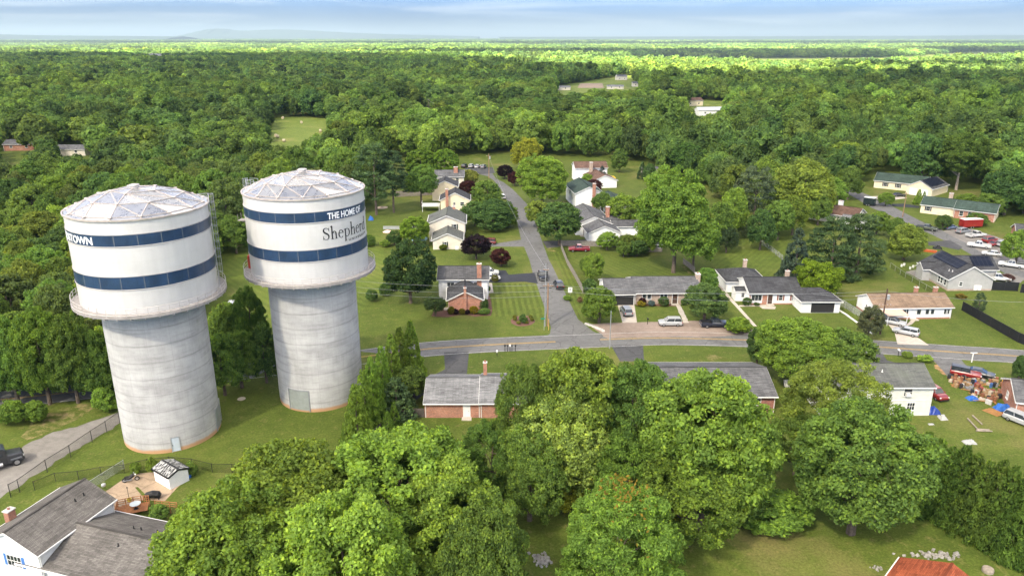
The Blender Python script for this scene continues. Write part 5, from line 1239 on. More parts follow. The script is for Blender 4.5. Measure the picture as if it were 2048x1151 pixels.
fence('plank_fence', 'low grey rail fence in the garden left of the cream houses', [(793, 394), (868, 390)], 2.2, WOODG, WOODG, 3.0, 'plank', .09, (.4, .9), planks=True)
BLK_SCREEN = m_plain('black_windscreen_cloth', (.010, .011, .012), .85, var=.3, scale=.8)
fence('screen_fence', 'black screened fence crossing the right lawn diagonally', [(1923, 620), (1960, 641), (2000, 664), (2035, 684), (2110, 715)], 2.0, BLACK, BLK_SCREEN, 2.6, 'cloth', .05)
fence('screen_fence', 'black privacy fence right of the grey solar house', [(1982, 580), (2035, 582)], 2.1, BLACK, BLK_SCREEN, 2.6, 'cloth', .05)
fence('screen_fence', 'short black privacy fence cut by the right frame edge', [(2040, 585), (2100, 590)], 2.1, BLACK, BLK_SCREEN, 2.6, 'cloth', .05)
fence('wire_fence', 'galvanised fence on a low curb beside the tan roofed house', [(1660, 600), (1690, 616), (1722, 636)], 1.5, GALV, MESHG, 3, pr=.04)
fence('wire_fence', 'galvanised fence at the back of the white ranch lawn', [(1520, 486), (1545, 504), (1565, 520)], 1.3, GALV, MESHG, 3)
fence('wire_fence', 'dark wire fence between the tan roofed and grey solar houses', [(1780, 535), (1810, 556), (1838, 572), (1865, 588)], 1.3, GREYM, MESHK, 3)
m = MB()
for a, b in zip([(1653, 606), (1690, 628)], [(1690, 628), (1745, 668)]): m.bar(W(*a) + Vector((0, 0, .1)), W(*b) + Vector((0, 0, .1)), .3, .24)
solo('garden_curb', m, WHITE, 'low white curb running beside the galvanised fence', 'curb')
m = MB()
rs = random.Random(4)
for k in range(16): q = W(1172 + k * 2.3 + rs.uniform(-1, 1), 648 + k * .75 + (k * .12) ** 2); m.box(q + Vector((0, 0, .12)), (rs.uniform(.4, .7), .4, .35), rs.uniform(0, 3))
solo('edging_stones', m, m_plain('white_stone', (.5, .48, .45), .9), 'row of white edging stones at the road corner', 'stones')
def pole(name, label, px, py, top, r, mat, cat='utility pole', arms=(), trafo=False, extra=None):
    q = W(px, py); h = HT(px, py, top); t = thing(name, label, cat, q); m = MB(); m.tube([(0, 0, -.2), (0, 0, h)], [r, r * .72], 10); part('shaft', m, mat, t)
    for z, L in arms:
        m = MB(); m.box((0, -.12, h - z), (L, .1, .12)); a = part('cross_arm', m, WOODP, t); m = MB()
        for u in (-.45, -.2, .2, .45): m.lathe([(.05, h - z + .06), (.07, h - z + .14), (.04, h - z + .24), (0, h - z + .24)], c=(u * L, -.12, 0), n=6)
        part('insulator', m, GALV, a)
    if trafo: m = MB(); m.lathe([(0, h - 2.2), (.26, h - 2.2), (.28, h - 1.3), (.1, h - 1.2), (0, h - 1.2)], c=(.42, -.05, 0), n=14); part('transformer', m, GALV, t)
    return t, q, h
p1, q1, h1 = pole('utility_pole', 'brown wooden utility pole at the road corner', 1095, 652, 566, .17, WOODP, arms=((.5, 2.2),))
pg, qg, hg = pole('utility_pole', 'tall grey pole close beside the brown wooden pole', 1090, 652, 527, .13, GREYM, arms=((1.2, 1.2),))
m = MB(); m.box((0, 0, hg * .62), (2.4, .1, .1)); part('side_arm', m, BLACK, pg)
m = MB()
for k in range(4): m.lathe([(.12, hg - 2.0 - k * .5), (.16, hg - 1.8 - k * .5), (.1, hg - 1.6 - k * .5)], c=(.25, 0, 0), n=8)
part('insulator', m, BLACK, pg)
p2, q2, h2 = pole('utility_pole', 'dark wooden pole with grey transformer before the tan roofed house', 1760, 668, 577, .17, m_plain('tarred_wood', (.075, .045, .035), .9, var=.3), arms=((3.4, 2.4),), trafo=True)
p3, q3, h3 = pole('lamp_post', 'slender grey post on the verge of the main road', 1219, 696, 621, .11, GREYM, 'post')
p4, q4, h4 = pole('utility_pole', 'utility pole where the side road bends', 978, 357, 307, .17, WOODP, arms=((1.0, 2.0),), trafo=True)
p5, q5, h5 = pole('utility_pole', 'pale pole standing on the hill road verge', 1805, 434, 384, .15, WOODP, arms=((.6, 1.8),))
p6, q6, h6 = pole('utility_pole', 'distant pole carrying a wire over the central woods', 857, 226, 198, .25, BARK_PALE, arms=((.6, 2.4),))
p7, q7, h7 = pole('utility_pole', 'thin pole beside the pale roof in the right woods', 1532, 312, 281, .2, BARK_PALE, arms=((.8, 2.0),))
def wire(a, b, sag, label, r=.022, mat=None):
    a, b = Vector(a), Vector(b); n = 18; m = MB(); m.tube([a.lerp(b, i / n) - Vector((0, 0, sag * 4 * (i / n) * (1 - i / n))) for i in range(n + 1)], r, 4, False)
    solo('overhead_wire', m, mat or GREYM, label, 'wire')
lft = W(560, 690); rgt = W(2250, 690)
for z, nm, s in ((.3, 'top overhead wire from the corner poles to the black-lettered tower side', 1.2), (1.6, 'middle overhead wire from the corner poles to the black-lettered tower side', 1.3), (2.6, 'lowest overhead wire from the corner poles to the black-lettered tower side', 1.5)):
    wire(q1 + Vector((0, 0, h1 - z)), (lft.x, lft.y + 18, h1 - z - .5), s, nm)
wire(q1 + Vector((0, 0, h1 - .3)), q2 + Vector((0, 0, h2 - .5)), 1.2, 'upper overhead wire from the corner poles to the transformer pole')
wire(q1 + Vector((0, 0, h1 - 1.4)), q2 + Vector((0, 0, h2 - 1.9)), 1.4, 'lower overhead wire from the corner poles to the transformer pole')
wire(q2 + Vector((0, 0, h2 - .5)), (rgt.x, rgt.y, h2 - .5), 1.2, 'overhead wire leaving the transformer pole to the right')
wire(qg + Vector((0, 0, hg - 1)), q4 + Vector((0, 0, h4 - 1)), 2.6, 'overhead wire following the side road up to the bend')
wire(q1 + Vector((0, 0, h1 - 1)), W(1392, 565, 4.5), .8, 'service wire from the corner poles to the pale brick ranch')
wire(q2 + Vector((0, 0, h2 - 1)), W(1606, 585, 3.0), .6, 'service wire from the transformer pole to the white ranch house')
wire(q6 + Vector((0, 0, h6 - .6)), W(700, 205, 12), 2, 'distant wire left of the central woods pole', .06)
wire(q6 + Vector((0, 0, h6 - .6)), W(935, 228, 12), 2, 'distant wire right of the central woods pole', .06)
def post_sign(name, label, px, py, h, w, hh, face, cat='sign', pm=None, r=.03, rz=0.0):
    q = W(px, py); t = thing(name, label, cat, q, rz); m = MB(); m.tube([(0, 0, 0), (0, 0, h)], r, 6); part('post', m, pm or GALV, t); m = MB(); m.box((0, -.04, h - hh / 2), (w, .03, hh)); part('panel', m, face, t); return t
t = post_sign('road_sign', 'small white sign on a post beside the side road', 1140, 590, 1.9, .95, 1.25, WHITE)
m = MB(); m.box((0, -.062, 1.42), (.34, .012, .5)); part('symbol', m, GREYM, t)
q = W(1088, 660); t = thing('street_name_sign', 'green street name sign at the road corner', 'sign', q); m = MB(); m.tube([(0, 0, 0), (0, 0, 2.5)], .04, 6); part('post', m, GALV, t); m = MB(); m.box((-.25, -.03, 2.5), (.85, .03, .22)); m.box((0, 0, 2.74), (.03, .8, .22)); part('panel', m, m_plain('sign_green', (.0, .22, .14), .4), t)
m = MB(); m.tube([W(1097, 660), W(1097, 660) + Vector((0, 0, 2.4))], .07, 6); solo('guy_wire_marker', m, YELLOW, 'yellow guy wire marker beside the corner poles', 'marker')
for i, (px, lab) in enumerate([(1010, 'leftmost black mailbox of the roadside group'), (1015, 'black mailbox second from left in the roadside group'), (1020, 'pale mailbox amid the roadside group'), (1024, 'black mailbox right of the pale one'), (1031, 'rightmost black mailbox of the roadside group')]):
    q = W(px, 702); t = thing('mailbox', lab, 'mailbox', q, 0, 'mailboxes at the verge of the main road'); m = MB(); m.tube([(0, 0, 0), (0, 0, 1.05)], .05, 6); part('post', m, BLACK, t); m = MB(); m.lathe([(.0, -.26), (.15, -.26), (.15, .26), (0, .26)], n=10); m.v = [(x, z, y + 1.2) for x, y, z in m.v]; part('box', m, WHITE if i == 2 else BLACK, t)
for px, py, h, mm, lab in ((1295, 648, 1.1, BLACK, 'black mailbox before the pale brick ranch'), (1796, 712, 1.15, WHITE, 'white mailbox at the verge near the off-white house'), (1867, 468, 1.1, BLACK, 'dark mailbox on the hill road verge'), (994, 711, .8, WHITE, 'short white post at the driveway edge')):
    q = W(px, py); t = thing('mailbox', lab, 'mailbox', q, 0); m = MB(); m.tube([(0, 0, 0), (0, 0, h)], .06, 6); part('post', m, BLACK, t); m = MB(); m.lathe([(.0, -.28), (.17, -.28), (.17, .28), (0, .28)], n=10); m.v = [(x, z, y + h + .12) for x, y, z in m.v]; part('box', m, mm, t)
q = W(1943, 724); t = thing('sign_post', 'white T-shaped sign post on the right lawn', 'sign post', q); m = MB(); m.box((0, 0, .95), (.14, .14, 1.9)); part('post', m, WHITE, t); m = MB(); m.box((.1, 0, 1.86), (1.2, .1, .14)); part('arm', m, WHITE, t)

# ------------------------------------------------------------------ patio, deck and garden things
q = W(268, 1022); qd = (q.x, q.y, 0)
t = thing('deck', 'orange stained cedar deck with railings behind the near house', 'deck', qd, .35)
m = MB()
for k in range(14): m.box((-1.65 + k * .25, -.3, .62), (.235, 2.0, .04))
part('decking', m, WOODO, t)
for x0, y0, x1, y1 in ((-1.75, .7, .9, .75), (.9, .75, 1.8, .4), (-1.75, -1.3, -1.75, .7), (2.6, -1.0, 5.2, -2.4)):
    m = MB()
    for z in (1.0, 1.3, 1.6): m.bar((x0, y0, z), (x1, y1, z), .08, .05)
    n = 3
    for i in range(n + 1): m.bar((x0 + (x1 - x0) * i / n, y0 + (y1 - y0) * i / n, 0), (x0 + (x1 - x0) * i / n, y0 + (y1 - y0) * i / n, 1.65), .09)
    part('railing', m, WOODO, t)
for k in range(3): m = MB(); m.box((-.8, .95 + .3 * k, .5 - .2 * k), (1.2, .3, .06)); part('step', m, WOODO, t)
t = thing('round_table', 'round glass table on the orange deck', 'table', (q.x + .5, q.y - .3, .64)); m = MB(); m.lathe([(0, .70), (.62, .70), (.64, .73), (0, .74)], n=24); part('top', m, m_plain('frosted_glass', (.5, .55, .55), .15), t); m = MB(); m.tube([(0, 0, 0), (0, 0, .7)], .05, 6); m.lathe([(.3, 0), (.28, .04), (0, .05)], n=12); part('base', m, BLACK, t)
q = W(307, 997); t = thing('covered_grill', 'black covered grill at the patio edge', 'grill', q, .2); m = MB(); m.tube([(-.95, 0, .45), (-.7, 0, .62), (0, 0, .72), (.7, 0, .6), (.95, 0, .45)], [.2, .42, .5, .44, .22], 12); part('cover', m, BLACK, t); m = MB()
for x in (-.7, .7): m.box((x, 0, .15), (.1, .7, .3))
part('legs', m, BLACK, t)
for px, py, lab in ((218, 1012, 'left patio torch in a planter'), (259, 1001, 'right patio torch with yellow flowers')):
    q = W(px, py); t = thing('patio_torch', lab, 'torch', q); m = MB(); m.lathe([(0, 0), (.22, 0), (.28, .38), (.2, .36)], n=12); part('planter', m, BLACK if px < 240 else m_plain('clay_pot', (.45, .38, .05), .8), t); m = MB(); m.tube([(0, 0, .3), (0, 0, 1.9)], .035, 6); part('pole', m, WOODD, t); m = MB(); m.lathe([(.04, 1.85), (.09, 1.95), (.05, 2.08), (0, 2.1)], n=8); part('head', m, BLACK, t)
q = W(209, 979); t = thing('kettle_grill', 'grey domed kettle grill against the patio fence', 'grill', q); m = MB(); m.lathe([(0, .5), (.26, .6), (.3, .75), (.26, .9), (0, 1.0)], n=16); part('bowl', m, GALV, t); m = MB()
for a in (0, 2.1, 4.2): m.bar((.1 * math.cos(a), .1 * math.sin(a), .6), (.3 * math.cos(a), .3 * math.sin(a), 0), .03)
part('legs', m, BLACK, t)
q = W(378, 954); m = MB(); m.lathe([(0, 0), (.3, 0), (.34, .5), (.3, .52), (.27, .1)], c=q, n=12); solo('blue_tub', m, m_plain('blue_plastic', (.02, .12, .5), .4), 'blue tub beside the patio shed', 'tub')
q = W(483, 797); m = MB(); m.lathe([(0, .06), (.62, .06), (.66, .0)], c=q, n=24); m.lathe([(.3, .065), (.3, .09), (0, .09)], c=q, n=16); solo('manhole_cover', m, CONC, 'pale round manhole cover in the tower yard grass', 'manhole cover')
def rocks(name, label, px, py, n, spread, seed, s=(.25, .6)):
    r = random.Random(seed); q = W(px, py); m = MB()
    for k in range(n):
        a = r.uniform(s[0], s[1]); c = Vector((q.x + r.gauss(0, spread[0]), q.y + r.gauss(0, spread[1]), a * .25)); R = Matrix.Rotation(r.uniform(0, 6), 3, Vector((r.random(), r.random(), r.random())).normalized())
        vs = [c + R @ (Vector(v).normalized() * a * .5 * r.uniform(.75, 1.2)) for v in ((1, 1, 1), (-1, 1, 1), (1, -1, 1), (-1, -1, 1), (1, 1, -1), (-1, 1, -1), (1, -1, -1), (-1, -1, -1))]
        m.mesh(vs, [(0, 1, 3, 2), (4, 6, 7, 5), (0, 4, 5, 1), (2, 3, 7, 6), (0, 2, 6, 4), (1, 5, 7, 3)])
    return solo(name, m, m_plain('rock', (.27, .255, .235), .95, var=.4, scale=3), label, 'rocks')
rocks('rock_pile', 'long pile of pale rocks behind the orange red roof', 1865, 1110, 60, (1.6, .35), 1)
rocks('rock_pile', 'small heap of pale rocks on the near lawn', 1752, 1136, 22, (.35, .3), 2, (.15, .35))
rocks('rock_pile', 'brown rock and brush heap under the near trees', 1086, 1120, 60, (.55, .6), 3, (.3, .6))
rocks('rock_pile', 'few pale stones below the dark tree at the lawn edge', 1760, 1050, 10, (.7, .3), 6, (.2, .5))
q = W(1975, 1142); m = MB(); m.lathe([(0, .45), (.55, .45), (.62, .3), (.6, 0)], c=q, n=14); solo('tree_stump', m, BARK_PALE, 'round pale stump near the red roof', 'stump')
# yard of the off-white house: scrap, timber, tarps
JK = [m_plain('junk_' + n_, c, .7, var=.3, scale=3) for n_, c in (('tan', (.26, .17, .09)), ('cream', (.36, .30, .23)), ('rust', (.19, .08, .04)), ('white', (.42, .41, .39)), ('black', (.02, .02, .022)), ('orange', (.30, .15, .05)), ('blue', (.04, .09, .22)), ('grey', (.17, .17, .17)), ('red', (.20, .045, .035)))]
rj = random.Random(11); JN = ['wooden_crate', 'cardboard_box', 'rusty_drum', 'white_bin', 'black_bin', 'stacked_boards', 'blue_crate', 'metal_cabinet', 'red_cabinet']
JL = ['tan wooden crate in the yard junk pile', 'cream cardboard box in the yard junk pile', 'rusty drum in the yard junk pile', 'white bin in the yard junk pile', 'black bin in the yard junk pile', 'orange boards stacked in the yard junk pile', 'blue crate in the yard junk pile', 'grey metal cabinet in the yard junk pile', 'red cabinet in the yard junk pile']
poly = [(1890, 756), (1925, 752), (1960, 760), (2000, 762), (2012, 775), (2003, 800), (1975, 808), (1945, 800), (1935, 785), (1910, 772)]
n = 0
while n < 110:
    px, py = rj.uniform(1888, 2012), rj.uniform(752, 808)
    if not in_poly(px, py, poly): continue
    q = W(px, py); k = rj.choices(range(9), (9, 7, 5, 3, 6, 9, 1, 3, 1))[0]; n += 1; m = MB(); a = rj.uniform(0, 3.1)
    if k in (2, 4): m.lathe([(0, 0), (.27, 0), (.29, .4), (.28, .8), (.1, .82), (0, .82)], n=12)
    elif k == 5:
        for j in range(4): m.box((0, j * .14 - .2, .05 + .04 * j), (rj.uniform(1.2, 2.2), .12, .05), rj.uniform(-.2, .2))
    else:
        s_ = (rj.uniform(.35, 1.0), rj.uniform(.3, .6), rj.uniform(.25, .75)); m.box((0, 0, s_[2] / 2), s_)
        for u in (-1, 1): m.box((u * s_[0] * .36, 0, s_[2] / 2), (.07, s_[1] + .04, s_[2] + .04))
    solo(JN[k], m, JK[k], JL[k], JN[k].replace('_', ' ').split(' ')[-1], 'junk piled in the yard', loc=(q.x, q.y, 0), rz=a)
def tarp(px, py, s, mat, label, seed, name='tarpaulin'):
    r = random.Random(seed); q = W(px, py); m = MB(); n = 8; V_ = []
    for i in range(n + 1):
        for j in range(n + 1):
            u, v = i / n - .5, j / n - .5; e = max(abs(u), abs(v)) * 2; m.p((q.x + u * s[0] + r.uniform(-.08, .08), q.y + v * s[1] + r.uniform(-.08, .08), (s[2] * (1 - e ** 2.5) * r.uniform(.6, 1.1)) + .02))
    for i in range(n):
        for j in range(n): a = i * (n + 1) + j; m.f.append([a, a + n + 1, a + n + 2, a + 1])
    solo(name, m, mat, label, 'tarp')
BLUE_T = m_plain('blue_tarpaulin', (.02, .10, .36), .5); SHEETW = m_plain('white_sheet', (.32, .32, .31), .7)
tarp(2006, 818, (2.6, 1.6, 1.0), BLUE_T, 'bright blue tarp heap below the brick gable', 1); tarp(1945, 798, (1.8, 1.2, .7), BLUE_T, 'small blue tarp at the lower edge of the junk pile', 2)
tarp(1861, 824, (2.6, 1.7, 1.1), m_plain('dark_blue_tarpaulin', (.015, .04, .22), .4), 'dark blue covered heap below the two storey house', 3); tarp(1885, 836, (1.2, 1.4, .6), SHEETW, 'white covered item right of the dark blue heap', 4)
tarp(1939, 885, (1.8, 1.1, .5), SHEETW, 'white sheet lying by the dark hedge', 5); tarp(1862, 848, (.9, .5, .15), SHEETW, 'small white scrap on the grass near the big tree', 6)
tarp(742, 440, (1.6, 1.4, 1.5), BLUE_T, 'blue covered heap in the garden behind the black-lettered tower', 7); tarp(1222, 356, (4.0, 2.2, 1.0), m_plain('yellow_slide', (.62, .42, .03), .4), 'yellow play slide on the far lawn', 8, 'play_slide')
m = MB()
for a, b in (((1935, 838), (1957, 862)), ((1945, 832), (1964, 850)), ((1952, 862), (1984, 864)), ((1953, 859), (1978, 861))): m.tube([W(*a) + Vector((0, 0, .15)), W(*b) + Vector((0, 0, .2))], [.13, .10], 7)
solo('fallen_logs', m, BARK_PALE, 'bare fallen logs lying on the right lawn', 'logs')
m = MB(); q = W(1990, 826)
for j in range(6): m.box((q.x + .3 * j - .8, q.y + .1 * j, .05 + .02 * j), (.25, 2.4, .05), .5)
solo('loose_boards', m, JK[5], 'loose orange boards on the grass below the blue tarp', 'boards')
for px, py, c, lab, nm in ((2012, 768, 'yellow', 'small yellow ride-on mower by the junk pile', 'mower'), (1776, 399, 'brightblue', 'bright blue tractor in front of the cream house', 'tractor'), (1272, 604, 'red', 'red cart in the open carport', 'cart')):
    q = W(px, py); t = thing('ride_on_' + nm if nm == 'mower' else 'garden_' + nm, lab, nm, q, .3); part('body', loft([(.9, .35, .3, .7, .28), (.5, .42, .3, .85, .34), (0, .45, .3, .8, .36), (-.6, .45, .3, .75, .36)]), paint(c), t); m = MB(); m.box((-.25, 0, .95), (.4, .45, .1)); m.box((-.45, 0, 1.15), (.1, .45, .4)); part('seat', m, BLACK, t)
    for x, r_ in ((.6, .25), (-.4, .36)):
        for s in (-1, 1): wheel(t, x, s * .5, r_, .2)
q = W(1836, 537); 
for i, (px, py, lab) in enumerate([(1803, 533, 'white bucket on the gravel patio, left one'), (1808, 531, 'white bucket behind the left one'), (1820, 538, 'white bucket in the middle of the gravel patio'), (1826, 535, 'white bucket nearest the grey house wall')]):
    q = W(px, py); m = MB(); m.lathe([(0, 0), (.22, 0), (.27, .62), (.24, .62), (.2, .1)], n=12); solo('white_bucket', m, WHITE, lab, 'bucket', loc=q)
q = W(1855, 503); m = MB(); m.box((0, 0, .25), (4.5, .9, .5), -.55); m.box((0, 0, .55), (4.3, .7, .12), -.55); solo('orange_canoe', m, m_plain('orange_plastic', (.34, .08, .02), .5), 'orange canoe lying behind the grey solar house', 'canoe', loc=q)
q = W(1880, 497); tarp(1874, 497, (2.2, 1.6, 1.0), BLACK, 'black covered trailer behind the solar roof', 9)
q = W(790, 468); m = MB(); m.box((q.x + 2, q.y + 6, .5), (13, .12, 1.0)); solo('garden_wall', m, GALV, 'low grey wall bounding the pool garden', 'wall')
m = MB(); q = W(838, 478); m.lathe([(0, .55), (2.3, .55)], c=q, n=28); struct('pool_water', m, m_plain('pool_water', (.12, .38, .5), .1)); m = MB(); m.lathe([(2.3, 0), (2.3, .7), (2.45, .7), (2.45, 0)], c=q, n=28); solo('garden_pool', m, m_plain('pool_wall', (.30, .48, .62), .5), 'round blue pool left of the beige house', 'pool')
q = W(776, 476); t = thing('garden_parasol', 'pink and white parasol in the pool garden', 'parasol', q); m = MB(); m.tube([(0, 0, 0), (0, 0, 2.4)], .04, 6); part('pole', m, WHITE, t); m = MB(); m.lathe([(1.5, 1.9), (.8, 2.25), (0, 2.5)], n=8); part('canopy', m, m_plain('parasol_cloth', (.62, .40, .36), .8), t)
q = W(764, 415); m = MB(); m.lathe([(2.0, 0), (2.0, .06), (.5, .06)], c=q, n=24); m.lathe([(.5, .05), (.5, .35), (.4, .35), (.38, .1)], c=q, n=14); solo('fire_pit', m, m_plain('sand', (.46, .36, .26), .9), 'round sandy fire pit circle under the tall pines', 'fire pit')
# hay bales
HAY = m_plain('hay', (.42, .36, .24), .95, var=.25, scale=3)
for px, py, lab in ((566, 238, 'hay bale at the left back edge of the hay field'), (603, 247, 'hay bale at the back of the hay field'), (552, 274, 'leftmost hay bales pair, upper one'), (556, 276, 'leftmost hay bales pair, lower one'), (568, 284, 'hay bale low in the hay field'), (641, 264, 'hay bale at the right edge of the hay field')):
    q = W(px, py); m = MB(); m.lathe([(0, -.7), (.85, -.7), (.9, -.6), (.9, .6), (.85, .7), (0, .7)], n=18); m.v = [(x, z, y + .88) for x, y, z in m.v]; solo('hay_bale', m, HAY, lab, 'hay bale', 'hay bales in the field', loc=q, rz=rj.uniform(0, 3))

# ------------------------------------------------------------------ trees and shrubs one can point at (crown column, top row, foot row, crown width in photo pixels)
T = tree_px
NEARS = [
 ('near', 800, 843, 1130, 330, G_BRI, 'tall bright maple of the near clump, its top just below the arborvitae'),
 ('near', 590, 900, 1180, 340, G_BRI, 'bright maple of the near clump facing the tower yard'),
 ('near', 450, 985, 1290, 300, G_BRI, 'leftmost bright maple of the near clump, beside the taupe roofs'),
 ('near', 905, 930, 1215, 260, G_BRI, 'bright maple at the side of the near clump facing the locust'),
 ('near', 690, 985, 1330, 330, G_BRI, 'lowest bright maple of the near clump at the bottom frame edge'),
 ('near', 960, 1010, 1290, 180, G_MID, 'smaller mid-green tree at the right foot of the near clump'),
 ('feather', 1238, 958, 1235, 270, G_BRI, 'feathery locust tree with orange flush on its top'),
 ('near', 1415, 742, 1050, 310, G_BRI, 'big bright maple before the dark brick house'),
 ('near', 1385, 880, 1090, 200, G_BRI, 'lower bright crown at the foot of the big bright maple'),
 ('feather', 1042, 700, 985, 140, G_MID, 'loose feathery tree hiding the middle of the pale grey roof'),
 ('near', 1145, 686, 965, 225, G_BRI, 'bright tree touching the main road verge'),
 ('near', 1130, 765, 1000, 210, G_LIGHT, 'pale green tree between the two brick houses'),
 ('feather', 1265, 700, 990, 210, G_MID, 'spreading mid-green tree left of the dark brick house'),
 ('feather', 985, 835, 1015, 150, G_MID, 'slender fresh-green tree right of the brick house door'),
 ('near', 1060, 850, 1040, 150, G_MID, 'green tree in the shade of the backyard row'),
 ('feather', 1255, 850, 1040, 170, G_BRI, 'shaded tree behind the feathery locust'),
 ('near', 1728, 800, 1066, 280, G_MID, 'large dark tree with yellow leaf tips left of the conifer hedge'),
 ('feather', 1672, 716, 935, 200, G_OLIVE, 'olive tree left of the off-white two storey house'),
 ('feather', 1600, 820, 950, 130, G_MID, 'small tree right of the dark brick gable'),
 ('near', 1597, 635, 765, 165, G_BRI, 'bright tree at the road edge below the white ranch'),
 ('mid', 1690, 655, 760, 120, G_MID, 'mid-green tree at the road edge right of the bright one'),
 ('feather', 1650, 690, 775, 80, G_BROWN, 'half bare brownish tree over the hidden white cars'),
 ('mid', 1518, 655, 728, 45, G_DARK, 'narrow dark tree at the left of the bright roadside tree'),
]
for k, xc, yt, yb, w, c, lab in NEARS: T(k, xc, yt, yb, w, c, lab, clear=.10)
o = bpy.data.objects  # orange flush on the locust: seed clusters
q = [t for t in o if t.get('label', '').startswith('feathery locust')][0]
r_ = np.random.default_rng(3); cr_ = [c for c in q.children if c.name.startswith('crown')][0]; S_ = cr_.scale; n = 150
cc = np.stack([r_.normal(0, .30, n), r_.normal(-.05, .2, n), np.zeros(n)], 1); cc[:, 2] = np.sqrt(np.clip(.96 - cc[:, 0] ** 2 - cc[:, 1] ** 2, 0, 1)) * .98 + r_.normal(0, .03, n)
Vv, Ff = leaves(cc, unit(cc), .03, r_, .5, .7); me = np_mesh('seed_clusters', Vv, Ff, r_.uniform(.2, .7, n), (LEAF,)); ob = link('seed_clusters', me, q, cr_.location); ob.scale = S_; ob.color = (.26, .17, .03, 1); ob['kind'] = 'stuff'
for i, (xc, yt, yb, w, lab) in enumerate([(822, 640, 752, 66, 'tallest arborvitae at the road end of the row'), (800, 652, 772, 62, 'second arborvitae from the road end of the row'), (783, 668, 790, 66, 'third arborvitae from the road end of the row'), (764, 690, 815, 70, 'fourth arborvitae from the road end of the row'), (744, 712, 840, 74, 'fifth arborvitae from the road end of the row'), (728, 738, 862, 78, 'second nearest arborvitae of the row'), (712, 768, 886, 82, 'nearest arborvitae of the row, by the tower yard')]):
    T('cone', xc, yt, yb, w * .86, G_ARB, lab, cat='arborvitae', name='arborvitae', group='arborvitae row by the black-lettered tower', clear=.01)
T('cone', 775, 822, 868, 34, G_ARB, 'small pointed green cone beside the shaded plank fence', cat='arborvitae', name='arborvitae', clear=.01)
T('cone', 788, 803, 850, 30, G_ARB, 'smaller pointed green cone nearer the brick house', cat='arborvitae', name='arborvitae', clear=.01)
T('mid', 822, 728, 802, 72, G_MID, 'leafy tree tucked between the arborvitae and the driveway', clear=.1); T('spruce', 792, 752, 830, 84, G_PINE, 'soft dark conifer in front of the arborvitae row', cat='conifer', name='conifer_tree', clear=.02)
# dark hedge of conifers bottom right
for i in range(11):
    xc = 1850 + i * 24; T('cone', xc, 862 + i * 9 + (i % 3) * 6, 1006 + i * 13, 88, (.105, .175, .032), ['first', 'second', 'third', 'fourth', 'fifth', 'sixth', 'seventh', 'eighth', 'ninth', 'tenth', 'eleventh'][i] + ' conifer from the left in the dark hedge at lower right', cat='conifer', name='hedge_conifer', group='dark conifer hedge', clear=.01)
T('vshrub', 2050, 1010, 1090, 90, G_BRI, 'bright leafy bush at the right end of the conifer hedge', cat='bush', name='bush', clear=.02)
T('vshrub', 1560, 985, 1050, 150, G_BRI, 'sprawling vine covered bush on the near lawn', cat='bush', name='bush', clear=.0, trunk=False); T('vshrub', 1500, 980, 1040, 90, G_MID, 'darker bush left of the sprawling vine bush', cat='bush', name='bush', clear=.0, trunk=False)
T('vshrub', 1125, 950, 1010, 110, G_YEL, 'yellow-green bush behind the locust', cat='bush', name='bush', clear=.0); T('vshrub', 1320, 1000, 1070, 90, G_YEL, 'yellow-green bush right of the locust', cat='bush', name='bush', clear=.0)
T('vshrub', 895, 895, 935, 50, G_DARK, 'dark bush on the shaded back lawn', cat='bush', name='bush', clear=.0); T('shrub', 215, 1118, 1152, 58, G_OLIVE, 'olive bush against the taupe roofed house', cat='bush', name='bush', clear=.0)
T('shrub', 303, 912, 945, 26, G_BRI, 'green vine on the patio fence below the patio-side tower', cat='bush', name='bush', clear=0, trunk=False); T('shrub', 270, 925, 948, 22, G_BRI, 'small vine on the patio fence left of the other', cat='bush', name='bush', clear=0, trunk=False); T('shrub', 381, 922, 950, 28, G_MID, 'small green bush behind the patio shed', cat='bush', name='bush', clear=0, trunk=False); T('shrub', 315, 1008, 1035, 44, G_MID, 'green bush at the orange deck', cat='bush', name='bush', clear=0, trunk=False)
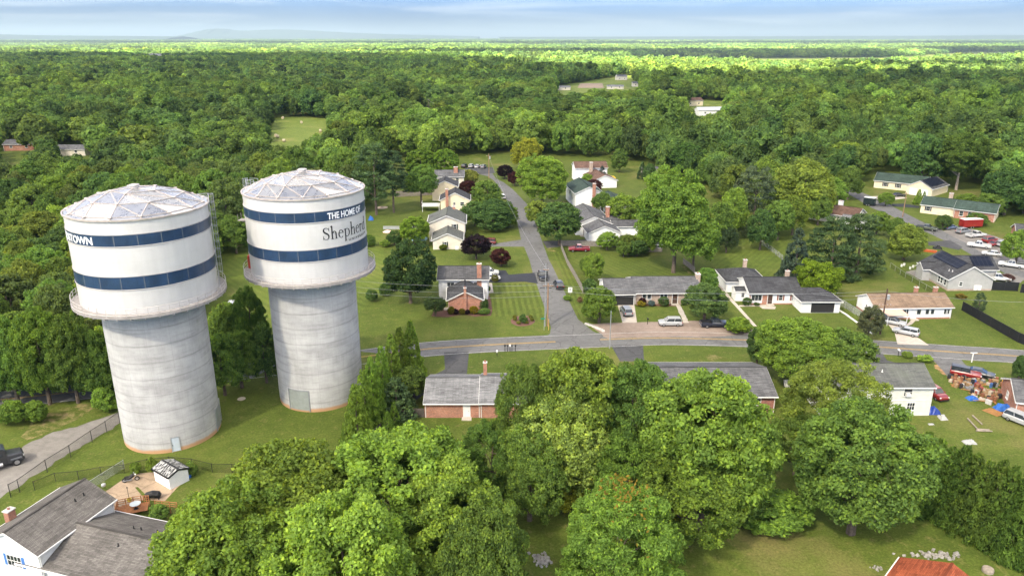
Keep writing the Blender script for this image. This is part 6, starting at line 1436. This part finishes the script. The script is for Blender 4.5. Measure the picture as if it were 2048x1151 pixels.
MIDS = [
 ('mid', 818, 482, 606, 104, (.055, .100, .036), 'round dark tree on the lawn right of the black-lettered tower', .05),
 ('near', 1085, 308, 412, 108, G_BRI, 'large bright maple right of the upper side road', .08), ('mid', 1120, 396, 490, 104, G_DARK, 'dark round tree beside the dark driveway', .08), ('mid', 1076, 398, 455, 52, G_OLIVE, 'paler tree behind the dark round tree', .1),
 ('ball', 841, 293, 362, 68, (.12,.20,.03), 'left one of the two clipped round trees', .06), ('ball', 889, 294, 362, 58, (.11,.19,.028), 'right one of the two clipped round trees', .06),
 ('ball', 827, 428, 492, 66, (.15,.25,.034), 'small bright round tree in the pool garden', .06), ('mid', 841, 330, 412, 60, G_MID, 'open crowned tree left of the cream houses', .2),
 ('mid', 1051, 274, 340, 62, G_YEL, 'yellow tree standing out of the woods edge', .1), ('mid', 938, 336, 372, 42, (.20,.22,.05), 'yellowish tree at the far end of the house row', .1),
 ('mid', 975, 358, 420, 60, G_MID, 'mid-green tree at the bend of the side road', .08), ('mid', 985, 395, 458, 84, G_DARK, 'broad dark tree by the side road hedge', .04), ('mid', 950, 398, 452, 60, G_DARK, 'dark tree beside the beige house', .04), ('mid', 1012, 405, 455, 52, G_MID, 'tree of the hedge closest to the side road', .04),
 ('mid', 952, 468, 518, 56, G_PURP, 'dark purple tree before the beige house', .12), ('mid', 1002, 496, 532, 42, G_RED, 'small wine red tree on the corner lawn', .12), ('mid', 936, 357, 398, 40, G_RED, 'wine red tree beside the cream houses', .15), ('mid', 1010, 328, 358, 34, G_PURP, 'dark purple tree at the end of the side road', .05), ('mid', 1029, 341, 372, 28, G_RED, 'reddish round tree next to the dark purple one', .05),
 ('near', 1355, 345, 545, 175, (.135,.225,.042), 'giant bright tree in the centre of the right gardens', .12), ('mid', 1392, 400, 540, 70, G_OLIVE, 'olive vine covered tree at the right of the giant bright tree', .2), ('mid', 1330, 338, 430, 60, G_BRI, 'light tree top behind the giant bright tree', .1),
 ('mid', 1244, 386, 455, 68, G_BRI, 'tree behind the white gabled house', .1), ('mid', 1205, 380, 425, 46, G_MID, 'small tree behind the tall brick chimney', .08), ('mid', 1215, 462, 500, 44, G_BRI, 'bright tree before the white gabled house', .1), ('mid', 1290, 460, 505, 46, G_BRI, 'fresh green tree beside the taupe shed', .1), ('mid', 1258, 468, 508, 46, G_OLIVE, 'yellowish tree between the white gable and the shed', .1), ('mid', 1275, 478, 512, 46, G_DARK, 'dark tree touching the small taupe shed', .03), ('mid', 1248, 482, 514, 30, G_MID, 'little tree at the back of the striped lawn', .1),
 ('spruce', 1204, 332, 368, 26, G_BLUE, 'blue spruce by the brown roofed house', .02), ('mid', 1175, 345, 372, 30, G_BRI, 'small tree at the brown roofed house', .1), ('mid', 1187, 358, 385, 36, (.05, .02, .02), 'wine red bush behind the green roof', .03),
 ('mid', 1200, 568, 645, 78, G_BRI, 'broad tree left of the open carport', .08), ('mid', 1412, 566, 642, 92, (.10,.155,.05), 'broad grey-green tree in front of the pale brick ranch', .12), ('mid', 1414, 533, 585, 46, G_MID, 'tree behind the pale brick ranch chimney', .06), ('mid', 1186, 505, 565, 42, G_BRI, 'slender young tree along the plank fence', .05), ('mid', 1172, 512, 548, 26, G_MID, 'small tree close to the plank fence', .05), ('shrub', 1180, 555, 590, 30, G_DARK, 'dark bush at the carport corner', .0),
 ('mid', 1455, 450, 505, 44, (.07,.11,.05), 'dark young tree on the side lawn', .12), ('spruce', 1595, 455, 562, 72, (.085,.13,.09), 'blue-green spruce behind the white ranch house', .02), ('pine', 1668, 436, 558, 96, G_PINE, 'left one of the paired dark pines', .02), ('pine', 1722, 432, 552, 104, G_PINE, 'right one of the paired dark pines', .02), ('mid', 1640, 520, 596, 84, (.19,.27,.026), 'bright lime tree above the white ranch garage', .05), ('shrub', 1665, 560, 592, 26, G_MID, 'dark bush under the lime tree', .0),
 ('mid', 1815, 440, 520, 78, G_OLIVE, 'olive tree left of the hill road', .06), ('mid', 1757, 420, 470, 46, G_BRI, 'bright tree beside the brown roof with white chimney', .06), ('mid', 1795, 432, 480, 36, G_MID, 'small tree at the lower edge of the hill road', .06), ('mid', 1773, 382, 412, 32, G_BRI, 'bright bush before the cream solar house', .05), ('cone', 1838, 378, 408, 18, G_ARB, 'left pointed conifer between the cream houses', .02), ('cone', 1848, 382, 408, 14, G_ARB, 'right pointed conifer between the cream houses', .02),
 ('mid', 1887, 430, 458, 34, G_DARK, 'dark bush at the corner of the green roofed ranch', .03), ('mid', 1935, 383, 420, 44, G_BRI, 'bright tree behind the green roofed ranch', .05), ('mid', 1958, 425, 450, 40, G_MID, 'bush between the green roofed and charcoal roofed ranches', .03), ('mid', 2040, 455, 530, 60, G_BRI, 'bright tree at the right frame edge by the lot', .06),
 ('mid', 1741, 608, 678, 54, (.12,.14,.075), 'grey-green tree beside the transformer pole', .1), ('shrub', 1480, 632, 664, 56, (.13,.20,.03), 'low spreading juniper at the end of the gravel pull-off', .0), ('pine', 1960, 586, 622, 24, (.08,.125,.07), 'young pine behind the black screened fence', .03), ('mid', 2016, 549, 562, 26, (.10, .05, .05), 'small reddish tree by the solar house drive', .15), ('mid', 2044, 706, 756, 34, G_DARK, 'dark bush cut by the right edge near the road', .02),
 ('pine', 748, 288, 430, 82, G_PINE, 'tall pine behind the black-lettered tower, nearest to its dome', .30), ('pine', 784, 300, 425, 62, (.065,.11,.052), 'tall pine right of the other pine', .38),
 ('mid', 870, 588, 632, 44, (.065,.10,.038), 'small dark tree left of the brick gable', .2), ('mid', 735, 468, 492, 34, G_RED if 0 else G_MID, 'bush beside the pool garden parasol', .02), ('mid', 788, 462, 490, 30, G_DARK, 'dark bush between parasol and bright round tree', .02), ('shrub', 770, 478, 494, 22, G_BRI, 'small bright bush in the pool garden', .0),
 ('mid', 1240, 292, 345, 38, G_MID, 'pointed tree left of the taupe lawn shed', .03), ('mid', 1300, 325, 362, 26, G_DARK, 'dark tree right of the taupe lawn shed', .02), ('spruce', 1285, 322, 358, 22, G_PINE, 'dark narrow conifer at the taupe lawn shed', .02), ('mid', 1375, 283, 352, 82, (.065,.13,.03), 'big dense domed tree behind the far lawn', .06), ('mid', 1435, 300, 368, 84, G_MID, 'domed tree right of the big dense one', .06),
 ('pine', 1512, 335, 470, 92, (.105,.14,.075), 'large grey-green pine among the right gardens', .06), ('mid', 1465, 375, 480, 60, G_BRI, 'light tree left of the grey-green pine', .1), ('mid', 1440, 395, 500, 62, G_MID, 'mid-green tree right of the giant bright tree', .1), ('mid', 1525, 415, 500, 56, G_DARK, 'dark tree under the grey-green pine', .06), ('mid', 1612, 310, 440, 112, (.18,.235,.045), 'tall yellowish tree above the brown roof', .1), ('mid', 1590, 385, 470, 62, G_BRI, 'bright tree between spruce and grey-green pine', .1), ('mid', 1560, 395, 480, 60, G_MID, 'mid-green tree behind the blue-green spruce', .1), ('mid', 1640, 385, 450, 50, G_MID, 'tree left of the brown roof', .06), ('mid', 1665, 355, 425, 60, G_BRI, 'bright tree over the brown roof', .06), ('mid', 1700, 325, 400, 58, G_MID, 'tall tree at the top of the hill road', .1), ('mid', 1690, 280, 350, 74, G_BRI, 'bright rounded tree above the hill road', .06),
 ('near', 1925, 262, 380, 100, G_MID, 'large tree with pale forked trunk behind the cream houses', .22), ('mid', 2020, 330, 430, 90, G_DARK, 'dark tree at the right edge behind the ranches', .05), ('mid', 1850, 262, 372, 88, G_DARK, 'dark wood-edge tree behind the cream solar house', .05), ('mid', 1985, 385, 432, 50, G_MID, 'tree right of the green roofed ranch', .05),
 ('feather', 500, 560, 745, 80, G_MID, 'dark narrow tree close to the black-lettered tower shaft', .2), ('mid', 455, 590, 745, 88, G_MID, 'tree in the gap between the two towers', .1), ('mid', 440, 660, 790, 84, G_MID, 'darker tree lower in the gap between the towers', .04), ('feather', 475, 650, 775, 90, G_MID, 'feathery tree in front of the gap between the towers', .04), ('mid', 525, 640, 765, 66, G_DARK, 'deep shaded tree touching the black-lettered tower shaft', .02), ('mid', 445, 610, 700, 66, (.20,.22,.035), 'yellowish tree beside the patio-side tower railing', .1),
]
for k, xc, yt, yb, w, c, lab, cl in MIDS:
    nm = {'pine': 'pine_tree', 'spruce': 'spruce_tree', 'cone': 'arborvitae', 'shrub': 'bush'}.get(k, 'broadleaf_tree'); T(k, xc, yt, yb, w, c, lab, clear=cl, name=nm, cat={'pine': 'pine', 'spruce': 'spruce', 'cone': 'arborvitae', 'shrub': 'bush'}.get(k, 'tree'), bark=BARK_PALE if 'pale forked' in lab else None)
# shrubs of the corner garden
def shrub(xc, yt, yb, w, c, lab, k='ball'): T(k, xc, yt, yb, w, c, lab, cat='shrub', name='shrub', clear=0, trunk=False, sub='foliage')
for xc, yt, yb, w, c, lab in [(902, 612, 629, 15, (.15, .16, .012), 'left yellow ball shrub before the brick gable'), (924, 616, 629, 13, (.16, .15, .012), 'middle yellow ball shrub before the brick gable'), (947, 610, 628, 18, (.19, .16, .010), 'largest golden ball shrub before the brick gable'), (912, 617, 629, 12, G_PURP, 'dark purple ball shrub left of the middle yellow one'), (935, 618, 629, 10, G_PURP, 'dark purple ball shrub right of the middle yellow one'),
        (914, 602, 620, 16, G_DARK, 'dark green shrub left of the gable chimney'), (933, 601, 620, 18, G_DARK, 'dark green shrub right of the gable chimney'), (966, 596, 620, 24, G_DARK, 'large dark shrub at the gable corner'), (968, 616, 628, 26, G_MID, 'low hedge shrub below the gable corner'), (975, 570, 584, 14, G_MID, 'shrub by the front walk of the split level house'), (990, 548, 565, 14, (.13, .13, .03), 'yellowish tree-shrub before the white cars'),
        (1047, 628, 646, 18, G_DARK, 'dark round shrub in the middle of the round flower bed'), (743, 578, 602, 26, G_DARK, 'dark round shrub on the lawn right of the black-lettered tower'), (768, 565, 592, 20, G_DARK, 'dark shrub under the round dark tree'), (886, 488, 500, 18, (.12, .15, .02), 'yellow-green ball shrub before the beige gable'), (938, 458, 482, 18, (.10, .12, .03), 'pale shrub beside the beige house'),
        (1285, 594, 610, 16, (.05, .02, .02), 'wine red shrub before the pale brick ranch'), (1283, 600, 612, 20, (.19, .17, .02), 'yellow shrub before the pale brick ranch'), (1303, 600, 612, 16, (.10, .15, .16), 'blue-grey shrub before the pale brick ranch'), (1328, 592, 612, 22, G_DARK, 'dark shrub before the pale brick ranch'), (1333, 603, 611, 10, (.17, .2, .015), 'small lime shrub before the pale brick ranch'), (1368, 596, 610, 14, G_DARK, 'dark shrub right of the ranch door'), (1494, 594, 611, 18, G_DARK, 'dark shrub left of the white ranch bay window'), (1513, 604, 611, 12, G_DARK, 'low dark shrub under the bay window'),
        (1923, 586, 597, 22, (.17, .13, .03), 'yellow flowering shrub behind the black screened fence'), (1815, 702, 715, 20, G_BRI, 'green shrub on the verge before the off-white house'), (1850, 710, 722, 30, G_BRI, 'weedy shrub on the verge before the driveway'), (1836, 622, 634, 12, G_DARK, 'dark shrub at the tan roofed house step'), (1135, 590, 600, 18, G_BRI, 'small green shrub at the side road edge'), (1160, 592, 606, 12, (.2, .13, .08), 'pinkish flowering shrub by the carport tree'),
        (1742, 500, 515, 14, G_BRI, 'small bush under the dark pines')]:
    shrub(xc, yt, yb, w, c, lab, 'shrub' if 'weedy' in lab or 'flower' in lab else 'ball')
for i, (dx, dy) in enumerate([(-17, 1), (-18, -4), (-10, 8), (3, 4), (6, 7), (17, 2), (14, -4)]):
    shrub(1047 + dx, 633 + dy, 640 + dy, 9, (.17, .19, .035), 'small yellow-green shrub in a ring in the round flower bed')
    bpy.data.objects[[o.name for o in bpy.data.objects if o.name.startswith('shrub')][-1]]
for o in COL.objects:
    if o.get('label') == 'small yellow-green shrub in a ring in the round flower bed': o['group'] = 'yellow-green shrubs of the round flower bed'
for xc, yt, yb, w, c, lab in [(15, 640, 812, 110, G_MID, 'mid-green tree of the lane side wood at the frame edge'), (75, 610, 808, 110, G_BRI, 'bright tree of the lane side wood'), (135, 625, 805, 100, G_MID, 'mid-green tree of the lane side wood next to the bright one'), (185, 660, 800, 90, G_MID, 'green tree of the lane side wood close to the tower shaft'), (215, 700, 798, 70, G_MID, 'low tree of the lane side wood touching the tower shaft')]:
    T('near', xc, yt, yb, w, c, lab, clear=.06)
# ivy and undergrowth at the near left wood edge
for i, (xc, yt, yb, w, lab) in enumerate([(25, 795, 850, 60, 'low bush at the left frame edge above the gravel lane'), (70, 800, 845, 44, 'low bush right of the frame edge bush'), (205, 770, 822, 50, 'bright bush in front of the patio-side tower shaft')]): T('vshrub', xc, yt, yb, w, G_BRI, lab, cat='bush', name='bush', clear=0, trunk=False)

# ------------------------------------------------------------------ the woods
WOODS = [
 ([(-700, 290), (770, 312), (728, 420), (490, 500), (425, 528), (395, 600), (330, 700), (235, 800), (150, 812), (0, 818), (-250, 800), (-700, 700)], 'left'),
 ([(-900, 98), (3000, 98), (3000, 470), (2080, 440), (2010, 420), (1940, 378), (1870, 365), (1790, 345), (1735, 352), (1690, 370), (1640, 395), (1560, 430), (1470, 430), (1420, 380), (1310, 345), (1290, 325), (1205, 318), (1100, 312), (1000, 308), (950, 312), (770, 315), (-900, 292)], 'back')]
KEEP = [  # what the photograph shows between the trees stays in view
 [(553, 236), (600, 234), (655, 242), (652, 258), (622, 270), (590, 282), (548, 296), (543, 285), (548, 262)], [(770, 231), (795, 220), (800, 226), (790, 233)], [(940, 184), (965, 182), (1016, 189), (1016, 197), (985, 195)], [(1114, 176), (1150, 168), (1258, 150), (1268, 168), (1285, 172), (1275, 180), (1200, 178), (1120, 190)],
 [(1366, 202), (1400, 200), (1475, 206), (1470, 212), (1440, 217), (1440, 230), (1393, 232), (1396, 214), (1372, 210)], [(1897, 247), (1960, 247), (1958, 252), (1900, 252)], [(0, 302), (22, 302), (20, 286), (76, 284), (70, 300), (40, 303), (30, 330), (0, 338)], [(118, 291), (170, 291), (172, 304), (200, 288), (196, 306), (125, 310)], [(1516, 292), (1540, 289), (1536, 304), (1518, 308)], [(775, 340), (830, 330), (835, 345), (780, 352)],
 [(645, 296), (662, 296), (662, 308), (645, 308)], [(96, 168), (185, 166), (188, 172), (100, 174)], [(270, 113), (370, 113), (370, 121), (270, 121)], [(308, 156), (328, 156), (328, 164), (308, 164)], [(850, 196), (864, 196), (864, 214), (850, 214)]]
LEANPOLY = [[(425, 528), (500, 500), (500, 600), (425, 600)]]
def blocked(x, y, h, rad):
    for f in (0.0, .35, .7, .97):
        for s in (-.75, 0, .75):
            a, b = PX((x + s * rad * (1 if f < .9 else .4), y, h * f))
            for p in KEEP:
                if in_poly(a, b, p): return True
    return False
hand = [(o.location.x, o.location.y, max([c.scale.x for c in o.children if c.name.startswith('crown')] + [0])) for o in COL.objects if o.get('category') in ('tree', 'pine', 'spruce')]
auto = []
rf = random.Random(21)
YB = 1450.0
def wood_at(px, py):
    for p, nm in WOODS:
        if in_poly(px, py, p): return nm
    return None
occ = {}
def spaced(x, y, d):
    k = 16.0; i, j = int(x // k), int(y // k)
    for a in range(i - 1, i + 2):
        for b in range(j - 1, j + 2):
            for (u, v, e) in occ.get((a, b), ()):
                if (u - x) ** 2 + (v - y) ** 2 < (.5 * (d + e)) ** 2: return False
    occ.setdefault((i, j), []).append((x, y, d)); return True
for x, y, r0 in hand: occ.setdefault((int(x // 16), int(y // 16)), []).append((x, y, r0 * 1.4))
y = 95.0
cand = []
for _ in range(110000):
    yy = math.sqrt(rf.uniform(95 ** 2, YB ** 2)); hw = .70 * (yy * CP + CAM_H * SP) + 30; xx = rf.uniform(-hw, hw); cand.append((yy, xx))
cand.sort()
for yy, xx in cand:
    px, py = PX((xx, yy, 0)); nm = wood_at(px, py)
    if not nm: continue
    rad = (rf.choice((rf.uniform(3.6, 6.0), rf.uniform(5.5, 9.8))) if yy > 330 else rf.uniform(3.2, 7.0)) * (1 + .15 * (yy > 700)); h = rad * rf.uniform(1.35, 1.95) + 4.5 + 2.5 * math.sin(xx / 97 + 2 * math.sin(yy / 130))
    if nm == 'left' and py > 480: h = min(h, 13.5) * rf.uniform(.8, 1)
    if blocked(xx, yy, h, rad): continue
    if not spaced(xx, yy, rad * 1.36): continue
    auto.append((yy, xx, h, rad, nm))
auto.sort()
NIND = 300 - sum(1 for o in COL.objects if o.get('category') == 'tree') - 2
CC = [(G_MID, 'mid-green'), (G_DARK, 'dark green'), (G_MID, 'mid-green'), (G_BRI, 'bright green'), (G_OLIVE, 'olive green'), (G_MID, 'mid-green'), ((.115,.16,.05), 'greyish green')]
# those that show in the frame come first
vis = [a for a in auto if -60 < PX((a[1], a[0], a[2] * .7))[0] < 2110]; near_set = set(id(a) for a in vis[:NIND])
for a in vis[:NIND]:
    yy, xx, h, rad, nm = a; c, cl_ = rf.choice(CC); k = 'mid' if yy < 420 else 'far'
    hpx = PX((xx, yy, 0))[0]
    where = ('in the woods behind the two water towers' if nm == 'left' and hpx < 480 else 'in the woods behind the black-lettered tower dome' if nm == 'left' else 'in the woods left of the hay field' if hpx < 545 else 'in the woods between hay field and side road end' if hpx < 960 else 'in the woods behind the right hand gardens' if hpx < 1620 else 'in the woods above the hill road')
    sz = 'large' if rad > 5.9 else 'small' if rad < 4.4 else 'middling'
    plant(k, xx, yy, h, rad, c, '%s %s broadleaf tree %s' % (sz, cl_, where), group='%s %s trees %s' % (sz, cl_, where), clear=.05, trunk=yy < 300, sub='crown')
# the rest of the forest is one mass reaching the horizon
proto = bpy.data.collections.new('forest_trees')
protos = []
def add_proto(name, me, color, s):
    me = me.copy(); me.materials.clear(); me.materials.append(LEAF_FOREST); o = bpy.data.objects.new(name, me); proto.objects.link(o); protos.append(o); return len(protos) - 1
FC = [G_MID, G_DARK, G_MID, G_BRI, G_OLIVE, G_MID, (.115,.16,.05), G_LIGHT]
for i in range(8): add_proto('forest_a%02d' % i, LIB['far'][i][0], FC[i], 1)
lowc = [crown_mesh('crown', 500 + i, 30, 16, .17, (.22, .40), jit=.42, dome=1.0) [0] for i in range(4)]
for i in range(8): add_proto('forest_b%02d' % i, lowc[i % 4], FC[i], 1)
def patch(seed, n, ext, per, size):
    r = np.random.default_rng(seed); Vs, Fs, Ts = [], [], []; o = 0
    for k in range(n):
        c = np.array([r.uniform(-ext, ext), r.uniform(-ext, ext), 0]); R_ = r.uniform(5, 10.5); P = unit(r.normal(0, 1, (per, 3)) + [0, 0, .5]); N = P.copy(); P = P * r.uniform(.7, 1.05, (per, 1)) * [R_, R_, R_ * .85] + c + [0, 0, 6.5 + r.uniform(-1, 3)]
        V_, F_ = leaves(P, N, size * R_, r, .75, .5); Vs.append(V_); Fs.append(F_ + o); o += len(V_); Ts.append(np.clip(r.uniform(.1, .75) + r.normal(0, .1, per), 0, .9))
    return np_mesh('forest_patch', np.concatenate(Vs), np.concatenate(Fs), np.concatenate(Ts), (LEAF,))
for i in range(6): add_proto('forest_c%02d' % i, patch(70 + i, 28, 40, 90, .24), FC[i], 1)
for i in range(4): add_proto('forest_d%02d' % i, patch(90 + i, 90, 130, 14, .65), FC[i], 1)
pts, kind, scl_, rot = [], [], [], []
for a in auto:
    if id(a) in near_set: continue
    yy, xx, h, rad, nm = a; hz_ = h * .5; pts.append((xx, yy, h * .52)); kind.append(rf.randrange(8) if yy < 800 else 8 + rf.randrange(8)); scl_.append((rad, rad, hz_)); rot.append(rf.uniform(0, 6.28))
def field_gap(x, y, s): return (math.sin(x / (430 * s) + 1.7 * math.sin(y / (620 * s))) + math.sin(y / (350 * s) + 2.1 * math.sin(x / (510 * s)) + .8)) > 1.30
n3 = 0
for (y0, y1, step, kbase, kn, k0) in ((YB + 10, 4200, 62, 16, 6, 1.0), (4100, 15500, 235, 22, 4, 1.0)):
    yy = y0
    while yy < y1:
        hw = .72 * yy + 150; xx = -hw
        while xx < hw:
            x, y_ = xx + rf.uniform(-.3, .3) * step, yy + rf.uniform(-.3, .3) * step
            px, py = PX((x, y_, 8))
            if not (field_gap(x, y_, 1.0) and yy > 1500) and not any(in_poly(px, py, p) for p in KEEP):
                s = rf.uniform(.85, 1.15); pts.append((x, y_, 0)); kind.append(kbase + rf.randrange(kn)); scl_.append((s, s, rf.uniform(.8, 1.35))); rot.append(rf.uniform(0, 6.28))
            xx += step
        yy += step
me = bpy.data.meshes.new('forest'); me.vertices.add(len(pts)); me.vertices.foreach_set('co', np.array(pts, np.float32).ravel())
for nm, ty, dat in (('kind', 'INT', np.array(kind, np.int32)), ('rot', 'FLOAT_VECTOR', np.array([(0, 0, r) for r in rot], np.float32)), ('scl', 'FLOAT_VECTOR', np.array(scl_, np.float32))):
    a = me.attributes.new(nm, ty, 'POINT'); a.data.foreach_set('value' if ty == 'INT' else 'vector', dat.ravel())
wts = [.24, .16, .16, .12, .12, .08, .08, .04]
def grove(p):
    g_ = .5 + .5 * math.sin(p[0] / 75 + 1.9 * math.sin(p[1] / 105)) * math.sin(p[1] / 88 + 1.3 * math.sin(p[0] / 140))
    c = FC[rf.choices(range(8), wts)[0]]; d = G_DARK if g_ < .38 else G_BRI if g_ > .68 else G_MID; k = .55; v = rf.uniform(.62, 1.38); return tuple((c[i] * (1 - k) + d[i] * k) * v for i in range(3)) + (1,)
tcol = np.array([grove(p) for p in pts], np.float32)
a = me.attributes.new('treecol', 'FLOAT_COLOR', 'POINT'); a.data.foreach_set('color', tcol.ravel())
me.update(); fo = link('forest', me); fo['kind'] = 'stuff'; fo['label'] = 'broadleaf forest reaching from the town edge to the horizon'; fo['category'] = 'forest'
ng = bpy.data.node_groups.new('forest_scatter', 'GeometryNodeTree'); ng.interface.new_socket('Geometry', in_out='INPUT', socket_type='NodeSocketGeometry'); ng.interface.new_socket('Geometry', in_out='OUTPUT', socket_type='NodeSocketGeometry')
gi, go = ng.nodes.new('NodeGroupInput'), ng.nodes.new('NodeGroupOutput'); jg = ng.nodes.new('GeometryNodeJoinGeometry'); ng.links.new(jg.outputs[0], go.inputs[0])
def na(nm, dt): n = ng.nodes.new('GeometryNodeInputNamedAttribute'); n.data_type = dt; n.inputs['Name'].default_value = nm; return n.outputs[0]
kd, sc_ = na('kind', 'INT'), na('scl', 'FLOAT_VECTOR'); e2 = ng.nodes.new('FunctionNodeEulerToRotation'); ng.links.new(na('rot', 'FLOAT_VECTOR'), e2.inputs[0])
for k, po in enumerate(protos):
    oi = ng.nodes.new('GeometryNodeObjectInfo'); oi.inputs['Object'].default_value = po; ip = ng.nodes.new('GeometryNodeInstanceOnPoints'); cp = ng.nodes.new('FunctionNodeCompare'); cp.data_type = 'INT'; cp.operation = 'EQUAL'
    ng.links.new(kd, cp.inputs[2]); cp.inputs[3].default_value = k; ng.links.new(cp.outputs[0], ip.inputs['Selection']); ng.links.new(gi.outputs[0], ip.inputs['Points'])
    ng.links.new([q for q in oi.outputs if q.name == 'Geometry'][0], ip.inputs['Instance']); ng.links.new(e2.outputs[0], ip.inputs['Rotation']); ng.links.new(sc_, ip.inputs['Scale']); ng.links.new(ip.outputs[0], jg.inputs[0])
md = fo.modifiers.new('scatter', 'NODES'); md.node_group = ng
print('TREES', TREE_N[0], 'auto', len(auto), 'ind', NIND, 'points', len(pts))
